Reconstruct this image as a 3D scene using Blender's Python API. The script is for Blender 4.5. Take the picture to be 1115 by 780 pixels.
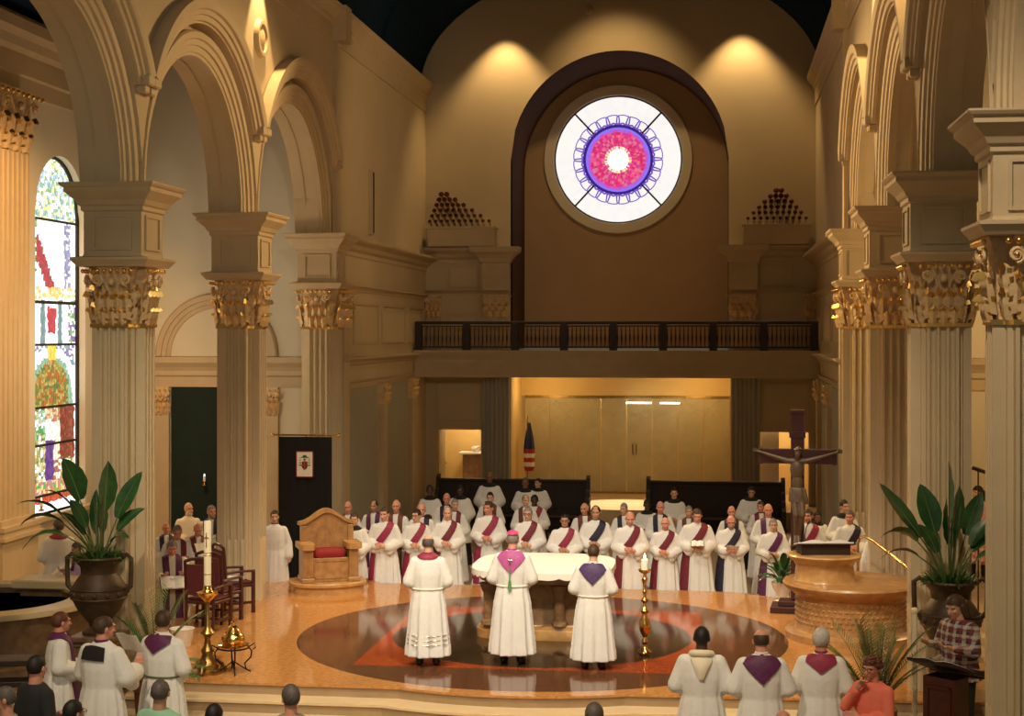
import bpy, bmesh, math, random
from math import sin, cos, pi, sqrt, radians, atan2, atan
from mathutils import Vector, Matrix, Euler
from mathutils.bvhtree import BVHTree

for _o in list(bpy.data.objects):
    bpy.data.objects.remove(_o, do_unlink=True)
SC = bpy.context.scene
COL = SC.collection
random.seed(7)

# ------------------------------------------------------------------ camera
F_PX, VPX, VPY, EYE = 1700.0, 781.2, 362.3, 4.5
W_PX, H_PX = 1115.0, 780.0
TH = atan((VPX - W_PX / 2) / F_PX)
SN, CS = sin(TH), cos(TH)
cam_d = bpy.data.cameras.new('camera')
cam = bpy.data.objects.new('camera', cam_d)
COL.objects.link(cam)
cam_d.sensor_fit = 'HORIZONTAL'
cam_d.sensor_width = 36.0
cam_d.lens = F_PX / W_PX * 36.0
cam_d.shift_y = -(H_PX / 2 - VPY) / W_PX
cam_d.clip_end = 200
cam.location = (0, 0, EYE)
cam.rotation_euler = (pi / 2, 0, TH)
SC.camera = cam

def ray(px, py):
    a = (px - W_PX / 2) / F_PX
    b = -(py - VPY) / F_PX
    return Vector((a * CS - SN, a * SN + CS, b))
def at_z(px, py, z):
    d = ray(px, py); k = (z - EYE) / d.z
    return Vector((d.x * k, d.y * k, z))
def at_y(px, py, y):
    d = ray(px, py); k = y / d.y
    return Vector((d.x * k, y, EYE + d.z * k))

# ------------------------------------------------------------------ colour management, world
SC.view_settings.view_transform = 'Standard'
SC.view_settings.look = 'None'
SC.view_settings.gamma = 1
SC.view_settings.use_curve_mapping = False
SC.view_settings.exposure = -0.2
wd = bpy.data.worlds.new('world'); SC.world = wd; wd.use_nodes = True
wd.node_tree.nodes['Background'].inputs[0].default_value = (0.95, 0.88, 0.66, 1)
wd.node_tree.nodes['Background'].inputs[1].default_value = 0.10

WARM = (1.0, 0.66, 0.29)
SOFT = (1.0, 0.80, 0.55)
WHT = (1.0, 0.85, 0.64)
def spot(name, loc, target, power, size_deg, blend=0.4, col=WARM, radius=0.15):
    l = bpy.data.lights.new(name, 'SPOT'); l.energy = power; l.color = col
    l.spot_size = radians(size_deg); l.spot_blend = blend; l.shadow_soft_size = radius
    o = bpy.data.objects.new(name, l); COL.objects.link(o)
    o.location = loc
    o.rotation_euler = (Vector(target) - Vector(loc)).to_track_quat('-Z', 'Y').to_euler()
    return o
def area(name, loc, target, power, sx, sy, col=SOFT):
    l = bpy.data.lights.new(name, 'AREA'); l.energy = power; l.color = col
    l.shape = 'RECTANGLE'; l.size = sx; l.size_y = sy
    o = bpy.data.objects.new(name, l); COL.objects.link(o)
    o.location = loc
    o.rotation_euler = (Vector(target) - Vector(loc)).to_track_quat('-Z', 'Y').to_euler()
    return o
def point(name, loc, power, col=WARM, radius=0.2):
    l = bpy.data.lights.new(name, 'POINT'); l.energy = power; l.color = col; l.shadow_soft_size = radius
    o = bpy.data.objects.new(name, l); COL.objects.link(o); o.location = loc
    return o
CX = -2.6
# ceiling downlights over the sanctuary (above the picture)
spot('sanctuary_spot_light', (CX - 3.2, 15.0, 11.5), (CX - 0.5, 22.5, 0), 3400, 50, 0.6, WHT)
spot('sanctuary_spot_light', (CX + 3.2, 15.0, 11.5), (CX + 0.5, 22.5, 0), 3400, 50, 0.6, WHT)
spot('sanctuary_spot_light', (CX, 21.0, 12.5), (CX, 28.0, 0), 2700, 60, 0.6, WHT)
spot('nave_spot_light', (CX - 2.5, 9.0, 11.8), (CX - 2.5, 17.5, -0.4), 3600, 60, 0.6, SOFT)
spot('nave_spot_light', (CX + 2.5, 9.0, 11.8), (CX + 3.0, 17.5, -0.4), 3000, 60, 0.6, SOFT)
# wall washers against the end wall
spot('end_wall_downlight', (-5.55, 40.30, 13.0), (-5.55, 40.45, 0), 680, 84, 0.6, WARM, 0.06)
spot('end_wall_downlight', (0.62, 40.30, 13.0), (0.62, 40.45, 0), 680, 84, 0.6, WARM, 0.06)
# nave wall downlights between the arches
spot('nave_wall_downlight', (-7.30, 25.7, 11.3), (-7.58, 25.7, 0), 900, 52, 0.3, WARM, 0.05)
spot('nave_wall_downlight', (2.10, 25.7, 11.3), (2.38, 25.7, 0), 700, 52, 0.3, WARM, 0.05)
spot('nave_wall_downlight', (2.10, 20.4, 11.3), (2.38, 20.4, 0), 450, 52, 0.3, WARM, 0.05)
# warm light across the nave onto the pier flanks
spot('cross_nave_spot_light', (1.6, 31.0, 10.3), (-7.9, 23.0, 4.0), 4200, 60, 0.6, WARM)
spot('cross_nave_spot_light', (-6.8, 35.0, 10.3), (2.7, 26.0, 4.5), 7000, 55, 0.6, WARM)
# aisle lamps, and added fill lights for the nave
point('aisle_lamp', (-10.6, 29.0, 4.2), 190, SOFT, 0.4)
area('nave_rear_fill_light', (CX, -8, 9.0), (CX, 18, 4.0), 200, 7, 7, (0.98, 0.92, 0.74))  # added unseen fill behind the camera, standing in for nave daylight
spot('left_pier_fill_light', (1.5, -2.0, 8.5), (-8.2, 21.5, 5.5), 2900, 40, 0.5, (1.0, 0.90, 0.68), 0.5)  # added fill for the left piers, cone kept off the near right one
spot('upper_wall_fill_light', (1.6, 31.0, 10.6), (-7.8, 35.5, 8.0), 750, 60, 0.8, WARM)  # added warm fill to lift the left upper wall
spot('upper_wall_fill_light', (-6.8, 22.0, 10.6), (2.5, 27.0, 8.5), 1500, 70, 0.8, WARM)  # added warm fill on the right arches and the wall above
spot('aisle_spot_light', (-9.6, 22.5, 8.6), (-13, 27.2, 4.5), 2400, 70, 0.6, (1.0, 0.54, 0.20))
point('aisle_lamp', (6.0, 29.0, 5.5), 420, WARM, 0.4)
# rooms behind the end wall
point('gallery_room_lamp', (-4.6, 42.4, 3.0), 40, WARM, 0.3)
point('gallery_room_lamp', (-0.6, 42.4, 3.0), 40, WARM, 0.3)
point('gallery_room_lamp', (CX, 46.0, 2.6), 70, SOFT, 0.3)
spot('passage_downlight', (-2.4, 41.6, 3.2), (-2.4, 40.6, 0), 1300, 60, 0.5, SOFT, 0.05)
spot('recess_spot_light', (CX, 38.3, 13.3), (CX, 44, 7.5), 380, 80, 0.8, WARM, 0.12)
point('sacristy_lamp', (-6.8, 43.0, 2.4), 70, SOFT, 0.2)
point('sacristy_lamp', (1.8, 42.8, 2.4), 70, SOFT, 0.2)

# ------------------------------------------------------------------ materials
def mat(name, col, rough=0.6, metal=0.0, var=0.0, scale=4.0, col2=None, bump=0.0, bscale=40.0, spec=0.5, sheen=0.0):
    m = bpy.data.materials.new(name); m.use_nodes = True
    nt = m.node_tree; b = nt.nodes['Principled BSDF']
    b.inputs['Roughness'].default_value = rough
    b.inputs['Metallic'].default_value = metal
    b.inputs['Specular IOR Level'].default_value = spec
    if sheen: b.inputs['Sheen Weight'].default_value = sheen
    tc = nt.nodes.new('ShaderNodeTexCoord')
    if col2 is None:
        col2 = tuple(max(0, c * (1 - var)) for c in col)
    if var or col2 != col:
        n = nt.nodes.new('ShaderNodeTexNoise'); n.inputs['Scale'].default_value = scale
        n.inputs['Detail'].default_value = 6; n.inputs['Roughness'].default_value = 0.62
        r = nt.nodes.new('ShaderNodeValToRGB')
        r.color_ramp.elements[0].position = 0.35; r.color_ramp.elements[1].position = 0.68
        r.color_ramp.elements[0].color = (*col2, 1); r.color_ramp.elements[1].color = (*col, 1)
        nt.links.new(tc.outputs['Object'], n.inputs['Vector'])
        nt.links.new(n.outputs['Fac'], r.inputs['Fac'])
        nt.links.new(r.outputs['Color'], b.inputs['Base Color'])
    else:
        b.inputs['Base Color'].default_value = (*col, 1)
    if bump:
        n2 = nt.nodes.new('ShaderNodeTexNoise'); n2.inputs['Scale'].default_value = bscale
        n2.inputs['Detail'].default_value = 4
        bp = nt.nodes.new('ShaderNodeBump'); bp.inputs['Strength'].default_value = bump; bp.inputs['Distance'].default_value = 0.02
        nt.links.new(tc.outputs['Object'], n2.inputs['Vector'])
        nt.links.new(n2.outputs['Fac'], bp.inputs['Height'])
        nt.links.new(bp.outputs['Normal'], b.inputs['Normal'])
    return m
def emit(name, col, strength):
    m = bpy.data.materials.new(name); m.use_nodes = True
    b = m.node_tree.nodes['Principled BSDF']
    b.inputs['Base Color'].default_value = (*col, 1)
    b.inputs['Emission Color'].default_value = (*col, 1)
    b.inputs['Emission Strength'].default_value = strength
    return m
def emit_attr(name, strength):
    m = bpy.data.materials.new(name); m.use_nodes = True
    nt = m.node_tree; b = nt.nodes['Principled BSDF']
    a = nt.nodes.new('ShaderNodeAttribute'); a.attribute_name = 'glass_colour'
    nt.links.new(a.outputs['Color'], b.inputs['Emission Color'])
    b.inputs['Base Color'].default_value = (0.05, 0.05, 0.05, 1)
    b.inputs['Roughness'].default_value = 0.25
    b.inputs['Emission Strength'].default_value = strength
    return m

M = {}
M['stone'] = mat('cream_stone', (0.58, 0.47, 0.30), 0.75, var=0.10, scale=1.6, bump=0.08, bscale=30)
M['trim'] = mat('tan_stone_trim', (0.54, 0.42, 0.26), 0.7, var=0.10, scale=2.5)
M['plaster'] = mat('wall_plaster', (0.56, 0.45, 0.29), 0.85, var=0.08, scale=0.8)
M['aisle'] = mat('aisle_plaster', (0.66, 0.60, 0.46), 0.85, var=0.05, scale=0.8)
M['soffit'] = mat('dark_brown_soffit', (0.11, 0.065, 0.036), 0.95, var=0.1, spec=0.1)  # brown deepened, so the shade of the recess sits in the colour
M['brown'] = mat('apse_plaster', (0.52, 0.34, 0.19), 0.85, var=0.10, scale=0.7)
M['greypanel'] = mat('grey_green_panel', (0.36, 0.35, 0.28), 0.8, var=0.06)
M['vault'] = mat('blue_vault', (0.016, 0.034, 0.060), 1.0, var=0.2, spec=0.0)
M['capstone'] = mat('gilded_capital_stone', (0.72, 0.53, 0.30), 0.5, col2=(0.58, 0.40, 0.20), scale=14)
M['gold'] = mat('gilding', (0.95, 0.62, 0.20), 0.28, metal=1.0, var=0.15, scale=12)
M['brass'] = mat('polished_brass', (0.90, 0.58, 0.20), 0.18, metal=1.0)
M['oldbrass'] = mat('aged_brass', (0.42, 0.27, 0.09), 0.35, metal=1.0, var=0.4, scale=14)
M['wood'] = mat('dark_wood', (0.028, 0.012, 0.007), 0.55, var=0.4, scale=9)
M['redwood'] = mat('mahogany', (0.075, 0.018, 0.012), 0.4, var=0.35, scale=8)
M['maroonseat'] = mat('maroon_upholstery', (0.11, 0.016, 0.016), 0.8, var=0.2)
M['marble'] = mat('honey_marble', (0.50, 0.28, 0.11), 0.30, col2=(0.34, 0.17, 0.06), scale=7)
M['marbletop'] = mat('golden_marble', (0.58, 0.34, 0.13), 0.24, col2=(0.43, 0.23, 0.08), scale=6)
M['altarstone'] = mat('brown_altar_stone', (0.40, 0.25, 0.13), 0.4, col2=(0.24, 0.14, 0.07), scale=8)
M['whitecloth'] = mat('white_linen', (0.86, 0.83, 0.74), 0.85, var=0.03)
M['alb'] = mat('white_alb_cloth', (0.80, 0.80, 0.78), 0.9, var=0.05, scale=9, bump=0.25, bscale=22, sheen=0.1)
M['cream'] = mat('cream_vestment', (0.86, 0.78, 0.60), 0.9, var=0.05, scale=9, sheen=0.2)
M['black'] = mat('black_cloth', (0.012, 0.011, 0.012), 0.9)
M['shoe'] = mat('black_leather', (0.010, 0.009, 0.009), 0.35)
M['magenta'] = mat('magenta_silk', (0.36, 0.018, 0.075), 0.6, col2=(0.22, 0.02, 0.05), scale=28)
M['maroon'] = mat('maroon_silk', (0.20, 0.016, 0.035), 0.6, col2=(0.13, 0.012, 0.025), scale=28)
M['purple'] = mat('purple_silk', (0.13, 0.018, 0.10), 0.6, col2=(0.08, 0.012, 0.06), scale=28)
M['violet'] = mat('violet_silk', (0.09, 0.04, 0.16), 0.6, col2=(0.05, 0.025, 0.09), scale=28)
M['navy'] = mat('dark_navy_silk', (0.022, 0.018, 0.045), 0.6, col2=(0.012, 0.01, 0.03), scale=28)
M['pink'] = mat('pink_violet_silk', (0.50, 0.10, 0.34), 0.55, col2=(0.40, 0.07, 0.26), scale=22)
M['zuchetto'] = mat('hot_pink_cap', (0.80, 0.05, 0.22), 0.55)
M['brownstole'] = mat('brown_red_silk', (0.17, 0.05, 0.025), 0.6, col2=(0.11, 0.03, 0.02), scale=28)
M['greencloth'] = mat('mint_green_shirt', (0.28, 0.55, 0.38), 0.85, var=0.06)
M['coral'] = mat('coral_shirt', (0.85, 0.20, 0.13), 0.85, var=0.08)
M['lilac'] = mat('lilac_cloth', (0.45, 0.33, 0.58), 0.85, var=0.08)
M['suit'] = mat('charcoal_suit', (0.014, 0.015, 0.017), 0.85)
M['greyshirt'] = mat('grey_shirt', (0.22, 0.22, 0.23), 0.85)
M['banner'] = mat('black_velvet', (0.006, 0.006, 0.007), 0.95)
M['leaf'] = mat('glossy_leaf', (0.035, 0.12, 0.03), 0.35, col2=(0.015, 0.06, 0.018), scale=5)
M['fern'] = mat('fern_green', (0.06, 0.17, 0.03), 0.5, col2=(0.03, 0.09, 0.015), scale=9)
M['palm'] = mat('olive_palm', (0.20, 0.22, 0.07), 0.5, col2=(0.10, 0.13, 0.035), scale=9)
M['stem'] = mat('leaf_stalk', (0.10, 0.14, 0.04), 0.5)
M['urn'] = mat('bronze_urn', (0.10, 0.055, 0.028), 0.55, metal=0.2, col2=(0.045, 0.028, 0.015), scale=6)
M['clay'] = mat('terracotta', (0.30, 0.12, 0.05), 0.6, var=0.3, scale=8)
M['whitepot'] = mat('white_glazed_pot', (0.78, 0.74, 0.66), 0.3)
M['wax'] = mat('ivory_wax', (0.84, 0.74, 0.52), 0.4)
M['waxwhite'] = mat('white_wax', (0.88, 0.85, 0.78), 0.4)
M['paper'] = mat('white_paper', (0.86, 0.84, 0.80), 0.8)
M['iron'] = mat('black_iron', (0.02, 0.018, 0.016), 0.45, metal=0.7)
M['lead'] = mat('window_lead', (0.015, 0.014, 0.013), 0.6)
M['greenwall'] = mat('dark_green_curtain', (0.006, 0.020, 0.014), 0.9, var=0.3, scale=3)
M['fontstone'] = mat('cream_font_rim', (0.64, 0.53, 0.33), 0.3, var=0.15, scale=5)
M['fontside'] = mat('brown_font_marble', (0.22, 0.14, 0.08), 0.35, col2=(0.12, 0.07, 0.04), scale=6)
M['water'] = mat('still_water', (0.04, 0.035, 0.02), 0.08)
M['tin'] = mat('grey_pipe_metal', (0.36, 0.30, 0.22), 0.35, metal=0.9)
M['pipemouth'] = mat('dark_pipe_bell', (0.10, 0.03, 0.015), 0.4, metal=0.7)
M['tile'] = mat('nave_floor_tile', (0.42, 0.31, 0.19), 0.35, var=0.25, scale=3)
M['tread'] = mat('pale_step_stone', (0.66, 0.50, 0.29), 0.35, var=0.10, scale=5)
M['riser'] = mat('riser_stone', (0.36, 0.25, 0.14), 0.4, var=0.14, scale=5)
M['bookcover'] = mat('book_cover', (0.06, 0.02, 0.012), 0.5)
M['corpus'] = mat('carved_grey_brown_wood', (0.13, 0.085, 0.05), 0.4, var=0.3, scale=14)
M['crosswood'] = mat('red_brown_cross_wood', (0.06, 0.014, 0.012), 0.45, var=0.3, scale=8)
M['flagred'] = mat('flag_red', (0.35, 0.03, 0.03), 0.8)
M['flagblue'] = mat('flag_blue', (0.02, 0.03, 0.10), 0.8)
M['frost'] = mat('etched_glass', (0.50, 0.44, 0.24), 0.35, col2=(0.44, 0.38, 0.20), scale=3)
M['eyedark'] = mat('eye_dark', (0.03, 0.02, 0.015), 0.4)
M['lips'] = mat('lips', (0.45, 0.17, 0.13), 0.5)
M['flame'] = emit('candle_flame', (1.0, 0.75, 0.35), 12)
M['screenlight'] = emit('lit_lamp_tube', (1.0, 0.93, 0.75), 6)
SKIN = {}
for k, c in dict(fair=(0.66, 0.38, 0.26), ruddy=(0.66, 0.30, 0.21), tan=(0.52, 0.28, 0.17), brown=(0.22, 0.10, 0.055), dark=(0.075, 0.035, 0.022)).items():
    SKIN[k] = mat('skin_' + k, c, 0.5, var=0.08, scale=14)
HAIR = {}
for k, c in dict(black=(0.012, 0.010, 0.009), brown=(0.07, 0.036, 0.018), grey=(0.28, 0.25, 0.22), white=(0.68, 0.65, 0.60), auburn=(0.13, 0.04, 0.02), blond=(0.35, 0.22, 0.09), dgrey=(0.12, 0.10, 0.09)).items():
    HAIR[k] = mat('hair_' + k, c, 0.6, var=0.25, scale=40)

def floor_pattern():
    """polished platform: honey marble, brown granite disc, red square, dark inner disc"""
    m = bpy.data.materials.new('polished_platform_floor'); m.use_nodes = True
    nt = m.node_tree; b = nt.nodes['Principled BSDF']
    N, L = nt.nodes.new, nt.links.new
    g = N('ShaderNodeNewGeometry'); sp = N('ShaderNodeSeparateXYZ'); L(g.outputs['Position'], sp.inputs[0])
    def math_(op, a, bb):
        n = N('ShaderNodeMath'); n.operation = op
        for i, v in enumerate((a, bb)):
            if v is None: continue
            if isinstance(v, (int, float)): n.inputs[i].default_value = v
            else: L(v, n.inputs[i])
        return n.outputs[0]
    x = math_('SUBTRACT', sp.outputs[0], -2.58); y = math_('SUBTRACT', sp.outputs[1], 23.0)
    r = math_('SQRT', math_('ADD', math_('MULTIPLY', x, x), math_('MULTIPLY', y, y)), None)
    sq = math_('MAXIMUM', math_('ABSOLUTE', x, None), math_('ABSOLUTE', y, None))
    in_big = math_('LESS_THAN', r, 3.60); in_sq = math_('LESS_THAN', sq, 2.32); in_dark = math_('LESS_THAN', r, 2.20)
    def speck(c1, c2, sc, lo=0.4, hi=0.62):
        n = N('ShaderNodeTexNoise'); n.inputs['Scale'].default_value = sc; n.inputs['Detail'].default_value = 8
        n.inputs['Roughness'].default_value = 0.7
        L(g.outputs['Position'], n.inputs['Vector'])
        rr = N('ShaderNodeValToRGB'); rr.color_ramp.elements[0].position = lo; rr.color_ramp.elements[1].position = hi
        rr.color_ramp.elements[0].color = (*c1, 1); rr.color_ramp.elements[1].color = (*c2, 1)
        L(n.outputs['Fac'], rr.inputs['Fac']); return rr.outputs['Color']
    def mix(f, a, bb):
        n = N('ShaderNodeMix'); n.data_type = 'RGBA'; L(f, n.inputs[0]); L(a, n.inputs[6]); L(bb, n.inputs[7]); return n.outputs[2]
    honey = speck((0.40, 0.175, 0.05), (0.58, 0.285, 0.095), 14.0, 0.36, 0.62)
    brown = speck((0.085, 0.036, 0.018), (0.16, 0.07, 0.034), 14.0)
    red = speck((0.30, 0.05, 0.014), (0.38, 0.075, 0.02), 12.0)
    dark = speck((0.026, 0.016, 0.009), (0.05, 0.03, 0.016), 16.0)
    c = mix(in_big, honey, brown); c = mix(in_sq, c, red); c = mix(in_dark, c, dark)
    L(c, b.inputs['Base Color'])
    b.inputs['Roughness'].default_value = 0.09
    b.inputs['Specular IOR Level'].default_value = 0.42
    return m
M['platform'] = floor_pattern()
# ------------------------------------------------------------------ mesh helpers
class MB:
    """collects geometry for ONE mesh"""
    def __init__(s): s.v = []; s.f = []; s.m = []; s.mi = 0
    def quad(s, a, b, c, d):
        n = len(s.v); s.v += [tuple(a), tuple(b), tuple(c), tuple(d)]; s.f.append((n, n + 1, n + 2, n + 3)); s.m.append(s.mi); return s
    def poly(s, pts):
        n = len(s.v); s.v += [tuple(p) for p in pts]; s.f.append(tuple(range(n, n + len(pts)))); s.m.append(s.mi); return s
    def raw(s, vs, fs, M4=None):
        n = len(s.v)
        s.v += [tuple((M4 @ Vector(v)) if M4 else v) for v in vs]
        for f in fs: s.f.append(tuple(i + n for i in f)); s.m.append(s.mi)
        return s
    def box(s, x0, x1, y0, y1, z0, z1, bev=0.0):
        if bev:
            b = min(bev, (x1 - x0) / 2.01, (y1 - y0) / 2.01, (z1 - z0) / 2.01)
            prof = [(-b, 0), (0, b)]
            r = []
            for z, i in ((z0, b), (z0 + b, 0), (z1 - b, 0), (z1, b)):
                r.append([(x0 + i, y0 + i, z), (x1 - i, y0 + i, z), (x1 - i, y1 - i, z), (x0 + i, y1 - i, z)])
            return s.loft(r, True, True)
        vs = [(x, y, z) for z in (z0, z1) for x, y in ((x0, y0), (x1, y0), (x1, y1), (x0, y1))]
        return s.raw(vs, [(3, 2, 1, 0), (4, 5, 6, 7), (0, 1, 5, 4), (1, 2, 6, 5), (2, 3, 7, 6), (3, 0, 4, 7)])
    def loft(s, rings, cap0=False, cap1=False, closed=True):
        n = len(s.v); k = len(rings[0])
        for r in rings: s.v += [tuple(p) for p in r]
        for i in range(len(rings) - 1):
            for j in range(k if closed else k - 1):
                a = n + i * k + j; b = n + i * k + (j + 1) % k
                s.f.append((a, b, b + k, a + k)); s.m.append(s.mi)
        if cap0: s.f.append(tuple(n + j for j in reversed(range(k)))); s.m.append(s.mi)
        if cap1: s.f.append(tuple(n + (len(rings) - 1) * k + j for j in range(k))); s.m.append(s.mi)
        return s
    def lathe(s, prof, seg=24, c=(0, 0, 0), a0=0.0, a1=2 * pi, sx=1.0, sy=1.0, cap=True):
        full = abs(a1 - a0 - 2 * pi) < 1e-6
        k = seg if full else seg + 1
        rings = [[(c[0] + sx * r * cos(a0 + (a1 - a0) * j / seg), c[1] + sy * r * sin(a0 + (a1 - a0) * j / seg), c[2] + z) for j in range(k)] for r, z in prof]
        return s.loft(rings, cap and full and prof[0][0] > 1e-4, cap and full and prof[-1][0] > 1e-4, full)
    def tube(s, pts, rad, seg=8, cap=True):
        pts = [Vector(p) for p in pts]; n = len(pts)
        if not isinstance(rad, (list, tuple)): rad = [rad] * n
        rings = []; up = None
        for i in range(n):
            d = (pts[min(i + 1, n - 1)] - pts[max(i - 1, 0)]).normalized()
            if up is None:
                up = Vector((0, 0, 1)) if abs(d.z) < 0.9 else Vector((0, 1, 0))
            u = d.cross(up).normalized(); w = u.cross(d).normalized(); up = w
            rings.append([pts[i] + (u * cos(2 * pi * j / seg) + w * sin(2 * pi * j / seg)) * rad[i] for j in range(seg)])
        return s.loft(rings, cap, cap)
    def capsule(s, a, b, ra, rb, seg=10):
        a, b = Vector(a), Vector(b); d = b - a; L = d.length or 1e-6; d = d / L
        pts = []; rr = []
        for t in (-0.98, -0.8, -0.45): pts.append(a + d * ra * t); rr.append(ra * sqrt(1 - t * t))
        pts.append(a); rr.append(ra); pts.append(b); rr.append(rb)
        for t in (0.45, 0.8, 0.98): pts.append(b + d * rb * t); rr.append(rb * sqrt(1 - t * t))
        return s.tube(pts, rr, seg)
    def ell(s, c, rx, ry, rz, seg=16, rings=10, M4=None):
        R = []
        for i in range(rings + 1):
            t = pi * (i + 0.02) / (rings + 0.04)
            R.append([(rx * sin(t) * cos(2 * pi * j / seg), ry * sin(t) * sin(2 * pi * j / seg), -rz * cos(t)) for j in range(seg)])
        T = Matrix.Translation(c) @ (M4 if M4 else Matrix.Identity(4))
        R = [[T @ Vector(p) for p in r] for r in R]
        return s.loft(R, True, True)
    def frame(s, P, u0, u1, v0, v1, t, d):
        """mitred rectangular moulding; P(u, out, v) -> xyz"""
        o = [(u0, v0), (u1, v0), (u1, v1), (u0, v1)]; i = [(u0 + t, v0 + t), (u1 - t, v0 + t), (u1 - t, v1 - t), (u0 + t, v1 - t)]
        prof = [[P(u, -0.005, v) for u, v in o], [P(u, d, v) for u, v in o], [P(u, d, v) for u, v in i], [P(u, -0.005, v) for u, v in i]]
        return s.loft(prof)
    def prism_y(s, pts, y0, y1):
        """polygon (x,z) extruded along y"""
        n = len(pts)
        a = [(p[0], y0, p[1]) for p in pts]; b = [(p[0], y1, p[1]) for p in pts]
        return s.loft([a, b], True, True)
    def prism_z(s, pts, z0, z1):
        return s.loft([[(p[0], p[1], z0) for p in pts], [(p[0], p[1], z1) for p in pts]], True, True)
    def mesh(s, name, mats, smooth=None):
        me = bpy.data.meshes.new(name); me.from_pydata(s.v, [], s.f)
        for m in (mats if isinstance(mats, (list, tuple)) else [mats]): me.materials.append(m)
        if any(s.m): me.polygons.foreach_set('material_index', s.m)
        bm = bmesh.new(); bm.from_mesh(me)
        bmesh.ops.recalc_face_normals(bm, faces=bm.faces); bm.to_mesh(me); bm.free()
        if smooth is not None:
            me.polygons.foreach_set('use_smooth', [True] * len(me.polygons))
            if smooth < 179: me.set_sharp_from_angle(angle=radians(smooth))
        me.update()
        return me
    def build(s, name, mats, parent=None, smooth=None, loc=None):
        return link(name, s.mesh(name, mats, smooth), parent, loc)

def link(name, me, parent=None, loc=None):
    o = bpy.data.objects.new(name, me); COL.objects.link(o)
    if parent is not None: o.parent = parent
    if loc is not None: o.location = loc
    return o
def tag(o, label=None, cat=None, group=None, kind=None):
    if label: o['label'] = label
    if cat: o['category'] = cat
    if group: o['group'] = group
    if kind: o['kind'] = kind
    return o
def thing(name, label, cat, loc=(0, 0, 0), rz=0.0, group=None, kind=None, scale=None):
    o = bpy.data.objects.new(name, None); COL.objects.link(o)
    o.empty_display_size = 0.2
    o.location = loc; o.rotation_euler = (0, 0, rz)
    if scale: o.scale = scale
    return tag(o, label, cat, group, kind)
def struct(o, label, cat):
    return tag(o, label, cat, kind='structure')
def copy_tree(o, parent=None):
    c = o.copy(); COL.objects.link(c)
    if parent is not None: c.parent = parent
    for ch in list(o.children): copy_tree(ch, c)
    return c

# ------------------------------------------------------------------ building dimensions
PO = 5.38                       # pier centre from the nave axis
XL, XR = CX - PO, CX + PO
ROWS = [15.0, 20.3, 25.6, 31.0]
ZF = -0.45
Z_SH, Z_CAP, Z_ABA, Z_BLK, Z_COR = 4.60, 5.38, 5.50, 6.13, 6.49
YB = 41.0
WALLO = 5.12                    # nave wall face from the axis
Z_UC0, Z_UC1 = 10.42, 11.10

# ------------------------------------------------------------------ floors
b = MB(); b.quad((-16, 1, ZF), (10, 1, ZF), (10, 50, ZF), (-16, 50, ZF))
struct(b.build('floor', M['tile']), 'tan polished stone floor of the nave and aisles', 'floor')

def plat_outline(d):
    pts = [(-8.5 - d, 19.5 - d)]
    r = 3.82 + d
    xs = [CX + r * cos(radians(a)) for a in range(-110, -69, 4)]
    for a in range(-112, -67, 4):
        x, y = -2.58 + r * cos(radians(a)), 23.0 + r * sin(radians(a))
        if y < 19.5 - d: pts.append((x, y))
    pts += [(3.6 + d, 19.6 - d), (3.6 + d, 25.0 + d), (2.4, 25.9 + d), (1.2, 26.7 + d), (0.3, 27.32 + d), (-2.6, 27.45 + d), (-6.0, 27.5 + d), (-6.4, 28.0 + d), (-7.6, 28.0 + d), (-8.5 - d, 27.2 + d)]
    return pts
for k in (3, 2, 1, 0):
    z1 = -0.15 * k; o = plat_outline(0.38 * k)
    if k == 3: continue
    b = MB(); n = len(o)
    b.mi = 1; b.loft([[(p[0], p[1], z1 - 0.15) for p in o], [(p[0], p[1], z1 - 0.03) for p in o]])
    b.mi = 0; oo = plat_outline(0.38 * k + 0.02)
    b.loft([[(p[0], p[1], z1 - 0.03) for p in oo], [(p[0], p[1], z1) for p in oo]], True, True)
    ob = b.build('floor_platform' if k == 0 else 'floor_step', [M['platform'] if k == 0 else M['tread'], M['riser']])
    struct(ob, ['polished round-patterned marble floor of the raised altar platform', 'upper pale stone step round the altar platform', 'lower pale stone step round the altar platform'][k], 'floor')
# raised floor behind the stalls
b = MB(); b.box(-8.0, 2.9, 39.6, 48.0, ZF, 0.0)
struct(b.build('floor_gallery', M['tread']), 'raised honey coloured floor behind the choir stalls', 'floor')

# ------------------------------------------------------------------ vault
def vault_z(dx): return Z_UC1 - 0.05 + 3.15 * sqrt(max(0, 1 - (dx / 5.25) ** 2))
b = MB()
N = 36
sec = [(CX + 5.25 * cos(pi * i / N), Z_UC1 - 0.05 + 3.15 * sin(pi * i / N)) for i in range(N + 1)]
b.loft([[(x, 4.0, z) for x, z in sec], [(x, YB, z) for x, z in sec]], closed=False)
b.loft([[(x, 4.0, z + 0.2) for x, z in sec], [(x, YB, z + 0.2) for x, z in sec]], closed=False)
ceil = b.build('ceiling', M['vault'], smooth=40)
struct(ceil, 'dark blue curved vault over the nave', 'ceiling')
for y in ROWS + [36.0]:
    b = MB(); pr = []
    for (dx, yy) in ((0, y - 0.16), (0.09, y - 0.16), (0.09, y + 0.16), (0, y + 0.16)):
        pr.append([(CX + (5.25 - dx) * cos(pi * i / N), yy, Z_UC1 - 0.05 + (3.15 - dx) * sin(pi * i / N)) for i in range(N + 1)])
    b.loft(pr, closed=False)
    rb = b.build('vault_rib', M['vault'], ceil, smooth=40)

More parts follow.
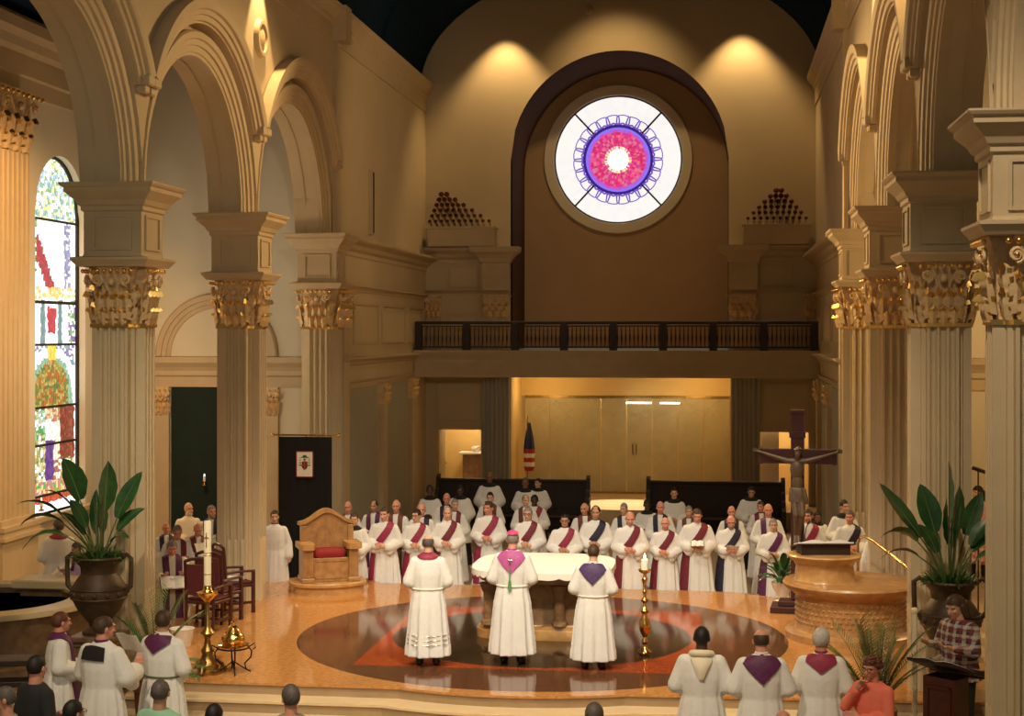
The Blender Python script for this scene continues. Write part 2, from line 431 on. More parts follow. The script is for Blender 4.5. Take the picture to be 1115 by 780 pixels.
# ------------------------------------------------------------------ piers
def plus_outline(e, a, k, flutes=0, depth=0.058):
    """plus shaped plan, counter clockwise, fluted ends"""
    pts = []
    for q in range(4):
        c_, s_ = [(1, 0), (0, 1), (-1, 0), (0, -1)][q]
        loc = [(k, -k), (k, -a)] if k > a + 1e-6 else []
        face = [(e, -a)]
        if flutes:
            pitch = 2 * a / (flutes + 0.35); w = pitch * 0.74
            for i in range(flutes):
                cy = -a + pitch * (i + 0.675)
                for t in range(7):
                    an = pi * t / 6
                    face.append((e - depth * sin(an) * (1 if 0 < t < 6 else 0), cy - w / 2 * cos(an)))
        face.append((e, a))
        loc = loc + face + ([(k, a)] if k > a + 1e-6 else [])
        for x, y in loc: pts.append((x * c_ - y * s_, x * s_ + y * c_))
    return pts

def leaf_grid(bm, u, z0, w, h, curl, out0, frame, nu=4, nv=8, gold_from=0.80):
    """acanthus leaf on a face: frame maps (u,out,z)->xyz"""
    vs = []
    for j in range(nv + 1):
        t = j / nv
        z = z0 + h * (t if t < 0.80 else 0.80 + 0.10 * sin((t - 0.8) / 0.2 * pi) - (t - 0.80) * 0.5)
        o = out0 + 0.012 + 0.03 * sin(pi * min(1, t * 0.9)) + curl * t ** 4
        hw = w / 2 * (0.62 + 0.42 * sin(pi * min(1, t * 1.05))) * (1 - 0.5 * max(0, t - 0.75) / 0.25) * (1.0 + 0.16 * cos(j * pi))
        for i in range(nu + 1):
            q = -1 + 2 * i / nu
            vs.append(frame(u + hw * q, o - 0.040 * q * q + (0.014 if i == nu // 2 else 0), z - 0.02 * abs(q)))
    fs = [(j * (nu + 1) + i, j * (nu + 1) + i + 1, (j + 1) * (nu + 1) + i + 1, (j + 1) * (nu + 1) + i) for j in range(nv) for i in range(nu)]
    n = len(bm.v); bm.v += vs
    for q, f in enumerate(fs):
        jj, ii = q // nu, q % nu
        bm.f.append(tuple(i + n for i in f)); bm.m.append(1 if jj / nv >= gold_from - 0.01 or (jj % 3 == 2 and ii in (0, nu - 1)) else 0)

def volute(bm, u, z, r, frame, out0, sgn):
    pts = []
    for i in range(22):
        a = -pi / 2 + sgn * i / 21 * 3.4 * pi; rr = r * (1 - 0.78 * i / 21)
        pts.append(frame(u + rr * cos(a), out0 + 0.02 * i / 21, z + rr * sin(a)))
    bm.tube(pts, [0.024 - 0.010 * i / 21 for i in range(22)], 6)

def capital_face(bm, half, frame, H=0.78, out0=0.0, beads=7):
    bm.mi = 0
    k = H / 0.78
    for u in (-0.98, -0.33, 0.33, 0.98): leaf_grid(bm, u * half, 0.10 * H, half * 0.66, 0.58 * H, 0.11 * k, out0, frame)
    for u in (-0.66, 0, 0.66): leaf_grid(bm, u * half, 0.0, half * 0.60, 0.36 * H, 0.085 * k, out0 + 0.02, frame)
    for sg in (-1, 1):
        volute(bm, sg * half * 1.02, 0.77 * H, 0.075 * k, frame, out0 + 0.075 * k, -sg)
        bm.mi = 1; bm.ell(frame(sg * half * 1.02, out0 + 0.10 * k, 0.77 * H), 0.024 * k, 0.024 * k, 0.024 * k, 8, 6); bm.mi = 0
        bm.tube([frame(sg * half * 0.25, out0 + 0.03, 0.45 * H), frame(sg * half * 0.45, out0 + 0.06 * k, 0.70 * H), frame(sg * half * 0.85, out0 + 0.09 * k, 0.86 * H)], [0.012, 0.018, 0.014], 6)
    bm.mi = 1
    for i in range(beads):
        q = -1 + 2 * i / (beads - 1)
        bm.ell(frame(q * half * 1.42, out0 + 0.105 * k, 0.93 * H), 0.031 * k, 0.031 * k, 0.031 * k, 8, 6)
    bm.mi = 0
    bm.ell(frame(0, out0 + 0.07 * k, 0.74 * H), 0.05 * k, 0.05 * k, 0.06 * k, 8, 6)

E_, A_, K_ = 0.37, 0.195, 0.25
def frames4(e):
    fr = []
    for q in range(4):
        c_, s_ = [(1, 0), (0, 1), (-1, 0), (0, -1)][q]
        fr.append(lambda u, o, z, c_=c_, s_=s_: ((e + o) * c_ - u * s_, (e + o) * s_ + u * c_, z))
    return fr
def square_profile(bm, prof):
    """prof: (half extent, z) list lofted as squares"""
    bm.loft([[(-h, -h, z), (h, -h, z), (h, h, z), (-h, h, z)] for h, z in prof], True, True)

def make_pier():
    root = thing('column', 'x', 'column', (0, 0, 0), kind='structure')
    b = MB(); o = plus_outline(E_, A_, K_, 3)
    b.loft([[(x, y, ZF) for x, y in o], [(x, y, Z_SH) for x, y in o]], False, True)
    pitch = 2 * A_ / 3.35
    for fr in frames4(E_):
        for i in range(3):
            u = -A_ + pitch * (i + 0.675)
            rings = []
            for z, r in ((ZF, 1), (1.0, 1), (1.03, 0.8), (1.05, 0.3)):
                rings.append([fr(u + 0.040 * r * cos(t * pi / 6), -0.020 + 0.026 * r * sin(t * pi / 6), z) for t in range(7)])
            b.loft(rings, closed=False)
    b.build('shaft', M['stone'], root, smooth=35)
    b = MB()
    base = plus_outline(E_ + 0.05, A_ + 0.05, K_ + 0.05)
    b.loft([[(x * s, y * s, z) for x, y in base] for s, z in ((1.06, ZF), (1.06, ZF + 0.18), (1.0, ZF + 0.2), (1.0, ZF + 0.26), (0.94, ZF + 0.3))], True, True)
    b.build('plinth', M['stone'], root)
    c = MB()
    c.loft([[(x * s, y * s, z) for x, y in plus_outline(E_ - 0.02, A_ - 0.01, K_ - 0.01)] for s, z in ((0.94, 0), (0.94, 0.4), (1.0, 0.62), (1.16, 0.78))], True, True)
    for fr in frames4(E_ - 0.01): capital_face(c, A_, fr, 0.78)
    for q in range(4):
        an = pi / 4 + q * pi / 2
        def frd(u, o, z, an=an): return ((0.36 + o) * cos(an) - u * sin(an), (0.36 + o) * sin(an) + u * cos(an), z)
        leaf_grid(c, 0, 0.02, 0.15, 0.34, 0.08, 0, frd); leaf_grid(c, 0, 0.2, 0.16, 0.40, 0.10, 0.0, frd)
    c.mi = 1
    ring = plus_outline(E_ + 0.02, A_ + 0.02, K_ + 0.02)
    c.loft([[(x, y, z) for x, y in ring] for z in (-0.03, 0.02)], True, True)
    c.build('capital', [M['capstone'], M['gold']], root, smooth=50, loc=(0, 0, Z_SH))
    b = MB()
    square_profile(b, [(0.47, Z_CAP), (0.49, Z_CAP + 0.03), (0.54, Z_CAP + 0.09), (0.54, Z_ABA), (0.41, Z_ABA + 0.02), (0.40, Z_ABA + 0.05)])
    square_profile(b, [(0.40, Z_ABA), (0.40, Z_BLK)])
    for q in range(4):
        c_, s_ = [(1, 0), (0, 1), (-1, 0), (0, -1)][q]
        def fr(u, o, z): return ((0.40 + o) * c_ - u * s_, (0.40 + o) * s_ + u * c_, z)
        za, zb, ua = Z_ABA + 0.10, Z_BLK - 0.06, 0.27
        b.frame(fr, -ua, ua, za, zb, 0.035, 0.022)
    b.build('block', M['trim'], root)
    b = MB()
    square_profile(b, [(0.40, Z_BLK - 0.02), (0.43, Z_BLK), (0.43, Z_BLK + 0.05), (0.46, Z_BLK + 0.07), (0.49, Z_BLK + 0.13), (0.55, Z_BLK + 0.19), (0.60, Z_BLK + 0.24), (0.60, Z_BLK + 0.29), (0.63, Z_BLK + 0.31), (0.65, Z_COR - 0.02), (0.65, Z_COR)])
    b.build('cornice', M['trim'], root)
    return root
PIER = make_pier()
pl = [(XL, ROWS[0] - 0.42, 'foremost fluted column on the left, beside the left picture edge'),
      (XL, ROWS[1], 'large fluted column with gilded capital nearest on the left, behind the potted palm'),
      (XL, ROWS[2], 'second fluted column on the left, just behind the red armchairs'),
      (XL, ROWS[3], 'farthest fluted column on the left, behind the black banner'),
      (XR + 0.08, ROWS[0] - 0.1, 'nearest fluted column on the right, cut by the picture edge'),
      (XR, ROWS[1], 'fluted column on the right, behind the tall urn plant'),
      (XR, ROWS[2], 'fluted column on the right lit golden, behind the stone ambo'),
      (XR, ROWS[3], 'farthest shaded column on the right, beside the crucifix')]
for i, (x, y, lb) in enumerate(pl):
    o = PIER if i == 0 else copy_tree(PIER)
    o.location = (x, y, 0); o['label'] = lb

# ------------------------------------------------------------------ arcade walls
def arch_wall(b, P, c, r, zs, ztop, half, n=40):
    """wall strip in plane with arched opening; P(y, off, z) maps to xyz; off 0 front, 1 back"""
    ys = sorted(set([c - half + 2 * half * i / n for i in range(n + 1)] + [c - min(r, half), c + min(r, half)]))
    def zl(y):
        d = abs(y - c)
        return zs + (sqrt(r * r - d * d) if d < r else 0)
    for i in range(len(ys) - 1):
        a, d = ys[i], ys[i + 1]
        b.quad(P(a, 0, zl(a)), P(d, 0, zl(d)), P(d, 0, ztop), P(a, 0, ztop))
        b.quad(P(a, 1, zl(a)), P(d, 1, zl(d)), P(d, 1, ztop), P(a, 1, ztop))
        b.quad(P(a, 0, zl(a)), P(a, 1, zl(a)), P(d, 1, zl(d)), P(d, 0, zl(d)))
def ring_mould(b, P, c, zs, prof, t0=0.0, n=36):
    """prof (r, off) swept over the arch from angle t0 to pi-t0"""
    rings = []
    for i in range(n + 1):
        t = t0 + (pi - 2 * t0) * i / n
        rings.append([P(c + r * cos(t), o, zs + r * sin(t)) for r, o in prof])
    b.loft(rings, True, True)

BAYS = [(17.65, 2.65), (22.95, 2.65), (28.3, 2.7)]
def arcade(side):
    sg = -1 if side == 'left' else 1
    bA = MB(); bB = MB()
    def PA(y, o, z): return (CX + sg * (WALLO + 0.22 * o), y, z)
    def PB(y, o, z): return (CX + sg * (WALLO + 0.2 + 0.5 * o), y, z)
    def PM(y, o, z): return (CX + sg * (WALLO - o), y, z)
    for c, h in BAYS + [(12.35, 2.65)]:
        ri, ro, rx = h - 0.43, h + 0.02, h + 0.39
        arch_wall(bA, PA, c, ro, Z_COR, Z_UC0 + 0.3, h)
        arch_wall(bB, PB, c, ri, Z_COR, Z_UC0 + 0.3, h)
    w = bA.build('wall_' + side, M['plaster'])
    struct(w, 'tan nave wall above the round arches on the %s' % side, 'wall')
    bB.build('inner_order', M['plaster'], w)
    for c, h in BAYS + [(12.35, 2.65)]:
        ri, ro, rx = h - 0.43, h + 0.02, h + 0.39
        m = MB()
        t0 = math.acos(min(1, h / rx))
        ring_mould(m, PM, c, Z_COR, [(ro, -0.02), (ro, 0.05), (ro + 0.03, 0.05), (ro + 0.04, 0.09), (ro + 0.12, 0.10), (ro + 0.13, 0.13), (ro + 0.20, 0.14), (ro + 0.22, 0.18), (ro + 0.28, 0.20), (rx, 0.20), (rx, -0.02)], t0)
        for s2 in (-1, 1):
            y0 = c + s2 * (h - 0.12); z0 = Z_COR + rx * sin(t0)
            m.box(min(PM(0, 0.19, 0)[0], PM(0, 0, 0)[0]), max(PM(0, 0.19, 0)[0], PM(0, 0, 0)[0]), y0 - 0.115, y0 + 0.115, z0 - 0.16, z0 - 0.02, 0.02)
            m.box(*sorted((PM(0, 0.12, 0)[0], PM(0, 0, 0)[0])), y0 - 0.08, y0 + 0.08, z0 - 0.26, z0 - 0.15, 0.02)
        ring_mould(m, PM, c, Z_COR, [(ri - 0.015, -0.26), (ri - 0.015, -0.13), (ri + 0.03, -0.12), (ri + 0.04, -0.10), (ri + 0.13, -0.09), (ri + 0.14, -0.06), (ri + 0.22, -0.05), (ri + 0.24, -0.02), (ri + 0.33, -0.01), (ri + 0.36, -0.05), (ri + 0.36, -0.26)], 0.0)
        ring_mould(m, PM, c, Z_COR, [(ri - 0.02, -0.50), (ri - 0.02, -0.46), (ri + 0.02, -0.46), (ri + 0.02, -0.50)], 0.0)
        m.build('archivolt', M['trim'], w, smooth=25)
    # pilaster strip above the far pier, wall beyond
    m = MB(); x0, x1 = sorted((CX + sg * WALLO, CX + sg * (WALLO - 0.09)))
    m.box(x0, x1, ROWS[3] - 0.18, ROWS[3] + 0.18, Z_COR, Z_UC0 + 0.35)
    m.build('pilaster_strip', M['trim'], w)
    xa, xb = sorted((CX + sg * WALLO, CX + sg * (WALLO + 0.75)))
    m = MB(); m.box(xa, xb, ROWS[3], YB + 0.02, Z_COR - 0.05, Z_UC0 + 0.35); m.build('upper_wall', M['plaster'], w)
    # upper cornice
    m = MB()
    def sec(y): return [(CX + sg * (WALLO - d), y, z) for d, z in ((-0.1, Z_UC0 - 0.05), (0.03, Z_UC0 - 0.05), (0.04, Z_UC0 + 0.3), (0.08, Z_UC0 + 0.36), (0.08, Z_UC0 + 0.42), (0.16, Z_UC0 + 0.52), (0.22, Z_UC0 + 0.58), (0.24, Z_UC1), (-0.2, Z_UC1))]
    m.loft([sec(4), sec(YB)], True, True)
    m.box(*sorted((CX + sg * WALLO, CX + sg * (WALLO - 0.30))), ROWS[3] - 0.24, ROWS[3] + 0.24, Z_UC0 - 0.03, Z_UC1 + 0.01)
    m.build('upper_cornice', M['trim'], w)
    # lower storey beyond the far pier: panelled wall, two entablatures, pilasters
    m = MB(); m.box(xa, xb, ROWS[3] + 0.3, YB + 0.02, ZF, Z_COR); lw = m.build('lower_wall', M['plaster'], w)
    m = MB()
    def ent(y, zb, zt, out):
        H = zt - zb
        return [(CX + sg * (WALLO - d), y, zb + H * q) for d, q in ((-0.1, 0), (0.03, 0), (0.03, 0.25), (out * 0.35, 0.4), (out * 0.5, 0.6), (out * 0.9, 0.78), (out, 0.86), (out, 1.0), (-0.1, 1.0))]
    m.loft([ent(ROWS[3] + 0.3, Z_BLK, Z_COR, 0.34), ent(YB, Z_BLK, Z_COR, 0.34)], True, True)
    m.loft([ent(ROWS[3] + 0.3, Z_CAP, Z_ABA, 0.14), ent(YB, Z_CAP, Z_ABA, 0.14)], True, True)
    m.loft([ent(ROWS[3] + 0.3, 3.72, 3.98, 0.22), ent(YB - 1.8, 3.72, 3.98, 0.22)], True, True)
    m.loft([ent(ROWS[3] + 0.3, 3.36, 3.46, 0.06), ent(YB - 1.8, 3.36, 3.46, 0.06)], True, True)
    m.build('entablature', M['trim'], w)
    m = MB(); xf = CX + sg * (WALLO - 0.015)
    def frame_panel(y0, y1, z0, z1, t=0.05):
        m.frame(lambda u, o, v: (CX + sg * (WALLO - o), u, v), y0, y1, z0, z1, t, 0.035)
    for y0, y1 in ((32.6, 35.1), (35.5, 38.2), (38.6, 40.7)): frame_panel(y0, y1, 4.25, 5.15)
    m.build('panel_moulding', M['trim'], w)
    m = MB()
    for y0, y1 in ((32.2, 34.9), (35.9, 38.3)): m.box(*sorted((CX + sg * WALLO, CX + sg * (WALLO - 0.03))), y0, y1, ZF, 3.30)
    m.build('grey_panel', M['greypanel'], w)
    for yy, zc0, zc1, hw in ((31.6, Z_SH, Z_CAP, 0.24), (35.4, 2.85, 3.34, 0.22), (38.8, 2.85, 3.34, 0.22)):
        m = MB()
        m.box(*sorted((CX + sg * WALLO, CX + sg * (WALLO - 0.12))), yy - hw, yy + hw, ZF, zc0)
        pl_ = m.build('pilaster', M['trim'], w)
        m = MB()
        def fr(u, o, z, yy=yy, zc0=zc0): return (CX + sg * (WALLO - 0.12 - o), yy + u, zc0 + z)
        m.box(*sorted((CX + sg * WALLO, CX + sg * (WALLO - 0.12))), yy - hw, yy + hw, zc0, zc1)
        capital_face(m, hw * 0.9, fr, zc1 - zc0)
        m.build('pilaster_capital', [M['capstone'], M['gold']], pl_, smooth=50)
    return w
WL = arcade('left')
WR = arcade('right')

# medallion and slot loudspeaker on the left wall
b = MB(); b.lathe([(0.0, 0.06), (0.16, 0.06), (0.2, 0.03), (0.24, 0.08), (0.3, 0.08), (0.34, 0.0)], 28)
md = b.build('wall_medallion', M['trim'], smooth=40)
md.rotation_euler = (0, pi / 2, 0); md.location = (CX - WALLO, 25.75, 9.5)
tag(md, 'round plaster medallion high on the left nave wall between two arches', 'medallion')
b = MB(); b.box(0, 0.10, -0.09, 0.09, 0, 1.45, 0.02); b.mi = 1; b.box(0.10, 0.106, -0.06, 0.06, 0.05, 1.40)
sp_ = b.build('column_loudspeaker', [M['trim'], M['black']], loc=(CX - WALLO, 34.2, 6.68))
tag(sp_, 'slim dark vertical loudspeaker on the left wall past the last arch', 'loudspeaker')
# ------------------------------------------------------------------ end wall
YR = 44.0                                         # back plane of the arched recess
AX, AR, AZ = -2.57, 2.86, 9.05                    # big arch
DL, DR = (-7.42, -6.22), (1.10, 2.34)             # door openings
RX0, RX1 = -5.42, 0.34                            # glass room opening
b = MB()
def PE(x, o, z): return (x, YB + 3.0 * o, z)
def PE2(x, o, z): return (x, YB + 0.3 * o, z)
# upper part with the arch
n = 48
xs = sorted(set([AX - AR + 2 * AR * i / n for i in range(n + 1)]))
def zl(x):
    d = abs(x - AX); return AZ + sqrt(max(0, AR * AR - d * d))
for i in range(n):
    a, d = xs[i], xs[i + 1]
    b.quad((a, YB, zl(a)), (d, YB, zl(d)), (d, YB, 14.6), (a, YB, 14.6))
b.box(CX - 5.9, AX - AR, YB, YB + 0.3, 3.36, 14.6)
b.box(AX + AR, CX + 5.9, YB, YB + 0.3, 3.36, 14.6)
# lower part
b.box(CX - 5.9, DL[0], YB, YB + 0.3, ZF, 3.4); b.box(DL[0], DL[1], YB, YB + 0.3, 1.92, 3.4); b.box(DL[1], RX0, YB, YB + 0.3, ZF, 3.4)
b.box(RX1, DR[0], YB, YB + 0.3, ZF, 3.4); b.box(DR[0], DR[1], YB, YB + 0.3, 1.92, 3.4); b.box(DR[1], CX + 5.9, YB, YB + 0.3, ZF, 3.4)
we = b.build('wall_end', M['plaster'])
struct(we, 'tall end wall with the deep arched recess above the gallery', 'wall')
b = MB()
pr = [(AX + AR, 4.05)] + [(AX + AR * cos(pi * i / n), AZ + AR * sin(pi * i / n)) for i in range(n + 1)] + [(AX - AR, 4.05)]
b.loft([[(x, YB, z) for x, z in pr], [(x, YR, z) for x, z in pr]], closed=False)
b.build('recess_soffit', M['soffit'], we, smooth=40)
# recess back wall with a round hole for the rose window
RC, RZ, RR = -2.78, 9.38, 1.79
b = MB()
k = 64
inner = [(RC + (RR + 0.02) * cos(2 * pi * i / k), RZ + (RR + 0.02) * sin(2 * pi * i / k)) for i in range(k)]
outer = []
for i in range(k):
    c_, s_ = cos(2 * pi * i / k), sin(2 * pi * i / k)
    t = min((3.3 / abs(c_)) if abs(c_) > 1e-6 else 1e9, ((3.2 if s_ > 0 else 5.3) / abs(s_)) if abs(s_) > 1e-6 else 1e9)
    outer.append((RC + c_ * t, RZ + s_ * t))
for i in range(k):
    j = (i + 1) % k
    b.quad((inner[i][0], YR, inner[i][1]), (inner[j][0], YR, inner[j][1]), (outer[j][0], YR, outer[j][1]), (outer[i][0], YR, outer[i][1]))
for cx_ in (-1, 1):
    for cz in (3.2, -5.3):
        x = RC + cx_ * 3.3; z = RZ + cz
        m_ = [p for p in outer if abs(abs(p[0] - RC) - 3.3) < 1e-6 and (p[0] - RC) * cx_ > 0 and (p[1] - RZ) * cz > 0]
        h_ = [p for p in outer if abs(p[1] - z) < 1e-6 and (p[0] - RC) * cx_ > 0]
        if m_ and h_:
            p1 = max(m_, key=lambda p: abs(p[1] - RZ)); p2 = max(h_, key=lambda p: abs(p[0] - RC))
            b.poly([(p1[0], YR, p1[1]), (x, YR, z), (p2[0], YR, p2[1])])
b.build('recess_back', M['brown'], we)
# mouldings and pilasters of the side bays
b = MB()
for x0, x1, tipx in ((CX - 5.2, AX - AR, 1), (AX + AR, CX + 5.2, -1)):
    def ent(zb, zt, out, x): 
        H = zt - zb
        return [(x, YB - d, zb + H * q) for d, q in ((-0.1, 0), (0.03, 0), (0.03, 0.25), (out * 0.35, 0.4), (out * 0.5, 0.6), (out * 0.9, 0.78), (out, 0.86), (out, 1.0), (-0.1, 1.0))]
    b.loft([ent(6.33, 6.75, 0.34, x0), ent(6.33, 6.75, 0.34, x1)], True, True)
    b.loft([ent(5.50, 5.64, 0.16, x0), ent(5.50, 5.64, 0.16, x1)], True, True)
for xc in (AX - AR - 0.38, AX + AR + 0.38):
    b.box(xc - 0.36, xc + 0.36, YB - 0.22, YB + 0.1, 5.62, 6.35)
    # block cornice
    rr = []
    for h, z in ((0.36, 6.33), (0.40, 6.36), (0.44, 6.46), (0.54, 6.56), (0.64, 6.62), (0.66, 6.76)):
        rr.append([(xc - h, YB - h + 0.14, z), (xc + h, YB - h + 0.14, z), (xc + h, YB + 0.1, z), (xc - h, YB + 0.1, z)])
    b.loft(rr, True, True)
b.build('end_entablature', M['trim'], we)
b = MB()
def PEW(u, o, v): return (u, YB - o, v)
for x0, x1 in ((-7.1, -6.3), (1.1, 1.95)):
    b.frame(PEW, x0, x1, 5.70, 6.28, 0.045, 0.03); b.frame(PEW, x0, x1, 4.1, 4.99, 0.045, 0.03)
for x0, x1 in ((DL[0] - 0.02, DL[1] + 0.02), (DR[0] - 0.02, DR[1] + 0.02)):
    b.frame(PEW, x0, x1, 2.12, 3.18, 0.05, 0.03)
    b.box(x0 - 0.08, x0 + 0.02, YB - 0.04, YB + 0.01, ZF, 1.92); b.box(x1 - 0.02, x1 + 0.08, YB - 0.04, YB + 0.01, ZF, 1.92); b.box(x0 - 0.08, x1 + 0.08, YB - 0.042, YB + 0.01, 1.92, 2.02)
b.build('end_panel_moulding', M['trim'], we)
for xc, hw, zb, zt, z0 in ((AX - AR - 0.38, 0.32, 4.92, 5.5, 4.05), (AX + AR + 0.38, 0.32, 4.92, 5.5, 4.05), (-7.5, 0.2, 4.92, 5.5, 4.05), (2.45, 0.2, 4.92, 5.5, 4.05)):
    m = MB()
    for i in range(9):
        pass
    o = [(xc - hw, YB + 0.05), (xc - hw, YB - 0.14)]
    nf = 5; pt = 2 * hw / (nf + 0.35); w = pt * 0.66
    for i in range(nf):
        c_ = xc - hw + pt * (i + 0.675)
        for t in range(5): o.append((c_ - w / 2 * cos(pi * t / 4), YB - 0.14 + 0.03 * sin(pi * t / 4)))
    o += [(xc + hw, YB - 0.14), (xc + hw, YB + 0.05)]
    m.prism_z(o, z0, zb)
    pil = m.build('end_pilaster', M['trim'], we, smooth=35)
    m = MB()
    m.box(xc - hw, xc + hw, YB - 0.15, YB, zb, zt)
    capital_face(m, hw * 0.92, lambda u, o_, z, xc=xc, zb=zb: (xc + u, YB - 0.15 - o_, zb + z), zt - zb, beads=8)
    m.build('end_capital', [M['capstone'], M['gold']], pil, smooth=50)
for xc, hw in (((DL[1] + RX0) / 2, 0.36), ((RX1 + DR[0]) / 2, 0.36)):
    o = [(xc - hw, YB + 0.05), (xc - hw, YB - 0.12)]
    nf = 6; pt = 2 * hw / (nf + 0.35); w = pt * 0.66
    for i in range(nf):
        c_ = xc - hw + pt * (i + 0.675)
        for t in range(5): o.append((c_ - w / 2 * cos(pi * t / 4), YB - 0.12 + 0.035 * sin(pi * t / 4)))
    o += [(xc + hw, YB - 0.12), (xc + hw, YB + 0.05)]
    m = MB(); m.prism_z(o, ZF, 3.34); m.build('fluted_pier', M['greypanel'], we, smooth=35)
# gallery slab
b = MB()
b.box(CX - 5.1, CX + 5.1, 39.35, YR, 3.42, 4.03)
for z0, z1, d in ((3.36, 3.46, 0.03), (3.60, 3.66, 0.03), (3.86, 3.92, 0.05), (3.92, 3.98, 0.10), (3.98, 4.05, 0.15)):
    b.box(CX - 5.1, CX + 5.1, 39.35 - d, 39.5, z0, z1)
ob = b.build('floor_gallery_balcony', M['trim']); struct(ob, 'stone gallery balcony slab across the end wall', 'balcony')

# balcony railing
rl = thing('balcony_railing', 'long dark wooden railing with turned balusters along the gallery edge', 'railing', (0, 39.32, 4.05))
x0, x1 = -8.02 + 0.02, CX + 5.08
x0 = CX - 5.08
b = MB(); b.box(x0, x1, -0.05, 0.05, 0.66, 0.74, 0.015); b.build('top_rail', M['wood'], rl)
b = MB(); b.box(x0, x1, -0.03, 0.03, 0.06, 0.10); b.box(x0, x1, -0.02, 0.02, 0.60, 0.63); b.build('bottom_rail', M['wood'], rl)
pm = MB(); pm.box(-0.085, 0.085, -0.06, 0.06, 0, 0.70, 0.01); pm.box(-0.10, 0.10, -0.07, 0.07, 0, 0.06); pm = pm.mesh('rail_post', M['wood'])
bmh = MB(); bmh.lathe([(0.012, 0.08), (0.012, 0.18), (0.02, 0.24), (0.026, 0.32), (0.014, 0.42), (0.012, 0.48), (0.02, 0.50), (0.012, 0.53), (0.012, 0.62)], 6); bmh = bmh.mesh('baluster', M['redwood'], 60)
NB = 8
for i in range(NB + 1):
    link('post', pm, rl, (x0 + 0.09 + (x1 - x0 - 0.18) * i / NB, 0, 0))
for i in range(NB):
    for j in range(1, 12):
        link('baluster', bmh, rl, (x0 + 0.09 + (x1 - x0 - 0.18) * (i + j / 12) / NB, 0, 0))

# organ trumpets
def organ(name_lb, xa, xb, xpeak, zpk, lefty):
    root = thing('organ_trumpet_chest', name_lb, 'organ pipes', ((xa + xb) / 2, YB - 0.12, 6.765))
    w = xb - xa
    b = MB(); b.box(-w / 2 - 0.05, w / 2 + 0.05, -0.42, 0.08, 0, 0.50, 0.02); b.box(-w / 2 - 0.09, w / 2 + 0.09, -0.46, 0.08, 0.46, 0.53, 0.01)
    b.build('wind_chest', M['trim'], root)
    pp = MB(); pp.mi = 0
    prof = [(0.016, 0.0), (0.02, 0.35), (0.032, 0.62), (0.050, 0.74)]
    pp.lathe(prof, 10); pp.mi = 1; pp.lathe([(0.049, 0.735), (0.03, 0.63), (0.012, 0.5)], 10); pp.lathe([(0.049, 0.735), (0.056, 0.745), (0.05, 0.75)], 10)
    me = pp.mesh('trumpet_pipe', [M['tin'], M['pipemouth']], 60)
    rows = 6
    xp = xpeak - (xa + xb) / 2
    for r in range(rows):
        t = r / (rows - 0.5)
        xl = -w / 2 + 0.05 + (xp + w / 2 - 0.05) * t; xr = w / 2 - 0.05 + (xp - w / 2 + 0.05) * t
        cnt = max(1, int(round((xr - xl) / 0.155)) + 1)
        for i in range(cnt):
            x = xl + (xr - xl) * (i / (cnt - 1) if cnt > 1 else 0.5)
            o = link('pipe', me, root, (x, 0.07 - 0.01 * r, 0.42 + 0.14 * r))
            o.rotation_euler = (radians(72), 0, 0)
            s_ = 0.85 + 0.5 * t
            o.scale = (s_, s_, 1.0)
organ('fan of horizontal trumpet organ pipes high on the left of the end wall', -7.52, -5.85, -7.12, 0, True)
organ('fan of horizontal trumpet organ pipes high on the right of the end wall', 0.72, 2.28, 1.55, 0, False)

